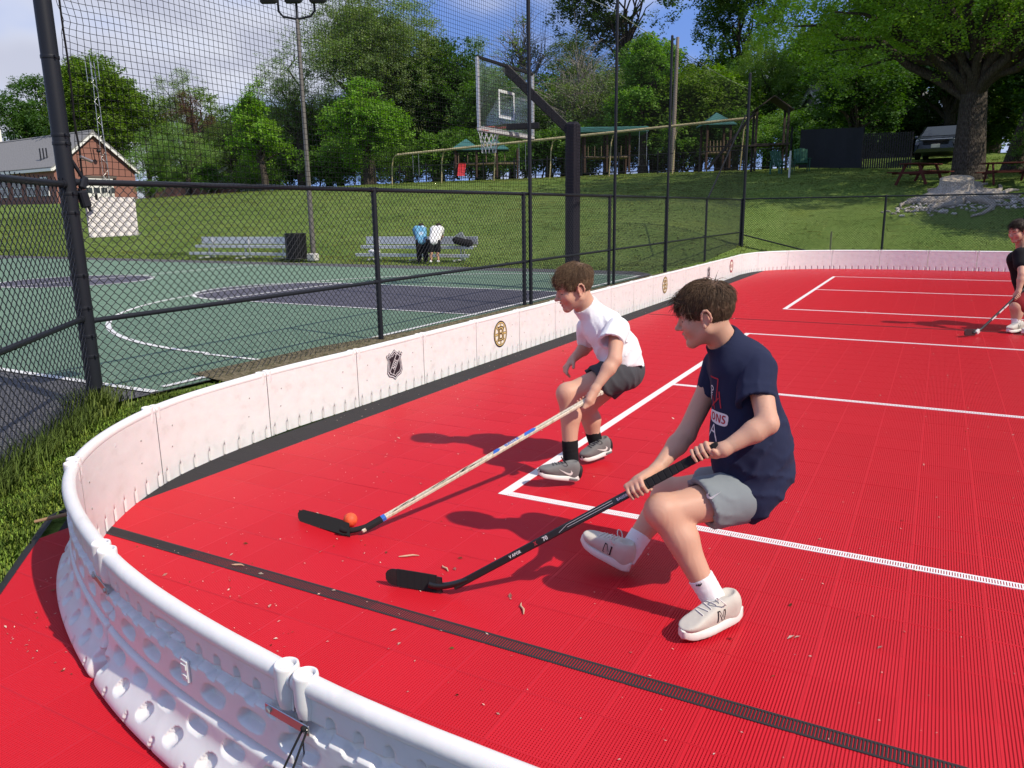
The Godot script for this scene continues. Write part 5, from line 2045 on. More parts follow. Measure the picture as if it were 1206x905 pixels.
	for s in [[-70, -61, 4.5], [-65, -52, 3.2], [-58, -50, 3.0], [-54.5, -52, 3.6], [-47, -52, 3.4], [-44, -53, 4.2], [-41, -56, 4.0], [-36, -53, 3.8], [-33.5, -54.5, 4.4], [-30, -55, 4.0], [-26.5, -53.5, 3.6], [-23, -54, 4.2], [-20.5, -55, 4.2], [-16, -54, 3.6], [-13, -54.5, 4.0], [-9.5, -53, 3.8], [-6.5, -51, 3.4], [-90, -56, 4.5], [7.5, -46, 4.0]]:
		T.append(["shrub", "%s leafy shrub of the thicket under the woodland belt" % ["mid green", "bright green"][k3 % 2], [s[0], s[1]], s[2], s[2] * 0.72, 0.1, [mid, Color(0.07, 0.125, 0.028)][k3 % 2], {n = 11, clump = 0.45, seed = 2000 + k3, trunk = 0.06, leaf = "fine" if k3 % 3 == 0 else "broad", group = "thicket under the woodland belt", cat = "shrub"}])
		k3 += 1
	for i in 30:
		T.append(["shrub", "dense shrub of the far hedge seen between the trunks", [-78.0 + i * 3.05 + rng.randf_range(-0.5, 0.5), -62.5 + rng.randf_range(-1.5, 1.5) + (6.0 if i > 22 else 0.0)], 4.2, 2.7, 0.0, Color(0.045, 0.082, 0.02), {n = 8, clump = 0.55, seed = 3000 + i, trunk = 0.06, group = "far hedge behind the park", cat = "shrub"}])
	for t in T:
		var x: float = t[2][0]
		var z: float = t[2][1]
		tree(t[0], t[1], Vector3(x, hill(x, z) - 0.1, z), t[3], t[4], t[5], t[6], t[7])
	# the big maple over the stump
	var at := Vector3(0.74, hill(0.74, -36.2) - 0.1, -36.2)
	var L := []
	for l in [[-6.3, 8.6, 1.6, 2.1], [-4.4, 7.0, 2.6, 1.9], [-7.0, 6.4, 0.2, 1.5], [-3.2, 9.6, 2.4, 2.4], [-0.6, 10.4, 3.0, 2.6], [2.4, 10.2, 3.4, 2.6], [2.9, 6.9, 4.2, 1.5], [1.2, 8.2, 3.6, 1.7], [3.6, 5.2, 3.6, 1.5], [-5.3, 5.3, 0.0, 1.4], [-2.0, 7.4, -1.2, 2.4], [0.8, 8.0, -2.6, 2.6], [3.4, 8.8, -1.8, 2.8], [-3.8, 10.5, -1.6, 2.8], [0.2, 12.2, 0.0, 3.2], [4.2, 12.0, 1.0, 3.0], [-6.2, 11.0, 0.6, 2.4], [-4.4, 4.9, -2.2, 1.8], [-1.5, 5.2, -3.4, 1.9], [-7.6, 9.0, -0.6, 1.8], [5.0, 6.2, 2.0, 1.6], [0.0, 5.7, 2.8, 1.6], [-1.9, 6.1, 2.6, 1.8], [1.9, 5.5, 3.2, 1.5], [-3.5, 5.7, 1.8, 1.5], [0.3, 7.6, 3.6, 2.0], [-1.2, 4.9, 1.6, 1.2], [1.2, 4.8, 1.8, 1.1], [2.6, 4.7, 3.0, 1.2], [-2.6, 5.0, 2.6, 1.3], [-5.0, 6.2, 2.8, 1.6], [3.4, 4.2, 4.0, 1.0]]:
		L.append([Vector3(l[0], l[1], l[2]), l[3]])
	tree("maple_tree", "huge old maple with a thick furrowed trunk behind the pale stump", at, 14.0, 7.5, 4.5, Color(0.100, 0.165, 0.024), {lobes = L, clump = 0.46, leaf = "maple", trunk = 0.55, dens = 0.72, fork = Vector3(-0.1, 3.6, 0), seed = 5})
	var at2 := Vector3(2.35, hill(2.35, -38.6) - 0.1, -38.6)
	var L2 := []
	for l in [[1.5, 8.6, 0.6, 2.4], [3.2, 7.4, 1.2, 2.0], [0.5, 10.4, -1.0, 2.6], [4.6, 9.6, -0.5, 2.6], [2.6, 5.6, 1.4, 1.6]]:
		L2.append([Vector3(l[0], l[1], l[2]), l[3]])
	tree("maple_tree", "second maple trunk leaning right just behind the huge old maple", at2, 12.5, 4.5, 4.0, Color(0.05, 0.10, 0.018), {lobes = L2, clump = 0.5, leaf = "maple", trunk = 0.36, fork = Vector3(0.75, 3.4, 0), seed = 6})
	# trees beyond the right edge of the picture, whose shade falls on the slope
	var at3 := Vector3(9.4, hill(9.4, -30.2) - 0.1, -30.2)
	tree("maple_tree", "maple standing on the slope beyond the far fence, shading the lawn", at3, 9.5, 3.6, 3.0, Color(0.06, 0.115, 0.02), {n = 16, clump = 0.5, leaf = "maple", trunk = 0.28})
	for b in [[3.9, -37.4, 2.6, 1.9, "dark round bush right of the picnic table"], [6.0, -39.0, 3.0, 2.2, "dark round bush beyond the right picnic table, larger"], [-60.0, -45.2, 1.5, 1.4, "low green bush beside the brick wall"]]:
		tree("bush", b[4], Vector3(b[0], hill(b[0], b[1]) - 0.1, b[1]), b[2], b[3], 0.2, mid, {n = 12, clump = 0.34, leaf = "fine", trunk = 0.05, cat = "bush"})
	grass()

func blade_tuft(n: int, h: float, w: float, spread: float, sd: int) -> ArrayMesh:
	var r := RandomNumberGenerator.new()
	r.seed = sd
	var mb := MB.new()
	for i in n:
		var a := r.randf() * TAU
		var o := Vector3(r.randfn(), 0, r.randfn()) * spread
		var lean := Vector3(cos(a), 0, sin(a)) * r.randf_range(0.15, 0.8) * h
		var hh := h * r.randf_range(0.5, 1.15)
		var side := Vector3(-sin(a), 0, cos(a)) * w
		var t := r.randf_range(0.7, 1.3)
		mb.col = Color(t * r.randf_range(0.85, 1.25), t, t * r.randf_range(0.7, 1.1))
		var nn := (Vector3.UP * 0.8 + Vector3(cos(a), 0, sin(a)) * 0.5).normalized()
		var m := o + lean * 0.35 + Vector3(0, hh * 0.6, 0)
		var s := mb.v.size()
		mb.vert(o - side, nn); mb.vert(o + side, nn); mb.vert(m - side * 0.8, nn); mb.vert(m + side * 0.8, nn); mb.vert(o + lean + Vector3(0, hh, 0), nn)
		mb.ix.append_array([s, s + 1, s + 3, s, s + 3, s + 2, s + 2, s + 3, s + 4])
	return mb.mesh(true)

func grass() -> void:
	rng.seed = 404
	var gm := vmat(0.7, 0.3)
	gm.backlight_enabled = true
	gm.backlight = Color(0.3, 0.4, 0.1)
	var tuft := blade_tuft(16, 0.045, 0.0030, 0.030, 1)
	var tall := blade_tuft(22, 0.16, 0.0028, 0.03, 2)
	var poly := PackedVector2Array([Vector2(-5.75, -3.62), Vector2(-5.6, -5.6), Vector2(-4.08, -5.9), Vector2(-4.12, -3.6), Vector2(-4.05, -2.75), Vector2(-4.0, -2.18), Vector2(-1.9, -0.12), Vector2(-2.6, 0.7), Vector2(-4.2, -1.2)])
	var xf := []
	var cs := PackedColorArray()
	var tx := []
	var tc := PackedColorArray()
	var base := Color(0.165, 0.27, 0.045)
	while xf.size() < 6500:
		var p := Vector2(rng.randf_range(-6.0, -1.9), rng.randf_range(-5.9, 0.4))
		if not Geometry2D.is_point_in_polygon(p, poly):
			continue
		if p.y < -4.5 and rng.randf() < 0.7:
			xf.append(Transform3D(Basis().scaled(Vector3.ONE * 0.01), Vector3(p.x, -0.06, p.y)))
			cs.append(base)
			continue
		var s := rng.randf_range(0.7, 1.35) * (1.0 + 0.35 * noise.get_noise_2d(p.x * 90.0, p.y * 90.0))
		var b := rng.randf_range(0.65, 1.25)
		var y := rng.randf_range(-0.1, 0.2)
		xf.append(Transform3D(Basis(Vector3.UP, rng.randf() * TAU).scaled(Vector3(s, s, s)), Vector3(p.x, -0.04, p.y)))
		cs.append(Color(base.r * b * (1.0 + y), base.g * b, base.b * b))
		# taller growth against the fence foot
		var q := Geometry2D.get_closest_point_to_segment(p, Vector2(-5.79, -3.66), Vector2(-3.6, -1.03))
		if (q - p).length() < 0.10 and rng.randf() < 0.7:
			var s2 := rng.randf_range(0.6, 1.2)
			tx.append(Transform3D(Basis(Vector3.UP, rng.randf() * TAU).scaled(Vector3.ONE * s2), Vector3(p.x, -0.04, p.y)))
			tc.append(Color(0.11 * b, 0.165 * b, 0.035 * b))
	for i in 60:
		var a := rng.randf() * TAU
		var d := rng.randf() * 0.22
		tx.append(Transform3D(Basis(Vector3.UP, rng.randf() * TAU).scaled(Vector3.ONE * rng.randf_range(0.8, 1.6)), Vector3(FENCE_X + 0.06 + cos(a) * d, -0.04, -3.60 + sin(a) * d)))
		tc.append(Color(0.13, 0.18, 0.045))
	var g := copies(self, "grass", tuft, gm, xf, cs)
	g.set_meta("kind", "stuff")
	tag(g, "thick green grass between the fence and the near corner boards", "grass")
	var g2 := copies(self, "tall_grass", tall, gm, tx, tc)
	g2.set_meta("kind", "stuff")
	tag(g2, "taller grass growing along the foot of the fence and pole", "grass")
	# the mown lawn: short tufts over the slope in view
	var lawn := blade_tuft(12, 0.035, 0.012, 0.12, 3)
	xf = []
	cs = PackedColorArray()
	while xf.size() < 26000:
		var z := lerpf(-18.5, -46.0, rng.randf())
		var x := rng.randf_range(-58.0, 7.0)
		if x > -5.5 and z > -26.6:
			continue
		var p := Vector3(x, hill(x, z) - 0.05, z)
		if not in_view(p, 60.0):
			continue
		var b := rng.randf_range(0.7, 1.2) * (1.0 + 0.35 * noise.get_noise_2d(x * 14.0, z * 30.0))
		var y := maxf(0.0, noise.get_noise_2d(x * 9.0 + 40.0, z * 9.0)) * 0.9
		xf.append(Transform3D(Basis(Vector3.UP, rng.randf() * TAU).scaled(Vector3.ONE * rng.randf_range(0.7, 1.3)), p))
		cs.append(Color(0.17 * b * (1.0 + y * 0.5), 0.225 * b, 0.045 * b))
	var g3 := copies(self, "lawn_grass", lawn, gm, xf, cs)
	g3.set_meta("kind", "stuff")
	tag(g3, "mown grass covering the slope behind the courts", "grass")

# joints of the three boys, in metres
const FRONT_BOY := {
	"head": Vector3(-0.744, 1.098, -2.847),
	"neck": Vector3(-0.680, 0.987, -2.913),
	"chest": Vector3(-0.617, 0.848, -2.947),
	"waist": Vector3(-0.573, 0.608, -2.933),
	"pelvis": Vector3(-0.544, 0.435, -2.928),
	"shL": Vector3(-0.541, 0.906, -2.851),
	"elL": Vector3(-0.469, 0.747, -2.710),
	"wrL": Vector3(-0.596, 0.660, -2.618),
	"shR": Vector3(-0.724, 0.874, -3.047),
	"elR": Vector3(-0.806, 0.617, -2.889),
	"wrR": Vector3(-0.872, 0.511, -2.721),
	"slL": Vector3(-0.524, 0.803, -2.764),
	"slR": Vector3(-0.744, 0.738, -2.989),
	"hipL": Vector3(-0.558, 0.429, -2.814),
	"knL": Vector3(-0.795, 0.416, -2.563),
	"anL": Vector3(-0.611, 0.119, -2.589),
	"toeL": Vector3(-0.670, 0.004, -2.410),
	"heelL": Vector3(-0.518, 0.010, -2.658),
	"hipR": Vector3(-0.624, 0.391, -2.978),
	"knR": Vector3(-0.911, 0.317, -3.012),
	"anR": Vector3(-1.012, 0.101, -2.866),
	"toeR": Vector3(-1.235, 0.087, -2.846),
	"heelR": Vector3(-0.999, 0.011, -2.815),
	"hemF": Vector3(-0.741, 0.503, -2.791),
	"hemB": Vector3(-0.515, 0.307, -2.899),
	"stick_heel": Vector3(-1.609, 0.004, -2.332),
	"stick_toe": Vector3(-1.853, 0.004, -2.305),
}
const WHITE_BOY := {
	"head": Vector3(-1.760, 1.065, -3.930),
	"neck": Vector3(-1.720, 0.955, -4.005),
	"chest": Vector3(-1.630, 0.820, -4.079),
	"waist": Vector3(-1.565, 0.689, -4.128),
	"pelvis": Vector3(-1.535, 0.577, -4.151),
	"shL": Vector3(-1.513, 0.841, -3.973),
	"elL": Vector3(-1.464, 0.702, -3.813),
	"wrL": Vector3(-1.526, 0.562, -3.696),
	"shR": Vector3(-1.763, 0.813, -4.144),
	"elR": Vector3(-1.808, 0.687, -4.251),
	"wrR": Vector3(-1.804, 0.642, -4.031),
	"slL": Vector3(-1.514, 0.785, -3.876),
	"slR": Vector3(-1.799, 0.719, -4.217),
	"hipL": Vector3(-1.524, 0.577, -4.052),
	"knL": Vector3(-1.730, 0.494, -3.789),
	"anL": Vector3(-1.698, 0.152, -3.765),
	"toeL": Vector3(-1.815, 0.069, -3.575),
	"heelL": Vector3(-1.636, 0.018, -3.730),
	"hipR": Vector3(-1.585, 0.545, -4.244),
	"knR": Vector3(-1.771, 0.332, -4.134),
	"anR": Vector3(-1.723, 0.100, -4.194),
	"toeR": Vector3(-1.755, 0.017, -4.039),
	"heelR": Vector3(-1.647, 0.037, -4.243),
	"hemF": Vector3(-1.686, 0.657, -4.029),
	"hemB": Vector3(-1.460, 0.628, -4.240),
	"handR_tip": Vector3(-1.825, 0.588, -3.936),
	"stick_heel": Vector3(-2.298, 0.004, -2.590),
	"stick_toe": Vector3(-2.668, 0.004, -2.632),
}
const EDGE_BOY := {
	"head": Vector3(0.797, 1.174, -10.955),
	"neck": Vector3(0.868, 0.973, -11.052),
	"chest": Vector3(0.956, 0.831, -11.118),
	"waist": Vector3(1.053, 0.608, -11.169),
	"pelvis": Vector3(1.109, 0.426, -11.186),
	"shR": Vector3(0.849, 0.901, -10.914),
	"elR": Vector3(0.877, 0.678, -10.731),
	"wrR": Vector3(0.859, 0.496, -10.675),
	"shL": Vector3(1.092, 0.879, -11.368),
	"elL": Vector3(1.101, 0.633, -11.255),
	"wrL": Vector3(0.969, 0.515, -11.044),
	"slR": Vector3(0.864, 0.788, -10.839),
	"slL": Vector3(1.102, 0.741, -11.305),
	"hemF": Vector3(0.922, 0.447, -11.001),
	"hemB": Vector3(1.253, 0.387, -11.222),
	"hipR": Vector3(1.046, 0.401, -11.003),
	"knR": Vector3(0.862, 0.299, -10.767),
	"anR": Vector3(0.886, 0.087, -10.781),
	"toeR": Vector3(0.791, 0.013, -10.623),
	"heelR": Vector3(0.955, 0.025, -10.824),
	"hipL": Vector3(1.121, 0.378, -11.256),
	"knL": Vector3(1.013, 0.239, -10.998),
	"anL": Vector3(1.046, -0.023, -10.840),
	"toeL": Vector3(0.937, -0.067, -10.552),
	"heelL": Vector3(1.110, -0.067, -10.756),
	"stick_heel": Vector3(0.460, -0.031, -10.300),
	"stick_toe": Vector3(0.330, -0.041, -10.117),
}

# ---------------------------------------------------------------- people
func frame(fwd: Vector3, up: Vector3) -> Basis:
	# local x = the person's left, y = up, z = forward
	var z := fwd.normalized()
	var x := up.cross(z).normalized()
	return Basis(x, z.cross(x), z)

func head_field(f: Field, c: Vector3, b: Basis, s: float, neck: Vector3, open_mouth := 0.0) -> void:
	var w := func(x: float, y: float, z: float) -> Vector3: return c + b * (Vector3(x, y, z) * s)
	var v := func(x: float, y: float, z: float) -> Vector3: return Vector3(x, y, z) * s
	f.ell(w.call(0, 0.032, -0.016), v.call(0.073, 0.080, 0.093), b, 0.02 * s)
	f.ell(w.call(0, -0.030, 0.026), v.call(0.056, 0.076, 0.058), b, 0.03 * s)
	for k in [-1.0, 1.0]:
		f.cap(w.call(k * 0.050, -0.050, -0.004), w.call(k * 0.012, -0.094, 0.060), 0.018 * s, 0.015 * s, 0.025 * s)
		f.ell(w.call(k * 0.036, -0.030, 0.056), v.call(0.024, 0.026, 0.022), b, 0.025 * s)
	f.ell(w.call(0, -0.096, 0.066), v.call(0.019, 0.014, 0.014), b, 0.018 * s)
	f.cap(w.call(-0.034, 0.020, 0.066), w.call(0.034, 0.020, 0.066), 0.014 * s, 0.014 * s, 0.016 * s)
	# eyes: a hollow, then the lidded ball
	for k in [-1.0, 1.0]:
		f.ell(w.call(k * 0.031, 0.000, 0.083), v.call(0.017, 0.010, 0.012), b, 0.010 * s, 1)
		f.ell(w.call(k * 0.030, -0.001, 0.0655), v.call(0.0145, 0.0125, 0.0135), b, 0.005 * s)
	# nose
	f.cap(w.call(0, 0.012, 0.079), w.call(0, -0.028, 0.101), 0.0070 * s, 0.0092 * s, 0.012 * s)
	f.ell(w.call(0, -0.031, 0.1045), v.call(0.0112, 0.0095, 0.0105), b, 0.008 * s)
	for k in [-1.0, 1.0]:
		f.ell(w.call(k * 0.0105, -0.036, 0.089), v.call(0.0075, 0.007, 0.009), b, 0.005 * s)
	# mouth
	f.cap(w.call(-0.016, -0.0585, 0.0795), w.call(0, -0.0560, 0.0855), 0.0055 * s, 0.0062 * s, 0.007 * s)
	f.cap(w.call(0.016, -0.0585, 0.0795), w.call(0, -0.0560, 0.0855), 0.0055 * s, 0.0062 * s, 0.007 * s)
	f.cap(w.call(-0.013, -0.0690 - open_mouth, 0.0785), w.call(0.013, -0.0690 - open_mouth, 0.0785), 0.0068 * s, 0.0068 * s, 0.007 * s)
	if open_mouth > 0.0:
		f.ell(w.call(0, -0.0635 - open_mouth * 0.5, 0.086), v.call(0.013, 0.0035 + open_mouth * 0.4, 0.012), b, 0.002 * s, 1)
	else:
		f.ell(w.call(0, -0.0625, 0.090), v.call(0.017, 0.0014, 0.008), b, 0.002 * s, 1)
	# ears: a rim round a shell
	for k in [-1.0, 1.0]:
		var e := []
		for i in 8:
			var a := lerpf(-0.6, 3.9, i / 7.0)
			e.append(w.call(k * (0.078 + 0.007 * sin(a * 0.7)), -0.006 + 0.030 * sin(a) * (1.0 if sin(a) > 0 else 0.8), -0.012 - 0.017 * cos(a + PI) - 0.004))
		for i in 7:
			f.cap(e[i], e[i + 1], 0.0042 * s, 0.0042 * s, 0.004 * s)
		f.ell(w.call(k * 0.073, -0.010, -0.012), v.call(0.0065, 0.027, 0.0145), b, 0.004 * s)
		f.ell(w.call(k * 0.0775, -0.034, -0.003), v.call(0.0055, 0.009, 0.0075), b, 0.006 * s)
		f.ell(w.call(k * 0.083, -0.010, -0.010), v.call(0.0065, 0.014, 0.0075), b, 0.003 * s, 1)
	f.cap(w.call(0, -0.045, -0.030), neck, 0.050 * s, 0.056 * s, 0.03 * s)
	# flush of the cheeks, lips and ears
	for k in [-1.0, 1.0]:
		f.spots.append([w.call(k * 0.044, -0.030, 0.060), 0.040 * s, Color(0.58, 0.265, 0.20), 0.55])
		f.spots.append([w.call(k * 0.082, -0.008, -0.015), 0.040 * s, Color(0.58, 0.25, 0.19), 0.6])
	f.spots.append([w.call(0, -0.063, 0.086), 0.021 * s, Color(0.42, 0.13, 0.11), 0.9])
	f.spots.append([w.call(0, -0.032, 0.105), 0.025 * s, Color(0.58, 0.27, 0.21), 0.5])

func arm(f: Field, sh: Vector3, el: Vector3, wr: Vector3, s: float) -> void:
	s *= 0.93
	f.cap(sh, el, 0.050 * s, 0.040 * s, 0.02)
	f.cap(el, el.lerp(wr, 0.3), 0.0395 * s, 0.041 * s, 0.02)
	f.cap(el.lerp(wr, 0.3), wr, 0.041 * s, 0.026 * s, 0.02)
	f.ell(sh, Vector3.ONE * 0.058 * s, Basis(), 0.03)
func leg(f: Field, hip: Vector3, kn: Vector3, an: Vector3, back: Vector3, s: float) -> void:
	f.cap(hip, kn, 0.086 * s, 0.056 * s, 0.03)
	f.ell(kn, Vector3(0.056, 0.060, 0.056) * s, Basis(), 0.03)
	f.cap(kn, an, 0.050 * s, 0.034 * s, 0.03)
	var c := kn.lerp(an, 0.36) + back * 0.020 * s
	f.cap(kn.lerp(an, 0.16) + back * 0.010 * s, c, 0.045 * s, 0.051 * s, 0.03)
	f.cap(c, kn.lerp(an, 0.75), 0.051 * s, 0.035 * s, 0.03)

func grip(f: Field, wr: Vector3, el: Vector3, P: Vector3, a: Vector3, r: float, sgn: float, s: float) -> void:
	# a hand closed round a shaft through P along a (little finger towards -a)
	var v := wr - P
	v = (v - a * v.dot(a)).normalized()
	var e := a.cross(v) * sgn
	var al := deg_to_rad(62.0)
	var o := v * cos(al) + e * sin(al)
	var t := -v * sin(al) + e * cos(al)
	var dir := func(deg: float) -> Vector3: return o * cos(deg_to_rad(deg)) + t * sin(deg_to_rad(deg))
	var fr := [0.0072, 0.0084, 0.0090, 0.0086]
	for i in 4:
		var u: Vector3 = P + a * ((i - 1.5) * 0.0195 * s)
		var q: float = fr[i] * s
		var k0: Vector3 = u + dir.call(48.0) * (r + 0.017 * s)
		var k1: Vector3 = u + dir.call(108.0) * (r + 0.0135 * s) - a * 0.002
		var k2: Vector3 = u + dir.call(175.0) * (r + 0.010 * s) - a * 0.003
		var k3: Vector3 = u + dir.call(225.0 + i * 6) * (r + 0.008 * s) - a * 0.003
		f.cap(wr + (u - P) * 0.45, k0, 0.0145 * s, 0.0115 * s, 0.014 * s)
		f.cap(k0, k1, q * 1.12, q * 1.05, 0.0035 * s)
		f.cap(k1, k2, q * 1.05, q * 0.95, 0.0025 * s)
		f.cap(k2, k3, q * 0.95, q * 0.82, 0.0025 * s)
	# heel of the palm and the thumb
	f.cap(wr, P + dir.call(-5.0) * (r + 0.016 * s) + a * 0.012 * s, 0.020 * s, 0.017 * s, 0.018 * s)
	var b0: Vector3 = wr.lerp(P + dir.call(-20.0) * (r + 0.018 * s), 0.45) + a * 0.022 * s
	var b1: Vector3 = P + a * 0.036 * s + dir.call(-48.0) * (r + 0.015 * s)
	var b2: Vector3 = P + a * 0.044 * s + dir.call(-105.0) * (r + 0.011 * s)
	var b3: Vector3 = P + a * 0.040 * s + dir.call(-150.0) * (r + 0.009 * s)
	f.cap(b0, b1, 0.0155 * s, 0.0115 * s, 0.014 * s)
	f.cap(b1, b2, 0.0110 * s, 0.0100 * s, 0.005 * s)
	f.cap(b2, b3, 0.0100 * s, 0.0082 * s, 0.003 * s)
	f.cap(wr, wr + (el - wr).normalized() * 0.04, 0.0255 * s, 0.0275 * s, 0.012)
	for i in 4:
		f.spots.append([P + a * ((i - 1.5) * 0.0195 * s) + dir.call(60.0) * (r + 0.02), 0.018, Color(0.58, 0.28, 0.22), 0.5])

func loose_hand(f: Field, wr: Vector3, fwd: Vector3, palm: Vector3, s: float, mir: float) -> void:
	# a relaxed hand hanging from the wrist: fwd along the metacarpals, palm the way the palm faces; index finger nearly straight
	fwd = fwd.normalized()
	palm = (palm - fwd * palm.dot(fwd)).normalized()
	var side := fwd.cross(palm) * mir     # towards the little finger
	var len := [0.066, 0.072, 0.067, 0.054]
	var curl := [0.25, 0.75, 0.95, 1.05]
	for i in 4:
		var k: Vector3 = wr + fwd * (0.078 - absf(i - 1.2) * 0.004) * s + side * (i - 1.4) * 0.0185 * s
		f.cap(wr + side * (i - 1.5) * 0.009 * s, k, 0.0135 * s, 0.0105 * s, 0.014 * s)
		var d := fwd
		var p := k
		var a := 0.15
		for j in 3:
			a += curl[i] * [0.55, 0.75, 0.5][j]
			d = fwd * cos(a) + palm * sin(a)
			var q: Vector3 = p + d * len[i] * [0.46, 0.30, 0.24][j] * s
			f.cap(p, q, (0.0090 - j * 0.0008) * s, (0.0083 - j * 0.0008) * s, 0.003 * s)
			p = q
	var t0 := wr + fwd * 0.020 * s - side * 0.022 * s
	var t1 := wr + fwd * 0.052 * s - side * 0.040 * s + palm * 0.012 * s
	var t2 := t1 + (fwd * 0.8 + palm * 0.5 - side * 0.15).normalized() * 0.030 * s
	f.cap(t0, t1, 0.014 * s, 0.0105 * s, 0.012 * s)
	f.cap(t1, t2, 0.0100 * s, 0.0085 * s, 0.003 * s)
	f.cap(wr - fwd * 0.03 * s, wr + fwd * 0.02 * s, 0.0265 * s, 0.0225 * s, 0.012)

func hair(root: Node3D, base: Vector3, c: Vector3, b: Basis, s: float, col: Color, style: int, sd: int) -> void:
	# locks that follow the skull away from the crown
	var r := RandomNumberGenerator.new()
	r.seed = sd
	var line := func(z: float, x: float) -> float:
		# lowest height of hair at depth z
		var pts := [[-0.11, -0.052], [-0.075, -0.058], [-0.045, -0.030], [-0.028, 0.020], [-0.004, 0.030], [0.012, 0.002], [0.026, 0.006], [0.040, 0.042], [0.07, 0.058], [0.12, 0.062]]
		for i in pts.size() - 1:
			if z <= pts[i + 1][0]:
				return lerpf(pts[i][1], pts[i + 1][1], clampf((z - pts[i][0]) / (pts[i + 1][0] - pts[i][0]), 0, 1))
		return 0.06
	var ce := Vector3(0, 0.032, -0.016)
	var rr := Vector3(0.073, 0.080, 0.093)
	# under-layer
	var f := Field.new()
	f.nz = noise
	f.rough = 0.004
	f.rough_scale = 5000.0
	f.ell(c + b * (ce + Vector3(0, 0.004, -0.003)) * s if false else c + b * ((ce + Vector3(0, 0.004, -0.003)) * s), (rr + Vector3(0.008, 0.010, 0.008)) * s, b, 0.01)
	f.ell(c + b * (Vector3(0, -0.05, 0.075) * s), Vector3(0.12, 0.105, 0.068) * s, b, 0.006, 1)
	f.ell(c + b * (Vector3(0, -0.115, -0.03) * s), Vector3(0.12, 0.075, 0.12) * s, b, 0.006, 1)
	for k in [-1.0, 1.0]:
		f.ell(c + b * (Vector3(k * 0.085, -0.012, -0.012) * s), Vector3(0.03, 0.036, 0.024) * s, b, 0.006, 1)
	f.tint = col
	var mb := MB.new()
	var crown := Vector3(0.008, 0.110, -0.062)
	var n := 6500 if style < 2 else 900
	var made := 0
	var tries := 0
	while made < n and tries < n * 6:
		tries += 1
		var d := Vector3(r.randfn(), r.randfn(), r.randfn()).normalized()
		var p := ce + d * rr
		if p.y < line.call(p.z, p.x) + r.randf_range(-0.004, 0.006):
			continue
		made += 1
		var nn := (d / rr).normalized()
		var flow := p - crown
		flow = (flow - nn * flow.dot(nn)).normalized()
		# swept forward, a little to one side
		var top := smoothstep(0.03, 0.10, p.y)
		var front := smoothstep(-0.02, 0.06, p.z)
		flow += Vector3(0.15 if style == 0 else 0.3, 0.05 + 0.35 * front, 0.45 + 0.7 * front * top)
		# locks gather into tufts
		flow += Vector3(noise.get_noise_3dv(p * 2600.0), noise.get_noise_3dv(p * 2600.0 + Vector3(90, 0, 0)), noise.get_noise_3dv(p * 2600.0 + Vector3(0, 90, 0))) * 1.1
		flow += Vector3(r.randfn(), r.randfn(), r.randfn()) * (0.20 + 0.7 * smoothstep(0.045, 0.0, (p - crown).length()))
		var wild := 1.0 if r.randf() < 0.965 or (p - crown).length() < 0.06 else r.randf_range(1.2, 1.8)
		var len := lerpf(0.022, 0.058, maxf(top, front)) * r.randf_range(0.65, 1.25) * sqrt(wild)
		if style == 1:
			len *= 0.92
		var lift := lerpf(0.003, 0.014, top) * r.randf_range(0.3, 1.3) * wild
		var steps := 6
		var pts := PackedVector3Array()
		var rads := PackedFloat32Array()
		var q := p + nn * 0.001
		var wdt := r.randf_range(0.0007, 0.0014)
		var bend := Vector3(r.randfn(), r.randfn(), r.randfn()) * 0.10
		for i in steps + 1:
			var t := i / float(steps)
			# hold the lock off the skull
			var lc := q - ce
			var k0 := (lc / rr).length()
			var want := 1.0 + (0.006 + lift * sin(minf(t * 1.4, 1.0) * PI * 0.5)) / 0.08
			if k0 < want and (q.z < 0.085 or q.y > 0.05):
				q = ce + lc * (want / k0)
			pts.append(c + b * (q * s))
			rads.append(wdt * s * (1.0 - 0.85 * t * t))
			flow.y -= (0.10 + 0.10 * t) * (1.0 - 0.8 * front)
			flow += bend
			var nq := ((q - ce) / (rr * rr)).normalized()
			flow = (flow - nq * minf(flow.dot(nq), 0.3) * 0.8).normalized()
			q += flow * len / steps
		var sh := r.randf_range(0.7, 1.5)
		mb.col = Color(col.r * sh, col.g * sh, col.b * sh)
		mb.tube(pts, rads, 3, false)
	var m := vmat(0.55, 0.35)
	later(root, "hair", [[f, 0.005]], m, base, true, mb)

func drape(f: Field, tris: PackedVector2Array, o: Vector3, ux: Vector3, uy: Vector3, dir: Vector3, lift: float, edge := 0.006) -> MB:
	# flat triangles laid onto a surface along dir, split so that they follow it
	var mb := MB.new()
	var list := f.all()
	var todo := []
	for i in range(0, tris.size(), 3):
		todo.append([tris[i], tris[i + 1], tris[i + 2]])
	while not todo.is_empty():
		var t: Array = todo.pop_back()
		var l := [(t[1] - t[0]).length(), (t[2] - t[1]).length(), (t[0] - t[2]).length()]
		var k := 0 if l[0] >= l[1] and l[0] >= l[2] else (1 if l[1] >= l[2] else 2)
		if l[k] > edge:
			var a: Vector2 = t[k]
			var b: Vector2 = t[(k + 1) % 3]
			var c: Vector2 = t[(k + 2) % 3]
			var mid := (a + b) * 0.5
			todo.append([a, mid, c])
			todo.append([mid, b, c])
			continue
		var s := mb.v.size()
		for q in t:
			var p := f.onto(o + ux * q.x + uy * q.y - dir * 0.02, dir, list)
			mb.vert(p - dir * lift, -dir)
		mb.ix.append_array([s, s + 1, s + 2])
	return mb
func strap_mesh(f: Field, pts: Array, o: Vector3, ux: Vector3, uy: Vector3, dir: Vector3, lift: float) -> MB:
	var tris := PackedVector2Array()
	for pl in pts:
		var poly := PackedVector2Array(pl)
		for i in Geometry2D.triangulate_polygon(poly):
			tris.append(poly[i])
	return drape(f, tris, o, ux, uy, dir, lift)
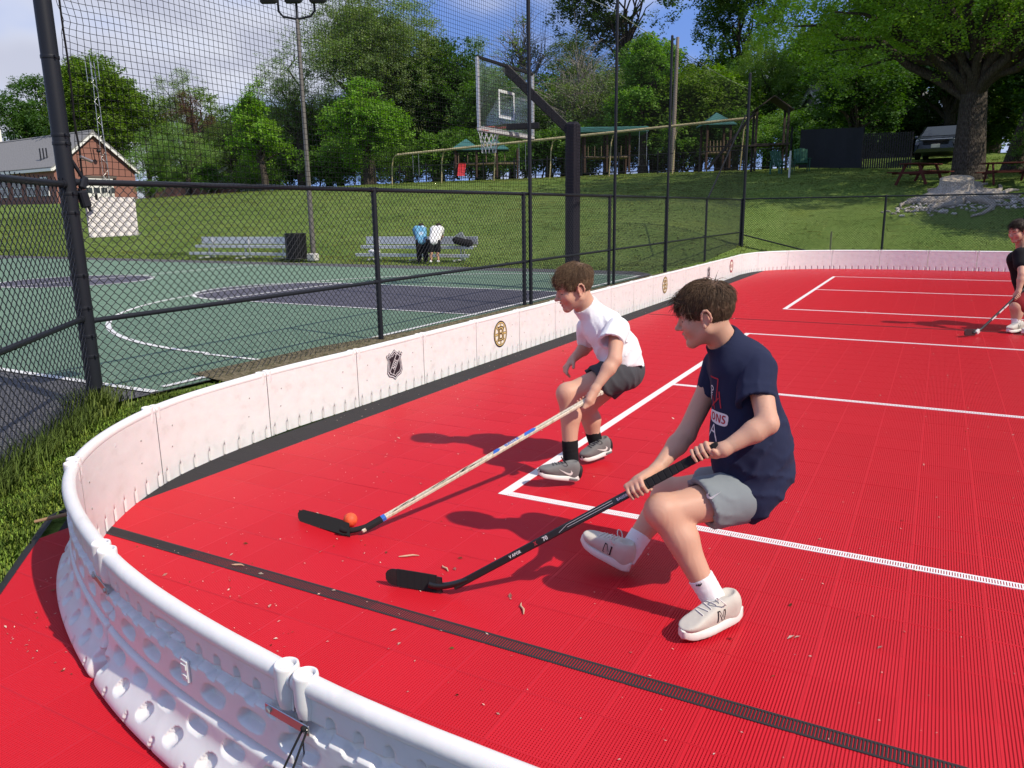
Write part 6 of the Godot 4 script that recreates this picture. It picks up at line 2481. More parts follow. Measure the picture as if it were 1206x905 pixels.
func text_onto(f: Field, txt: String, size: float, o: Vector3, ux: Vector3, uy: Vector3, dir: Vector3, lift: float, bold := true) -> MB:
	var arr := letters(txt, size, bold).surface_get_arrays(0)
	var vs: PackedVector3Array = arr[Mesh.ARRAY_VERTEX]
	var ids: PackedInt32Array = arr[Mesh.ARRAY_INDEX] if arr[Mesh.ARRAY_INDEX] != null else PackedInt32Array(range(vs.size()))
	var tris := PackedVector2Array()
	for i in ids:
		tris.append(Vector2(vs[i].x, vs[i].y))
	return drape(f, tris, o, ux, uy, dir, lift)
func letters(txt: String, size: float, bold := true) -> TextMesh:
	var tm := TextMesh.new()
	var fo := SystemFont.new()
	fo.font_names = PackedStringArray(["Droid Sans"])
	fo.font_weight = 700 if bold else 400
	tm.font = fo
	tm.text = txt
	tm.font_size = 64
	tm.pixel_size = size / 46.0      # capital height
	tm.depth = 0.0
	tm.curve_step = 2.0
	return tm
func swoosh(s: float) -> PackedVector2Array:
	# a tapering hooked check mark
	var p := PackedVector2Array()
	for q in [[-0.50, -0.02], [-0.48, -0.16], [-0.40, -0.24], [-0.28, -0.24], [-0.10, -0.18], [0.18, -0.05], [0.50, 0.12], [0.20, 0.02], [-0.08, -0.06], [-0.26, -0.09], [-0.34, -0.06], [-0.36, 0.02], [-0.31, 0.14], [-0.40, 0.06]]:
		p.append(Vector2(q[0], q[1]) * s)
	return p

func shoe(root: Node3D, base: Vector3, heel: Vector3, toe: Vector3, up: Vector3, s: float, style: int, side: float) -> void:
	# heel and toe are the ends of the sole; side +1 = mark on the person's left face
	var z := (toe - heel).normalized()
	var x := up.cross(z).normalized()
	var y := z.cross(x)
	var L := (toe - heel).length()
	var b := Basis(x, y, z)
	var at := func(px: float, py: float, pz: float) -> Vector3: return heel + b * Vector3(px, py, pz * L)
	# sole: outline extruded, with a soft rocker at heel and toe
	var out := []
	var n := 22
	for i in n + 1:
		var t := i / float(n)
		var w := 0.036 * s * pow(sin(PI * clampf(t * 0.92 + 0.06, 0, 1)), 0.45) * (0.86 + 0.22 * smoothstep(0.35, 0.72, t))
		out.append([t, w])
	var sole := MB.new()
	var th := (0.030 if style == 0 else 0.026) * s
	var rows := [[0.0, -0.004], [0.15, 0.002], [0.5, 0.0035], [0.85, 0.002], [1.0, -0.002]]
	var ring := []
	for o in out:
		ring.append(Vector2(o[1], o[0]))
	for i in range(n - 1, 0, -1):
		ring.append(Vector2(-out[i][1] * 0.92, out[i][0]))
	var m := ring.size()
	for r in rows:
		for q in ring:
			var lift := 0.014 * pow(smoothstep(0.78, 1.0, q.y), 2.0) + 0.010 * pow(smoothstep(0.12, 0.0, q.y), 2.0)
			var hh: float = th * (1.0 + 0.35 * smoothstep(0.6, 0.0, q.y))
			var groove := 0.0015 * sin(q.y * 70.0) * (1.0 if r[0] > 0.1 and r[0] < 0.9 else 0.0)
			sole.vert(at.call(q.x * (1.0 + (r[1] + groove) / 0.036), lift + hh * r[0], q.y), Vector3.UP)
	for j in rows.size() - 1:
		for i in m:
			var p := j * m + i
			var p2 := j * m + (i + 1) % m
			sole.ix.append_array([p, p2, p2 + m, p, p2 + m, p + m])
	for e in [0, rows.size() - 1]:
		var ctr := sole.vert(at.call(0, (th * rows[e][0]), 0.5), Vector3.UP)
		for i in m:
			if e == 0:
				sole.ix.append_array([ctr, (i + 1) % m, i])
			else:
				sole.ix.append_array([ctr, e * m + i, e * m + (i + 1) % m])
	sole.smooth_normals()
	part(root, "shoe_sole", sole.mesh(), M.sole, -base)
	# upper
	var f := Field.new()
	f.nz = noise
	f.rough = 0.0008
	f.rough_scale = 3000.0
	var k := s
	f.ell(at.call(0.002 * side, th + 0.022 * k, 0.80), Vector3(0.037 * k, 0.030 * k, L * 0.20), b, 0.03)
	f.ell(at.call(0, th + 0.024 * k, 0.52), Vector3(0.034 * k, 0.046 * k, L * 0.26), b, 0.03)
	f.ell(at.call(0, th + 0.030 * k, 0.20), Vector3(0.033 * k, 0.056 * k, L * 0.19), b, 0.03)
	f.cap(at.call(0, th + 0.060 * k, 0.22), at.call(0, th + 0.030 * k, 0.62), 0.032 * k, 0.026 * k, 0.025)
	f.cut(at.call(0, th * 0.7, 0), -y)
	f.ell(at.call(0, th + 0.105 * k, 0.24), Vector3(0.026 * k, 0.035 * k, L * 0.14), b, 0.006, 1)
	f.cut(at.call(0, th + 0.098 * k, 0.1), (y + z * 0.35).normalized(), 0.01)
	later(root, "shoe_upper", [[f, 0.0045]], M.shoe_pale if style == 0 else M.shoe_grey, base)
	# laces
	var la := MB.new()
	var list := f.all()
	for i in 5:
		var pz := 0.42 + i * 0.065
		var pp := PackedVector3Array()
		var pr := PackedFloat32Array()
		for j in 7:
			var u := (j / 6.0 - 0.5) * 0.040 * k
			var q: Vector3 = f.onto(at.call(u, th + 0.11 * k, pz + (0.02 if i % 2 == 0 else -0.02) * (j / 6.0 - 0.5)), -y, list)
			pp.append(q + y * 0.0015); pr.append(0.0022 * k)
		la.tube(pp, pr, 5)
	for sg in [-1.0, 1.0]:
		var pp := PackedVector3Array()
		var pr := PackedFloat32Array()
		for j in 12:
			var a := TAU * j / 11.0
			pp.append(at.call(sg * (0.012 + 0.016 * (1.0 - cos(a))) * k, th + (0.076 + 0.014 * sin(a)) * k, 0.43 + 0.05 * sin(a))); pr.append(0.0021 * k)
		la.tube(pp, pr, 5)
	part(root, "laces", la.mesh(), M.lace if style == 0 else M.vinyl, -base)
	# the mark on the side that shows
	var o: Vector3 = at.call(side * 0.06, th + 0.030 * k, 0.45 if style == 0 else 0.40)
	var ux := z if side < 0 else -z
	var hit := f.onto(o, -x * side, list)
	var gr := Vector3.ZERO
	for k3 in 3:
		var dv := Vector3.ZERO
		dv[k3] = 0.004
		gr[k3] = f.value(hit + dv, list) - f.value(hit - dv, list)
	gr = gr.normalized()
	var my := (y - gr * y.dot(gr)).normalized()
	var mx := my.cross(gr)
	o = hit + gr * 0.02
	if style == 0:
		var big := text_onto(f, "N", 0.040 * k, o, mx, my, -gr, 0.0012)
		part(root, "shoe_mark", big.mesh(), M.ink, -base)
		var sm := text_onto(f, "N", 0.033 * k, o, mx, my, -gr, 0.0020, false)
		part(root, "shoe_mark_fill", sm.mesh(), M.shoe_pale, -base)
	else:
		var sw := strap_mesh(f, [swoosh(0.085 * k)], o, mx * (-1.0 if side > 0 else 1.0), my, -gr, 0.0014)
		var pl := []
		part(root, "shoe_mark", sw.mesh(), M.lace, -base)
		# dark overlays on toe and heel
		for e in [[0.93, 0.028, 0.016], [0.02, 0.030, 0.045]]:
			var ov := MB.new()
			ov.ball(at.call(0, th + e[2] * 0.5 * k, e[0]), Vector3(0.024, e[2], 0.018) * k, 10, b)
			part(root, "shoe_overlay", ov.mesh(), M.shoe_dark, -base)
		var wdw := MB.new()
		wdw.bbox(at.call(side * 0.0335 * k, th * 0.62, 0.17), Vector3(0.006, 0.012 * k, L * 0.2), 0.003, b)
		part(root, "air_window", wdw.mesh(), M.shoe_grey, -base)

func sock(root: Node3D, base: Vector3, an: Vector3, kn: Vector3, len: float, r: float, m: Material) -> void:
	var f := Field.new()
	f.nz = noise
	f.rough = 0.0016
	f.rough_scale = 2600.0
	var d := (kn - an).normalized()
	var top := an + d * len
	f.cap(an - d * 0.05, top + d * 0.03, r * 1.02, r * 1.10, 0.01)
	f.folds.append([an + d * len * 0.4, 0.09, d, 0.022, 0.0016, 0.2])
	f.cut(top, d)
	f.cut(an - d * 0.055, -d)
	later(root, "sock", [[f, 0.0055]], m, base)

func people_materials() -> void:
	var skin := vmat(0.5, 0.35)
	skin.subsurf_scatter_enabled = true
	skin.subsurf_scatter_strength = 0.10
	M.skin = skin
	M.white_shirt = cloth(0.76, 0.77, 0.80)
	M.navy = cloth(0.018, 0.022, 0.052)
	M.charcoal = cloth(0.060, 0.062, 0.070)
	M.grey_short = cloth(0.20, 0.225, 0.24)
	M.black_cloth = cloth(0.012, 0.012, 0.014)
	M.white_sock = cloth(0.72, 0.71, 0.73)
	M.red_cloth = cloth(0.22, 0.02, 0.025)
	M.sole = mat(0.70, 0.69, 0.66, 0.6, 0.4)
	M.shoe_pale = cloth(0.52, 0.49, 0.44)
	M.shoe_grey = cloth(0.16, 0.16, 0.16)
	M.shoe_dark = mat(0.016, 0.016, 0.018, 0.6, 0.4)
	M.lace = mat(0.70, 0.69, 0.66, 0.8, 0.3)
	M.ink = mat(0.02, 0.02, 0.025, 0.6, 0.3)
	M.print_white = mat(0.72, 0.72, 0.73, 0.7, 0.3)
	M.print_red = mat(0.40, 0.035, 0.05, 0.7, 0.3)
func cloth(r: float, g: float, b: float) -> StandardMaterial3D:
	var m := mat(r, g, b, 0.88, 0.25)
	m.rim_enabled = true
	m.rim = 0.25
	m.rim_tint = 0.6
	m.normal_enabled = true
	m.normal_texture = M.weave
	m.normal_scale = 0.25
	m.uv1_triplanar = true
	m.uv1_scale = Vector3.ONE * 9.0
	return m

const SKIN := Color(0.55, 0.315, 0.225)

func boy_body(root: Node3D, base: Vector3, J: Dictionary, hb: Basis, hs: float, s: float, fwd: Vector3, hands: Array, mouth := 0.0, tone := 1.0, cell := 0.0095) -> void:
	var fields := []
	var sk := Color(SKIN.r * tone, SKIN.g * tone, SKIN.b * tone)
	var f := Field.new()
	f.nz = noise
	f.tint = sk
	f.cap(J.neck, J.chest, 0.050 * s, 0.08 * s, 0.03)
	f.cap(J.chest, J.waist, 0.08 * s, 0.08 * s, 0.03)
	f.cap(J.waist, J.pelvis, 0.08 * s, 0.08 * s, 0.03)
	f.cap(J.shL, J.shR, 0.055 * s, 0.055 * s, 0.03)
	f.cap(J.head.lerp(J.neck, 0.55), J.neck, 0.050 * hs, 0.056 * hs, 0.03)
	arm(f, J.shL, J.elL, J.wrL, s)
	arm(f, J.shR, J.elR, J.wrR, s)
	for k in ["L", "R"]:
		var kn: Vector3 = J["kn" + k]
		var an: Vector3 = J["an" + k]
		var hp: Vector3 = J["hip" + k]
		# the calf bulges away from the thigh's direction
		var ax := (an - kn).normalized()
		var bk := (hp - kn)
		bk = (bk - ax * bk.dot(ax)).normalized()
		leg(f, hp, kn, an, bk, s)
		f.cap(J.pelvis, hp, 0.09 * s, 0.088 * s, 0.03)
		f.spots.append([kn - bk * 0.04, 0.075, Color(0.60 * tone, 0.29 * tone, 0.21 * tone), 0.6])
		f.spots.append([J["el" + k], 0.06, Color(0.60 * tone, 0.29 * tone, 0.22 * tone), 0.5])
	f.rough = 0.0006
	f.rough_scale = 1500.0
	fields.append([f, cell])
	var h := Field.new()
	h.nz = noise
	h.tint = sk
	head_field(h, J.head, hb, hs, J.neck, mouth)
	fields.append([h, cell * 0.40])
	for hd in hands:
		var g := Field.new()
		g.nz = noise
		g.tint = sk
		if hd[0] == "grip":
			grip(g, hd[1], hd[6], hd[2], hd[3], hd[4], hd[5], s * 0.98)
		else:
			loose_hand(g, hd[1], hd[2], hd[3], s * 0.98, hd[4])
		fields.append([g, cell * 0.36])
	later(root, "body", fields, M.skin, base, true)
	# brows and eyes
	var list := h.all()
	for k in [-1.0, 1.0]:
		var eb := MB.new()
		var p := PackedVector3Array()
		var r := PackedFloat32Array()
		for i in 7:
			var u := i / 6.0
			var q: Vector3 = J.head + hb * (Vector3(k * lerpf(0.014, 0.046, u), 0.0165 + 0.006 * sin(u * 2.4), 0.12) * hs)
			p.append(h.onto(q, -hb.z, list)); r.append(0.0026 * hs * (1.0 - 0.6 * u))
		eb.tube(p, r, 5)
		part(root, "eyebrow", eb.mesh(), M.brow, -base)
	for k in [-1.0, 1.0]:
		var ey := MB.new()
		var p := PackedVector3Array()
		var r := PackedFloat32Array()
		for i in 7:
			var u := i / 6.0
			var q: Vector3 = J.head + hb * (Vector3(k * lerpf(0.019, 0.042, u), -0.0045 - 0.002 * sin(u * PI), 0.12) * hs)
			p.append(h.onto(q, -hb.z, list)); r.append(0.0021 * hs * (1.0 - 0.3 * absf(u - 0.5)))
		ey.tube(p, r, 5)
		part(root, "eyelash", ey.mesh(), M.brow, -base)

func commit_field(root: Node3D, base: Vector3, called: String, f: Field, cell: float, m: Material) -> void:
	later(root, called, [[f, cell]], m, base)

func shorts_leg(f: Field, hip: Vector3, kn: Vector3, t: float, r0: float, r1: float) -> void:
	var e := hip.lerp(kn, t)
	f.cap(hip, e + (kn - hip) * 0.1, r0, r1, 0.03)

func sleeve(o: Node3D, base: Vector3, sh: Vector3, sl: Vector3, el: Vector3, r0: float, r1: float, m: Material, away: Vector3) -> void:
	var d := (sl - sh).normalized()
	var f := Field.new()
	f.nz = noise
	f.rough = 0.002
	f.rough_scale = 900.0
	f.cap(sh, sl + d * 0.05, r0, r1, 0.03)
	f.folds.append([sh.lerp(sl, 0.5), 0.12, d.cross(away).normalized(), 0.045, 0.005, 0.1])
	f.folds.append([sh.lerp(sl, 0.7), 0.10, (d + away * 0.2).normalized(), 0.06, 0.003, 0.3])
	f.cut(sl, (d + (el - sl).normalized()).normalized())
	f.carve(sl - d * 0.03, sl + d * 0.06, r1 - 0.022, r1 - 0.015, 0.004)
	later(o, "sleeve", [[f, 0.0065]], m, base)

func front_boy() -> void:
	var J := FRONT_BOY
	var base := Vector3(-0.75, 0, -2.65)
	var away := Vector3(-0.23, 0, -0.973)
	var right := Vector3(0.973, 0, -0.23)
	var o := thing("person", "boy in a navy t-shirt and grey shorts crouching with a black hockey stick", "person", base)
	var fwd := (-right * 0.985 + away * 0.06 - Vector3.UP * 0.24).normalized()
	var hb := frame(fwd, Vector3.UP)
	M.brow = mat(0.045, 0.026, 0.016, 0.7, 0.3)
	# the stick first: it fixes the hands
	var heel: Vector3 = J.stick_heel
	var butt := heel + (Vector3(-0.640, 0.655, -2.606) - heel) * 1.02
	var ax := (butt - heel).normalized()
	var hl := heel + ax * ((butt - heel).length() - 0.05)
	var rr: Vector3 = J.wrR
	var hr := heel + ax * ((rr - heel).dot(ax) - 0.055)
	J = J.duplicate()
	boy_body(o, base, J, hb, 1.0, 1.0, fwd, [["grip", J.wrL, hl, ax, 0.014, 1.0, J.elL], ["grip", J.wrR, hr, ax, 0.014, 1.0, J.elR]], 0.0, 0.98)
	hair(o, base, J.head, hb, 1.0, Color(0.088, 0.054, 0.033), 0, 21)
	# shirt
	var f := Field.new()
	f.nz = noise
	f.rough = 0.003
	f.rough_scale = 900.0
	var ch: Vector3 = J.chest
	var wa: Vector3 = J.waist
	var pe: Vector3 = J.pelvis
	var ne: Vector3 = J.neck
	f.cap(ne + right * 0.008, ch + Vector3(0, 0.04, 0), 0.068, 0.105, 0.05)
	f.cap(ne, ne + (J.head - ne) * 0.5, 0.066, 0.062, 0.02)
	for q in [-0.055, 0.055]:
		f.cap(ch + away * q + Vector3(0, 0.03, 0), wa + away * q + right * 0.005, 0.112, 0.140, 0.05)
		f.cap(wa + away * q + right * 0.005, pe + away * q + Vector3(0, 0.0, 0) + right * 0.004, 0.140, 0.150, 0.05)
	f.cap(pe + right * 0.02, pe + right * 0.02 - Vector3(0, 0.10, 0), 0.145, 0.135, 0.05)
	f.cap(J.shL, J.shR, 0.068, 0.068, 0.04)
	# sleeves
	var sl: Vector3 = J.slL
	var sr: Vector3 = J.slR
	var dl: Vector3 = (J.elL - J.shL).normalized()
	sleeve(o, base, J.shL, sl, J.elL, 0.072, 0.069, M.navy, away)
	sleeve(o, base, J.shR, sr, J.elR, 0.068, 0.062, M.navy, away)
	# hem, sleeve ends and collar
	var hemd: Vector3 = (J.hemB - J.hemF).normalized()
	var hn := hemd.cross(away).normalized()
	if hn.y > 0:
		hn = -hn
	f.folds.append([pe + right * -0.02 + Vector3(0, 0.03, 0) - away * 0.1, 0.24, (Vector3.UP * 0.92 + right * 0.35).normalized(), 0.075, 0.009, 0.0])
	f.folds.append([wa - away * 0.10 + right * 0.03, 0.20, (Vector3.UP * 0.6 - right * 0.8).normalized(), 0.075, 0.012, 0.3])
	f.folds.append([ch - away * 0.08 + right * 0.06, 0.16, (Vector3.UP * 0.3 + right * 0.95).normalized(), 0.09, 0.006, 0.5])
	var body_only := f.kind.size()
	f.cut(J.hemB.lerp(J.hemF, 0.5), hn, 0.006)
	f.cut(Vector3(-0.465, 0.413, -2.919), right * 0.77 - Vector3.UP * 0.63, 0.03)
	f.ell(J.head + fwd * 0.012, Vector3.ONE * 0.136, Basis(), 0.004, 1)
	commit_field(o, base, "shirt", f, 0.0085, M.navy)
	# print on the chest side: lettering, a white lozenge, and a stick figure of lines
	var dirp := (away * 0.86 + right * 0.50).normalized()
	var ux := (dirp.cross(Vector3.UP)).normalized()
	ux = -ux if ux.dot(right) < 0 else ux
	var ctr := Vector3(-0.66, 0.725, -2.80)
	shirt_print(o, base, f, ctr, ux, dirp)
	# shorts
	var g := Field.new()
	g.nz = noise
	g.rough = 0.003
	g.rough_scale = 900.0
	g.cap(pe + Vector3(0, 0.05, 0) - right * 0.02, pe - right * 0.02, 0.10, 0.105, 0.04)
	g.cut(Vector3(-0.480, 0.425, -2.919), right * 0.77 - Vector3.UP * 0.63, 0.02)
	shorts_leg(g, J.hipL, J.knL, 0.52, 0.104, 0.098)
	shorts_leg(g, J.hipR, J.knR, 0.50, 0.100, 0.092)
	var el: Vector3 = J.hipL.lerp(J.knL, 0.52)
	var er: Vector3 = J.hipR.lerp(J.knR, 0.50)
	g.folds.append([el, 0.16, (Vector3.UP * 0.8 + right * 0.4).normalized(), 0.05, 0.006, 0.2])
	var kl: Vector3 = (J.knL - J.hipL).normalized()
	var kr: Vector3 = (J.knR - J.hipR).normalized()
	g.cut(el, (kl - Vector3.UP * 0.25).normalized())
	g.cut(er, kr)
	g.carve(el - kl * 0.05, el + kl * 0.06, 0.070, 0.078, 0.004)
	g.carve(er - kr * 0.05, er + kr * 0.06, 0.068, 0.074, 0.004)
	commit_field(o, base, "shorts", g, 0.0085, M.grey_short)
	var sw := strap_mesh(g, [swoosh(0.062)], el - kl * 0.050 - away * 0.16 + Vector3(0, 0.060, 0), -kl, (Vector3.UP).normalized(), away, 0.002)
	part(o, "shorts_mark", sw.mesh(), M.print_white, -base)
	# socks and shoes
	for k in ["L", "R"]:
		sock(o, base, J["an" + k], J["kn" + k], 0.075, 0.043, M.white_sock)
		var hd: Vector3 = J["toe" + k] - J["heel" + k]
		var up := Vector3.UP
		if k == "R":
			up = (Vector3.UP + hd.normalized() * -0.25).normalized()
		shoe(o, base, J["heel" + k] + Vector3(0, 0.004, 0), J["toe" + k] + Vector3(0, 0.004, 0), up, 1.10, 0, 1.0)
		var mk := MB.new()
		var an: Vector3 = J["an" + k]
		var dd: Vector3 = (J["kn" + k] - an).normalized()
		var c := an + dd * 0.058 - away * 0.0455 - right * 0.012
		for q in 3:
			mk.bbox(c + right * (q - 1) * 0.007 + Vector3(0, 0.002 * q, 0), Vector3(0.0045, 0.007 + 0.004 * q, 0.002), 0.0008, Basis(Vector3.BACK, -0.5))
		part(o, "sock_mark", mk.mesh(), M.ink, -base)
	hockey_stick("black hockey stick held in both hands by the navy shirted boy", heel, butt, J.stick_toe, 0)

func shirt_print(o: Node3D, base: Vector3, f: Field, c: Vector3, ux: Vector3, dir: Vector3) -> void:
	var uy := Vector3.UP
	var loz := PackedVector2Array()
	for i in 20:
		var a := TAU * i / 20
		loz.append(Vector2(0.052 * signf(cos(a)) * pow(absf(cos(a)), 0.4), 0.024 * signf(sin(a)) * pow(absf(sin(a)), 0.5)))
	part(o, "print_panel", strap_mesh(f, [loz], c, ux, uy, dir, 0.002).mesh(), M.print_white, -base)
	part(o, "print_text", text_onto(f, "ONS", 0.030, c + uy * 0.0, ux, uy, dir, 0.0032).mesh(), M.print_red, -base)
	part(o, "print_text", text_onto(f, "BRO", 0.022, c - ux * 0.050 + uy * 0.085, (uy * 0.9 + ux * 0.35).normalized(), (-ux * 0.9 + uy * 0.35).normalized(), dir, 0.002).mesh(), M.print_white, -base)
	var lines := []
	var seg := func(a: Vector2, b: Vector2, w: float) -> PackedVector2Array:
		var n := (b - a).orthogonal().normalized() * w
		return PackedVector2Array([a - n, b - n, b + n, a + n])
	for l in [[-0.02, -0.03, -0.05, -0.085], [-0.02, -0.03, 0.01, -0.085], [-0.035, -0.055, -0.005, -0.055], [-0.05, -0.085, -0.06, -0.055]]:
		lines.append(seg.call(Vector2(l[0], l[1]), Vector2(l[2], l[3]), 0.003))
	part(o, "print_lines", strap_mesh(f, lines, c, ux, uy, dir, 0.002).mesh(), M.print_white, -base)
	lines = []
	for l in [[-0.06, 0.145, -0.01, 0.145], [-0.01, 0.145, -0.012, 0.06], [0.0, 0.075, -0.04, 0.035], [-0.04, 0.075, -0.02, 0.03], [0.015, 0.04, 0.0, 0.10]]:
		lines.append(seg.call(Vector2(l[0], l[1]), Vector2(l[2], l[3]), 0.0028))
	part(o, "print_lines", strap_mesh(f, lines, c, ux, uy, dir, 0.002).mesh(), M.print_red, -base)

func white_boy() -> void:
	var J := WHITE_BOY
	var base := Vector3(-1.70, 0, -3.95)
	var away := Vector3(-0.383, 0, -0.924)
	var right := Vector3(0.924, 0, -0.383)
	var o := thing("person", "boy in a white t-shirt and charcoal shorts reaching one handed with a pale stick", "person", base)
	var fwd := (-right * 0.93 - away * 0.34 - Vector3.UP * 0.30).normalized()
	var hb := frame(fwd, Vector3.UP + right * 0.05)
	M.brow = mat(0.06, 0.036, 0.022, 0.7, 0.3)
	var heel: Vector3 = J.stick_heel
	var hand := Vector3(-1.568, 0.498, -3.656)
	var ax := (hand - heel).normalized()
	var butt := hand + ax * 0.115
	boy_body(o, base, J, hb, 1.06, 0.97, fwd, [["grip", J.wrL, hand, ax, 0.0145, 1.0, J.elL], ["loose", J.wrR, J.handR_tip - J.wrR, (right * 0.6 - Vector3.UP * 0.75), -1.0]], 0.004, 1.0)
	hair(o, base, J.head, hb, 1.06, Color(0.125, 0.078, 0.046), 1, 33)
	var f := Field.new()
	f.nz = noise
	f.rough = 0.003
	f.rough_scale = 900.0
	var ch: Vector3 = J.chest
	var wa: Vector3 = J.waist
	var pe: Vector3 = J.pelvis
	var ne: Vector3 = J.neck
	f.cap(ne + right * 0.006, ch, 0.068, 0.10, 0.05)
	f.cap(ne, ne + (J.head - ne) * 0.5, 0.068, 0.064, 0.02)
	for q in [-0.05, 0.05]:
		f.cap(ch + away * q, wa + away * q, 0.105, 0.112, 0.05)
		f.cap(wa + away * q, pe + away * q, 0.112, 0.118, 0.05)
	f.cap(J.shL, J.shR, 0.064, 0.064, 0.04)
	var sl: Vector3 = J.slL
	var sr: Vector3 = J.slR
	sleeve(o, base, J.shL, sl, J.elL, 0.070, 0.070, M.white_shirt, away)
	sleeve(o, base, J.shR, sr, J.elR, 0.064, 0.060, M.white_shirt, away)
	var hemd: Vector3 = (J.hemB - J.hemF).normalized()
	var hn := hemd.cross(away).normalized()
	if hn.y > 0:
		hn = -hn
	f.folds.append([wa - away * 0.10 + right * 0.01, 0.20, (Vector3.UP * 0.75 - right * 0.65).normalized(), 0.060, 0.012, 0.2])
	f.folds.append([ch - away * 0.10 + right * 0.07, 0.17, (Vector3.UP * 0.35 + right * 0.9).normalized(), 0.07, 0.011, 0.4])
	f.folds.append([ch - right * 0.06 - away * 0.04, 0.15, (right * 0.9 + Vector3.UP * 0.25).normalized(), 0.050, 0.010, 0.1])
	f.cut(J.hemB.lerp(J.hemF, 0.5) - Vector3(0, 0.01, 0), hn, 0.006)
	f.ell(J.head + fwd * 0.012, Vector3.ONE * 0.142, Basis(), 0.004, 1)
	commit_field(o, base, "shirt", f, 0.0085, M.white_shirt)
	var g := Field.new()
	g.nz = noise
	g.rough = 0.003
	g.rough_scale = 900.0
	g.cap(wa + Vector3(0, -0.02, 0), pe, 0.105, 0.122, 0.04)
	shorts_leg(g, J.hipL, J.knL, 0.50, 0.106, 0.096)
	shorts_leg(g, J.hipR, J.knR, 0.48, 0.100, 0.090)
	var el: Vector3 = J.hipL.lerp(J.knL, 0.50)
	var er: Vector3 = J.hipR.lerp(J.knR, 0.48)
	var kl: Vector3 = (J.knL - J.hipL).normalized()
	var kr: Vector3 = (J.knR - J.hipR).normalized()
	g.folds.append([el, 0.2, (Vector3.UP * 0.5 + right * 0.8).normalized(), 0.06, 0.008, 0.2])
	g.folds.append([pe - away * 0.08, 0.15, (Vector3.UP * 0.3 + right * 0.9).normalized(), 0.05, 0.008, 0.2])
	g.cut(el, kl)
	g.cut(er, kr)
	g.carve(el - kl * 0.05, el + kl * 0.06, 0.074, 0.080, 0.004)
	commit_field(o, base, "shorts", g, 0.0085, M.charcoal)
	for k in ["L", "R"]:
		sock(o, base, J["an" + k], J["kn" + k], 0.085, 0.042, M.black_cloth)
		shoe(o, base, J["heel" + k], J["toe" + k], Vector3.UP, 1.02, 1, 1.0)
	hockey_stick("worn pale wooden hockey stick with blue lettering held by the white shirted boy", heel, butt, J.stick_toe, 1)

func edge_boy() -> void:
	var J := EDGE_BOY
	var base := Vector3(1.0, 0, -10.7)
	var away := Vector3(0.09, 0, -0.996)
	var right := Vector3(0.996, 0, 0.09)
	var o := thing("person", "boy in a black t-shirt and white shoes playing at the far side of the rink", "person", base)
	var fwd := (-right * 0.62 - away * 0.75 - Vector3.UP * 0.28).normalized()
	var hb := frame(fwd, Vector3.UP)
	M.brow = mat(0.03, 0.018, 0.012, 0.7, 0.3)
	var heel: Vector3 = J.stick_heel
	heel.y = 0.01
	var hand: Vector3 = J.wrR + Vector3(-0.02, -0.06, 0.03)
	var ax := (hand - heel).normalized()
	boy_body(o, base, J, hb, 1.08, 1.1, fwd, [["grip", J.wrR, hand, ax, 0.0145, -1.0, J.elR], ["grip", J.wrL, hand + ax * 0.3, ax, 0.0145, -1.0, J.elL]], 0.0, 0.95, 0.014)
	hair(o, base, J.head, hb, 1.08, Color(0.022, 0.014, 0.010), 2, 41)
	var f := Field.new()
	f.nz = noise
	for q in [-0.06, 0.06]:
		f.cap(J.chest + right * q * 2.0, J.waist + right * q * 2.0, 0.11, 0.115, 0.05)
		f.cap(J.waist + right * q * 2.0, J.pelvis + right * q * 2.0, 0.115, 0.12, 0.05)
	f.cap(J.neck, J.chest, 0.06, 0.1, 0.05)
	f.cap(J.shL, J.shR, 0.075, 0.075, 0.04)
	f.cap(J.shR, J.slR, 0.08, 0.08, 0.03)
	f.cap(J.shL, J.slL, 0.08, 0.08, 0.03)
	f.cut(J.pelvis - Vector3(0, 0.07, 0), Vector3.DOWN)
	commit_field(o, base, "shirt", f, 0.014, M.black_cloth)
	var lg := MB.new()
	for k in 3:
		lg.bbox(J.chest + Vector3(-0.02 + k * 0.02, -0.04 + k * 0.03, 0.13), Vector3(0.05, 0.02, 0.02), 0.004, Basis(Vector3.BACK, 0.6))
	part(o, "shirt_mark", lg.mesh(), M.print_red, -base)
	var g := Field.new()
	g.nz = noise
	g.cap(J.pelvis + Vector3(0, 0.05, 0), J.pelvis, 0.13, 0.13, 0.04)
	shorts_leg(g, J.hipL, J.knL, 0.7, 0.115, 0.105)
	shorts_leg(g, J.hipR, J.knR, 0.7, 0.115, 0.105)
	commit_field(o, base, "shorts", g, 0.014, M.red_cloth)
	for k in ["L", "R"]:
		sock(o, base, J["an" + k], J["kn" + k], 0.09, 0.045, M.white_sock)
		var h: Vector3 = J["heel" + k]
		var t: Vector3 = J["toe" + k]
		shoe(o, base, Vector3(h.x, 0.01, h.z), Vector3(t.x, 0.01, t.z), Vector3.UP, 1.15, 0, 1.0)
	hockey_stick("dark hockey stick with a pale band at the heel held by the black shirted boy", heel, hand + ax * 0.45, Vector3(J.stick_toe.x, 0.03, J.stick_toe.z), 2)

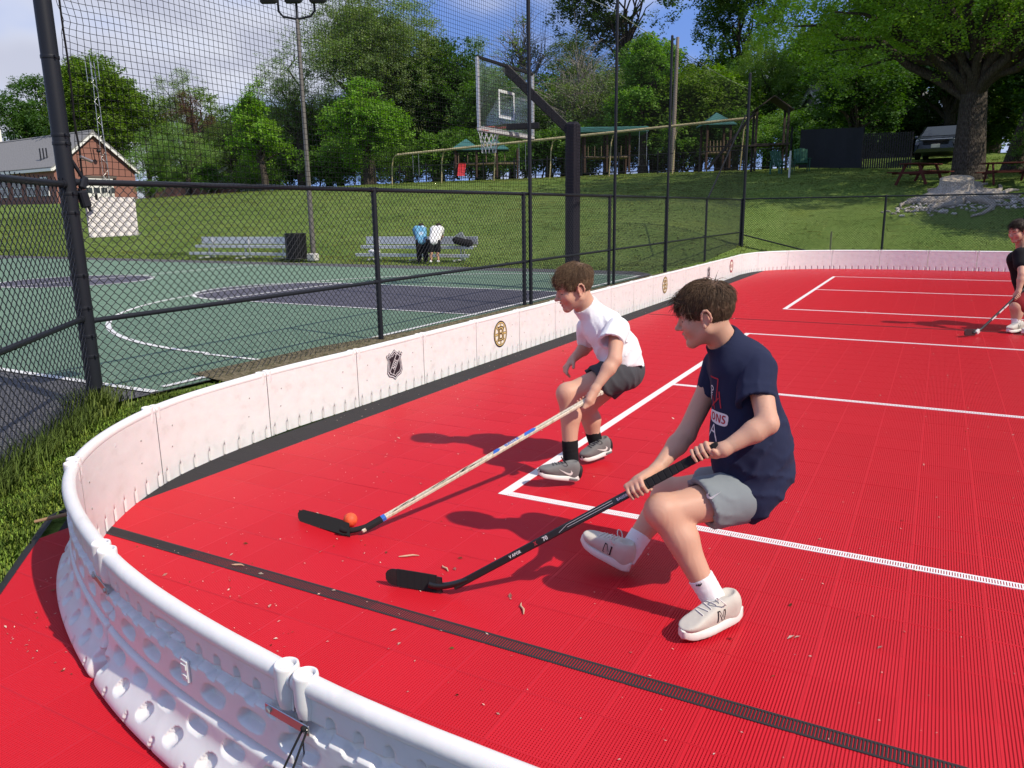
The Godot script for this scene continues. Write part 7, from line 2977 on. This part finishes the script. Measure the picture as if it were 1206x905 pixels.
func hockey_stick(label: String, heel: Vector3, butt: Vector3, toe: Vector3, style: int) -> void:
	var o := thing("hockey_stick", label, "hockey stick", heel)
	var a := (butt - heel).normalized()
	var L := (butt - heel).length()
	var bl := toe - heel
	var nrm := a.cross(bl).normalized()          # blade face
	var wide := nrm.cross(a).normalized()        # along the blade's plane, across the shaft
	var b := Basis(wide, a, nrm)
	var hw := 0.0145
	var hd := 0.0095
	var run := func(mb: MB, y0: float, y1: float, ex: float) -> void:
		mb.bbox(a * (y0 + y1) * 0.5, Vector3((hw + ex) * 2, y1 - y0, (hd + ex) * 2), 0.004, b)
	var body: Material
	if style == 0:
		body = mat(0.014, 0.014, 0.015, 0.22, 0.5)
	elif style == 1:
		body = mat(1, 1, 1, 0.55, 0.4)
		tri_mat(body, noise_tex(256, 0.03, [[0.0, Color(0.20, 0.14, 0.09)], [0.25, Color(0.45, 0.36, 0.25)], [0.5, Color(0.60, 0.53, 0.42)], [1.0, Color(0.68, 0.64, 0.56)]], 5, 101), 2.0)
		body.uv1_world_triplanar = false
		body.uv1_scale = Vector3(9, 1.6, 9)
	else:
		body = mat(0.03, 0.03, 0.035, 0.4, 0.5)
	var mb := MB.new()
	run.call(mb, 0.06, L, 0.0)
	part(o, "shaft", mb.mesh(), body)
	# hosel bending into the blade
	mb = MB.new()
	var u := bl.normalized()
	var up := (Vector3.UP - u * u.y).normalized()
	var n := 26
	var prof := []
	for i in n + 1:
		var t := i / float(n)
		var c := heel + u * bl.length() * t - heel
		c += nrm * 0.018 * t * t * (1.0 if style != 1 else -1.0)
		var h := lerpf(0.034, 0.038, t)
		if t > 0.86:
			h *= sqrt(maxf(0.0, 1.0 - pow((t - 0.86) / 0.15, 2.0)))
		prof.append([c, h])
	for i in n:
		var th := 0.004
		var p0: Vector3 = prof[i][0]
		var p1: Vector3 = prof[i + 1][0]
		var h0: float = prof[i][1]
		var h1: float = prof[i + 1][1]
		var lo0 := p0 + up * (0.034 - h0 + 0.002)
		var lo1 := p1 + up * (0.034 - h1 + 0.002)
		for s in [-1.0, 1.0]:
			mb.quad_n(lo0 + nrm * th * s, lo1 + nrm * th * s, p1 + up * (0.034 + h1) + nrm * th * s, p0 + up * (0.034 + h0) + nrm * th * s, nrm * s)
		mb.quad_n(p0 + up * (0.034 + h0) + nrm * th, p1 + up * (0.034 + h1) + nrm * th, p1 + up * (0.034 + h1) - nrm * th, p0 + up * (0.034 + h0) - nrm * th, up)
		mb.quad_n(lo0 + nrm * th, lo1 + nrm * th, lo1 - nrm * th, lo0 - nrm * th, -up)
	var blade_m: Material = body if style != 1 else M.tape
	part(o, "blade", mb.mesh(), blade_m)
	mb = MB.new()
	var p := PackedVector3Array()
	var r := PackedFloat32Array()
	for i in 9:
		var t := i / 8.0
		p.append((u * 0.055).lerp(Vector3.ZERO, t) * (1.0 - t) + a * 0.13 * t * t + up * 0.030 * (1.0 - t) + up * 0.0)
		r.append(lerpf(0.016, 0.0125, t))
	mb.tube(p, r, 8)
	part(o, "hosel", mb.mesh(), body if style != 1 else M.tape)
	# tape on the blade: wrapped bands
	if style != 2:
		mb = MB.new()
		var t0 := 0.10
		var t1 := 0.80 if style == 0 else 0.97
		var bands := 11
		for k in bands:
			var ta := lerpf(t0, t1, k / float(bands))
			var tb := lerpf(t0, t1, (k + 1.02) / float(bands))
			var ca := u * bl.length() * ta + nrm * 0.018 * ta * ta * (1.0 if style != 1 else -1.0)
			var cb := u * bl.length() * tb + nrm * 0.018 * tb * tb * (1.0 if style != 1 else -1.0)
			var e := 0.0050 + 0.0006 * (k % 2)
			var hh := 0.036
			if ta > 0.84:
				hh *= 0.82
			for s in [-1.0, 1.0]:
				mb.quad_n(ca + up * (0.034 - hh) + nrm * e * s, cb + up * (0.034 - hh) + nrm * e * s, cb + up * (0.034 + hh + 0.003) + nrm * e * s, ca + up * (0.034 + hh + 0.003) + nrm * e * s, nrm * s)
			mb.quad_n(ca + up * (0.037 + hh) + nrm * e, cb + up * (0.037 + hh) + nrm * e, cb + up * (0.037 + hh) - nrm * e, ca + up * (0.037 + hh) - nrm * e, up)
		part(o, "blade_tape", mb.mesh(), M.tape)
	# grip tape, end cap, lettering
	var towards: Vector3 = nrm if nrm.dot(EYE - heel) > 0 else -nrm
	var face := func(y: float, lift: float) -> Vector3: return a * y + towards * (hd + lift)
	var tx := a if a.dot(Vector3(0.877, 0, -0.481)) > 0 else -a
	var ty := towards.cross(tx).normalized()
	if style == 0:
		mb = MB.new()
		var y := L - 0.30
		while y < L - 0.005:
			mb.bbox(a * (y + 0.012), Vector3(hw * 2 + 0.005 + 0.0016 * (int(y * 90) % 2), 0.0245, hd * 2 + 0.005), 0.003, b)
			y += 0.024
		part(o, "grip_tape", mb.mesh(), M.tape)
		mark(o, "V APOR", 0.011, face.call(0.36, 0.0006), tx, ty, M.print_white)
		mark(o, "X", 0.016, face.call(0.455, 0.0006), tx, ty, M.print_red)
		mark(o, "70", 0.015, face.call(0.50, 0.0006), tx, ty, M.print_white)
		mark(o, "BAUER", 0.010, face.call(0.84, 0.0006), tx, ty, M.print_white)
		mb = MB.new()
		for q in [[0.56, 0.60, -0.006, 0.006], [0.60, 0.80, 0.0065, 0.0065], [0.60, 0.80, -0.002, -0.002]]:
			mb.bar(face.call(q[0], 0.0004) + ty * q[2], face.call(q[1], 0.0004) + ty * q[3], 0.0007, 0.0007, 4)
		part(o, "pinstripe", mb.mesh(), M.print_white)
	elif style == 1:
		var blue := mat(0.03, 0.13, 0.50, 0.4, 0.5)
		for q in [[0.80, 0.85], [0.99, 1.07]]:
			mb = MB.new()
			var y0: float = q[0]
			var y1: float = q[1]
			mb.poly(PackedVector2Array([Vector2(0, -0.013), Vector2(y1 - y0 - 0.015, -0.013), Vector2(y1 - y0, 0.0), Vector2(y1 - y0 - 0.012, 0.012), Vector2(0.015, 0.012)]), face.call(y0, 0.0006), a, ty)
			part(o, "blue_band", mb.mesh(), blue)
		mark(o, "BAUER", 0.020, face.call(0.92, 0.0008), tx, ty, blue)
		mb = MB.new()
		for q in [[0.16, 0.19]]:
			mb.bbox(a * (q[0] + q[1]) * 0.5, Vector3(hw * 2 + 0.001, q[1] - q[0], hd * 2 + 0.001), 0.002, b)
		part(o, "blue_band", mb.mesh(), blue)
		mb = MB.new()
		for k in 16:
			var y := rng.randf_range(0.22, 0.78)
			var l := rng.randf_range(0.02, 0.09)
			var w := rng.randf_range(0.001, 0.004)
			var ww := rng.randf_range(-0.009, 0.006)
			mb.poly(PackedVector2Array([Vector2(0, 0), Vector2(l * 0.4, -w), Vector2(l, w * 0.3), Vector2(l * 0.5, w)]), face.call(y, 0.0007) + ty * ww, a, ty)
		for q in [[0.21, 0.76, -0.0105], [0.24, 0.74, -0.0045], [1.08, 1.30, -0.008]]:
			mb.poly(PackedVector2Array([Vector2(0, -0.0008), Vector2(q[1] - q[0], -0.0008), Vector2(q[1] - q[0], 0.0008), Vector2(0, 0.0008)]), face.call(q[0], 0.0007) + ty * q[2], a, ty)
		part(o, "scuffs", mb.mesh(), M.tape).set_meta("kind", "stuff")
		mb = MB.new()
		mb.bbox(a * 0.125, Vector3(hw * 2 + 0.004, 0.09, hd * 2 + 0.004), 0.003, b)
		part(o, "hosel_tape", mb.mesh(), M.tape)
		mb = MB.new()
		mb.bbox(a * (L - 0.012), Vector3(hw * 2 + 0.004, 0.024, hd * 2 + 0.004), 0.004, b)
		part(o, "end_cap", mb.mesh(), mat(0.62, 0.58, 0.48, 0.6, 0.3))
	else:
		mb = MB.new()
		mb.bbox(a * 0.06 + u * 0.02, Vector3(0.05, 0.05, 0.03), 0.006, b)
		part(o, "heel_band", mb.mesh(), mat(0.7, 0.7, 0.68, 0.6, 0.3))
		for q in [0.30, 0.42, 0.5, 0.66]:
			mb = MB.new()
			mb.bbox(face.call(q, 0.0), Vector3(0.02, 0.07, 0.003), 0.001, b)
			part(o, "shaft_print", mb.mesh(), M.print_white)
func mark(o: Node3D, txt: String, size: float, at: Vector3, ux: Vector3, uy: Vector3, m: Material) -> void:
	part(o, "lettering", letters(txt, size), m, at, Basis(ux.normalized(), uy.normalized(), ux.cross(uy).normalized()))

func bench_children() -> void:
	# two children bending over a bench far behind, each one mesh of skin with clothes over it
	for k in 2:
		var at := Vector3(-13.62 if k == 0 else -13.05, 0.03, -19.35 if k == 0 else -19.15)
		var label := "child in a blue tie-dye shirt bending over the bench" if k == 0 else "child in a white shirt and black shorts bending over the bench"
		var o := thing("person", label, "person", at)
		var away := Vector3(-0.55, 0, -0.83)
		var right := Vector3(0.83, 0, -0.55)
		var hip := Vector3(0, 0.60, 0)
		var sh := hip + away * 0.22 + Vector3(0, 0.36, 0) + right * (0.10 if k == 1 else -0.06)
		var hd := sh + away * 0.13 + Vector3(0, 0.04, 0) + right * 0.05
		var f := Field.new()
		f.nz = noise
		f.tint = SKIN
		for s in [-1.0, 1.0]:
			var h: Vector3 = hip + right * 0.09 * s
			f.cap(h, h + Vector3(0, -0.29, 0) - away * 0.02, 0.075, 0.05, 0.03)
			f.cap(h + Vector3(0, -0.29, 0) - away * 0.02, h + Vector3(0, -0.55, 0) + right * 0.02 * s, 0.05, 0.035, 0.03)
			var a: Vector3 = sh + right * 0.15 * s
			f.cap(a, a + away * 0.16 + Vector3(0, -0.22, 0), 0.042, 0.034, 0.03)
			f.cap(a + away * 0.16 + Vector3(0, -0.22, 0), a + away * 0.34 + Vector3(0, -0.34, 0) - right * 0.06 * s, 0.034, 0.026, 0.03)
		f.cap(hip, sh, 0.07, 0.07, 0.04)
		f.cap(sh, hd, 0.05, 0.05, 0.03)
		f.ell(hd, Vector3(0.085, 0.11, 0.10), Basis(), 0.03)
		later(o, "body", [[f, 0.022]], M.skin, Vector3.ZERO, true)
		var g := Field.new()
		g.nz = noise
		for s in [-0.06, 0.06]:
			g.cap(hip + right * s, sh + right * s * 1.3, 0.115, 0.110, 0.05)
		for s in [-1.0, 1.0]:
			var a: Vector3 = sh + right * 0.15 * s
			g.cap(a, a + away * 0.09 + Vector3(0, -0.12, 0), 0.065, 0.06, 0.03)
		if k == 0:
			for i in 26:
				g.spots.append([sh.lerp(hip, rng.randf()) + Vector3(rng.randfn(), rng.randfn(), rng.randfn()) * 0.13, 0.09, Color(0.62, 0.70, 0.78) if i % 2 else Color(0.06, 0.22, 0.42), 0.9])
		g.tint = Color(0.14, 0.34, 0.52) if k == 0 else Color(0.72, 0.72, 0.72)
		later(o, "shirt", [[g, 0.022]], vmat(0.9, 0.2), Vector3.ZERO, true)
		g = Field.new()
		g.nz = noise
		for s in [-1.0, 1.0]:
			g.cap(hip + right * 0.09 * s, hip + right * 0.10 * s + Vector3(0, -0.24 if k == 1 else -0.55, 0), 0.105, 0.095 if k == 1 else 0.07, 0.04)
		commit_field(o, Vector3.ZERO, "shorts" if k == 1 else "trousers", g, 0.022, M.black_cloth)
		var mb := MB.new()
		mb.ball(hd + Vector3(0, 0.03, 0) + away * 0.01, Vector3(0.10, 0.11, 0.11), 14)
		part(o, "hair", mb.mesh(), mat(0.03, 0.02, 0.014, 0.7, 0.3))
		for s in [-1.0, 1.0]:
			mb = MB.new()
			mb.bbox(hip + right * 0.11 * s + Vector3(0, -0.565, 0) + away * 0.03, Vector3(0.09, 0.07, 0.23), 0.03, Basis.looking_at(away))
			part(o, "shoe", mb.mesh(), M.sole if k == 1 else M.shoe_dark)
	var bag := thing("backpack", "black sports backpack lying on the bench beside the children", "bag", Vector3(-12.55, 0.50, -19.95), 0.4)
	var mb := MB.new()
	mb.bbox(Vector3(0, 0.10, 0), Vector3(0.62, 0.22, 0.34), 0.08, Basis(Vector3.BACK, -0.25))
	part(bag, "pack", mb.mesh(), M.black_cloth)
	mb = MB.new()
	mb.bbox(Vector3(-0.05, 0.22, 0.06), Vector3(0.26, 0.30, 0.05), 0.03, Basis(Vector3.BACK, 0.5))
	part(bag, "towel", mb.mesh(), M.grey_short)
	var cl := thing("cloth_bundle", "small white bundle of cloth lying on the bench foot plank", "cloth", Vector3(-15.55, 0.26, -19.45))
	mb = MB.new()
	mb.ball(Vector3(0, 0.05, 0), Vector3(0.20, 0.07, 0.10), 12)
	mb.ball(Vector3(0.16, 0.04, 0.03), Vector3(0.10, 0.06, 0.08), 10)
	part(cl, "cloth", mb.mesh(), M.white_sock)

func people() -> void:
	M.weave = bump_tex(256, 0.35, 2.0, 2, 77)
	M.tape = mat(0.022, 0.022, 0.024, 0.9, 0.2)
	people_materials()
	front_boy()
	white_boy()
	edge_boy()
	bench_children()
	run_jobs()

# ---------------------------------------------------------------- emblems, ball, litter, fittings
func emblem_root(z: float, y: float, called: String) -> Node3D:
	# the emblem belongs to the board it is stuck on
	var best: Node3D
	for i in board_nodes:
		if i >= 10 and i <= 23 and joints[i].y >= z and joints[i + 1].y < z:
			best = board_nodes[i]
	var e := Node3D.new()
	e.name = called
	best.add_child(e, true)
	e.position = Vector3(-3.8862, y, z) - best.position
	return e
func shield(z: float, y: float, s: float) -> void:
	var e := emblem_root(z, y, "shield_emblem")
	var ux := Vector3.FORWARD * s
	var uy := Vector3.UP * s
	var out := PackedVector2Array()
	for q in [[0.0, -0.56], [-0.14, -0.46], [-0.34, -0.40], [-0.44, -0.26], [-0.40, 0.0], [-0.36, 0.16], [-0.46, 0.32], [-0.40, 0.38], [-0.34, 0.34], [-0.28, 0.44], [-0.22, 0.38], [-0.12, 0.42], [0.0, 0.52], [0.12, 0.42], [0.22, 0.38], [0.28, 0.44], [0.34, 0.34], [0.40, 0.38], [0.46, 0.32], [0.36, 0.16], [0.40, 0.0], [0.44, -0.26], [0.34, -0.40], [0.14, -0.46]]:
		out.append(Vector2(q[0], q[1]))
	var layers := [[1.08, M.emblem_black, 0.0], [1.02, M.emblem_silver, 0.0005], [0.93, M.emblem_black, 0.0010], [0.82, M.emblem_silver, 0.0015], [0.76, M.emblem_black, 0.0020]]
	for l in layers:
		var mb := MB.new()
		var p := PackedVector2Array()
		for q in out:
			p.append(q * l[0])
		mb.poly(p, Vector3(l[2], 0, 0), ux, uy)
		part(e, "shield_layer", mb.mesh(), l[1])
	var a := 0.95
	var dx := Vector2(cos(a), sin(a))
	var dy := Vector2(-sin(a), cos(a))
	for b in [[0.40, 0.13, M.emblem_silver, 0.0025], [0.38, 0.10, M.emblem_black, 0.0030]]:
		var mb := MB.new()
		mb.poly(PackedVector2Array([-dx * b[0] - dy * b[1], dx * b[0] - dy * b[1], dx * b[0] + dy * b[1], -dx * b[0] + dy * b[1]]), Vector3(b[3], 0, 0), ux, uy)
		part(e, "diagonal_band", mb.mesh(), b[2])
	var wx := (ux * dx.x + uy * dx.y).normalized()
	var wy := (ux * dy.x + uy * dy.y).normalized()
	part(e, "lettering", letters("NHL", 0.155 * s), M.emblem_silver, Vector3(0.0036, 0, 0), Basis(wx, wy, wx.cross(wy)))
func spoked(z: float, y: float, r: float) -> void:
	var e := emblem_root(z, y, "round_emblem")
	var ux := Vector3.FORWARD
	var uy := Vector3.UP
	for l in [[1.0, M.emblem_black, 0.0], [0.90, M.emblem_gold, 0.0005], [0.82, M.emblem_black, 0.0010], [0.78, M.emblem_white, 0.0015]]:
		var mb := MB.new()
		var p := PackedVector2Array()
		for k in 32:
			p.append(Vector2(cos(TAU * k / 32), sin(TAU * k / 32)) * r * l[0])
		mb.poly(p, Vector3(l[2], 0, 0), ux, uy)
		part(e, "disc", mb.mesh(), l[1])
	for k in 8:
		for w in [[0.105, M.emblem_black, 0.0020], [0.060, M.emblem_gold, 0.0025]]:
			var mb := MB.new()
			var a := TAU * k / 8
			var d := Vector2(cos(a), sin(a))
			var n: Vector2 = d.orthogonal() * r * w[0]
			mb.poly(PackedVector2Array([d * r * 0.30 - n, d * r * 0.76 - n, d * r * 0.76 + n, d * r * 0.30 + n]), Vector3(w[2], 0, 0), ux, uy)
			part(e, "spoke", mb.mesh(), w[1])
	part(e, "letter_outline", letters("B", r * 1.12), M.emblem_black, Vector3(0.0032, 0, 0), Basis(ux, uy, ux.cross(uy)).scaled_local(Vector3(1.18, 1.0, 1)))
	part(e, "letter_fill", letters("B", r * 0.96), M.emblem_gold, Vector3(0.0038, 0, 0), Basis(ux, uy, ux.cross(uy)).scaled_local(Vector3(1.08, 1.0, 1)))
	part(e, "letter_core", letters("B", r * 0.84, false), M.emblem_black, Vector3(0.0044, 0, 0), Basis(ux, uy, ux.cross(uy)))

func small_things() -> void:
	M.emblem_black = mat(0.020, 0.016, 0.022, 0.5, 0.4)
	M.emblem_silver = mat(0.58, 0.57, 0.60, 0.5, 0.4)
	M.emblem_gold = mat(0.62, 0.46, 0.17, 0.5, 0.4)
	M.emblem_white = mat(0.74, 0.71, 0.62, 0.5, 0.4)
	shield(-5.063, 0.256, 0.222)
	spoked(-6.857, 0.250, 0.137)
	spoked(-12.36, 0.265, 0.137)
	shield(-15.12, 0.262, 0.22)
	var e := emblem_root(-17.0, 0.259, "oval_emblem")
	for l in [[1.0, mat(0.30, 0.03, 0.05, 0.5, 0.4), 0.0], [0.72, M.emblem_white, 0.001]]:
		var mb := MB.new()
		var p := PackedVector2Array()
		for k in 24:
			p.append(Vector2(cos(TAU * k / 24) * 0.16, sin(TAU * k / 24) * 0.14) * l[0])
		mb.poly(p, Vector3(l[2], 0, 0), Vector3.FORWARD, Vector3.UP)
		part(e, "disc", mb.mesh(), l[1])
	part(e, "lettering", letters("OOO", 0.07), mat(0.30, 0.03, 0.05, 0.5, 0.4), Vector3(0.002, 0, 0), Basis(Vector3.FORWARD, Vector3.UP, Vector3.RIGHT))
	# ball
	var b := thing("hockey_ball", "orange street hockey ball lying against the pale stick's blade", "ball", Vector3(-2.386, 0.0, -2.70))
	var mb := MB.new()
	mb.ball(Vector3(0, 0.034, 0), Vector3.ONE * 0.034, 24)
	var om := mat(1, 1, 1, 0.55, 0.4)
	tri_mat(om, noise_tex(128, 0.04, [[0.0, Color(0.50, 0.055, 0.02)], [0.5, Color(0.78, 0.10, 0.035)], [1.0, Color(0.86, 0.15, 0.06)]], 4, 111), 9.0)
	part(b, "ball", mb.mesh(), om)
	# seeds, petals and bits of bark blown onto the tiles
	rng.seed = 515
	var flake := MB.new()
	for k in 3:
		flake.quad(Vector3(-0.5, 0, -0.2), Vector3(0.1, 0.10, -0.26), Vector3(0.5, 0.02, 0.1), Vector3(-0.1, 0.06, 0.22))
	var xf := []
	var cs := PackedColorArray()
	while xf.size() < 1700:
		var z := -1.3 - pow(rng.randf(), 1.7) * 13.0
		var x := rng.randf_range(-3.85, 1.6)
		var p := Vector3(x, 0.004, z)
		if not in_view(p, 10.0) or (x < -3.2 and z > -3.3):
			continue
		if rng.randf() > 0.35 + 0.65 * smoothstep(-0.5, -3.6, x):
			continue
		var s := rng.randf_range(0.006, 0.014) if rng.randf() < 0.92 else rng.randf_range(0.016, 0.030)
		xf.append(Transform3D(Basis.from_euler(Vector3(rng.randf_range(-0.4, 0.4), rng.randf() * TAU, rng.randf_range(-0.4, 0.4))).scaled(Vector3(s, s, s * rng.randf_range(0.4, 1.2))), p))
		var t := rng.randf()
		var c := Color(0.72, 0.66, 0.56).lerp(Color(0.66, 0.40, 0.33), rng.randf()) if t < 0.8 else (Color(0.20, 0.10, 0.05) if t < 0.93 else Color(0.13, 0.15, 0.04))
		cs.append(c)
	var g := copies(self, "leaf_litter", flake.mesh(), vmat(0.9, 0.2), xf, cs)
	g.set_meta("kind", "stuff")
	tag(g, "small pale petals, seeds and bark bits scattered over the tiles", "litter")
	for t in [[-1.93, -2.55, 0.045, 0.6, "pale twig lying between the two stick blades"], [-1.72, -2.52, 0.030, 2.6, "short pale bark chip beside the black blade"], [-1.27, -2.37, 0.042, 2.2, "pale bark chip below the black stick's shaft"], [-2.54, -2.14, 0.030, 0.3, "curled brown leaf bit near the black line"]]:
		var o := thing("twig", t[4], "twig", Vector3(t[0], 0.004, t[1]), t[3])
		mb = MB.new()
		mb.tube(PackedVector3Array([Vector3(-t[2], 0, 0), Vector3(-t[2] * 0.3, 0.003, 0.004), Vector3(t[2] * 0.4, 0.002, -0.003), Vector3(t[2], 0.001, 0.003)]), PackedFloat32Array([0.002, 0.0045, 0.004, 0.0015]), 6)
		part(o, "twig", mb.mesh(), mat(0.55, 0.36, 0.25, 0.9, 0.2))
	var st := thing("stick_of_wood", "dry brown stick lying on the grass against the corner board", "stick", Vector3(-3.62, 0.05, -2.06))
	mb = MB.new()
	mb.tube(PackedVector3Array([Vector3(-0.10, 0.0, 0.10), Vector3(0.0, 0.02, 0.0), Vector3(0.12, 0.03, -0.06)]), PackedFloat32Array([0.008, 0.010, 0.006]), 7)
	part(st, "wood", mb.mesh(), mat(0.30, 0.19, 0.11, 0.9, 0.2))
	fittings()

func fittings() -> void:
	# steel latches across two joints, a raised badge, and cords tied at a joint
	for j in [5, 6]:
		var q: Array = along(j, 0.0)
		var d0: Array = along(j - 1, 0.93)
		var o2: Vector2 = q[1]
		var out := Vector3(o2.x, 0, o2.y)
		var tan_ := Vector3(o2.y, 0, -o2.x)
		var jp := Vector3(q[0].x, 0, q[0].y)
		var bd: Node3D = board_nodes[j - 1]
		var c := jp + out * 0.047 + Vector3(0, 0.330, 0) - bd.position
		var b := Basis(tan_, Vector3.UP, tan_.cross(Vector3.UP))
		var mb := MB.new()
		mb.bbox(c - tan_ * 0.02, Vector3(0.16, 0.026, 0.004), 0.0015, b)
		var l := part(bd, "latch", mb.mesh(), M.steel)
		mb = MB.new()
		mb.lathe(c + out * 0.002 - tan_ * 0.085, PackedVector2Array([Vector2(0.009, 0), Vector2(0.009, 0.004), Vector2(0.005, 0.006), Vector2(0.0, 0.006)]), 6, Basis(tan_, out, tan_.cross(out)))
		part(l, "bolt", mb.mesh(), M.fixing)
		mb = MB.new()
		mb.lathe(c + out * 0.002 + tan_ * 0.05, PackedVector2Array([Vector2(0.009, 0), Vector2(0.009, 0.004), Vector2(0.005, 0.006), Vector2(0.0, 0.006)]), 6, Basis(tan_, out, tan_.cross(out)))
		part(l, "bolt", mb.mesh(), M.fixing)
	# badge
	var q2: Array = along(5, 0.44)
	var bo := Vector3(q2[1].x, 0, q2[1].y)
	var bt := Vector3(bo.z, 0, -bo.x)
	var bn: Node3D = board_nodes[5]
	var bc := Vector3(q2[0].x, 0.285, q2[0].y) + bo * 0.044 - bn.position
	var bb := Basis(bt, Vector3.UP, bt.cross(Vector3.UP))
	var mb := MB.new()
	mb.bbox(bc + bo * 0.002, Vector3(0.040, 0.072, 0.012), 0.006, bb)
	var bg := part(bn, "badge", mb.mesh(), M.board)
	for k in [[0.014, 0.030], [-0.014, 0.016]]:
		mb = MB.new()
		mb.bbox(bc + bo * 0.009 + Vector3(0, k[0], 0), Vector3(0.026, k[1] * 0.5, 0.003), 0.001, bb)
		part(bg, "raised_mark", mb.mesh(), M.board)
	# cords
	var q3: Array = along(5, 0.0)
	var jp3 := Vector3(q3[0].x, 0, q3[0].y)
	var co := Vector3(q3[1].x, 0, q3[1].y)
	var ct := Vector3(co.z, 0, -co.x)
	if ct.x < 0:
		ct = -ct
	var o := thing("cord", "pair of thin black cords hanging from a board joint", "cord", jp3)
	for k in 2:
		mb = MB.new()
		var p := PackedVector3Array()
		var r := PackedFloat32Array()
		var top := co * 0.052 + Vector3(0, 0.335, 0) + ct * (0.045 + 0.014 * k)
		var e0 := co * (0.14 + 0.03 * k) + Vector3(0, 0.012, 0) + ct * (-0.055 + 0.085 * k)
		for i in 9:
			var t := i / 8.0
			var w := top.lerp(e0, t) + co * 0.02 * sin(PI * t)
			p.append(w); r.append(0.0028)
		mb.tube(p, r, 7)
		part(o, "strand", mb.mesh(), M.tape)
	mb = MB.new()
	mb.ball(co * 0.054 + Vector3(0, 0.338, 0) + ct * 0.050, Vector3(0.008, 0.007, 0.007), 10)
	part(o, "knot", mb.mesh(), M.tape)

func _ready() -> void:
	rng.seed = 7
	noise.seed = 3
	noise.frequency = 0.01
	noise.fractal_octaves = 3
	camera_and_light()
	ground()
	tiles()
	boards()
	fences()
	hoop()
	furniture()
	houses()
	trees()
	people()
	small_things()
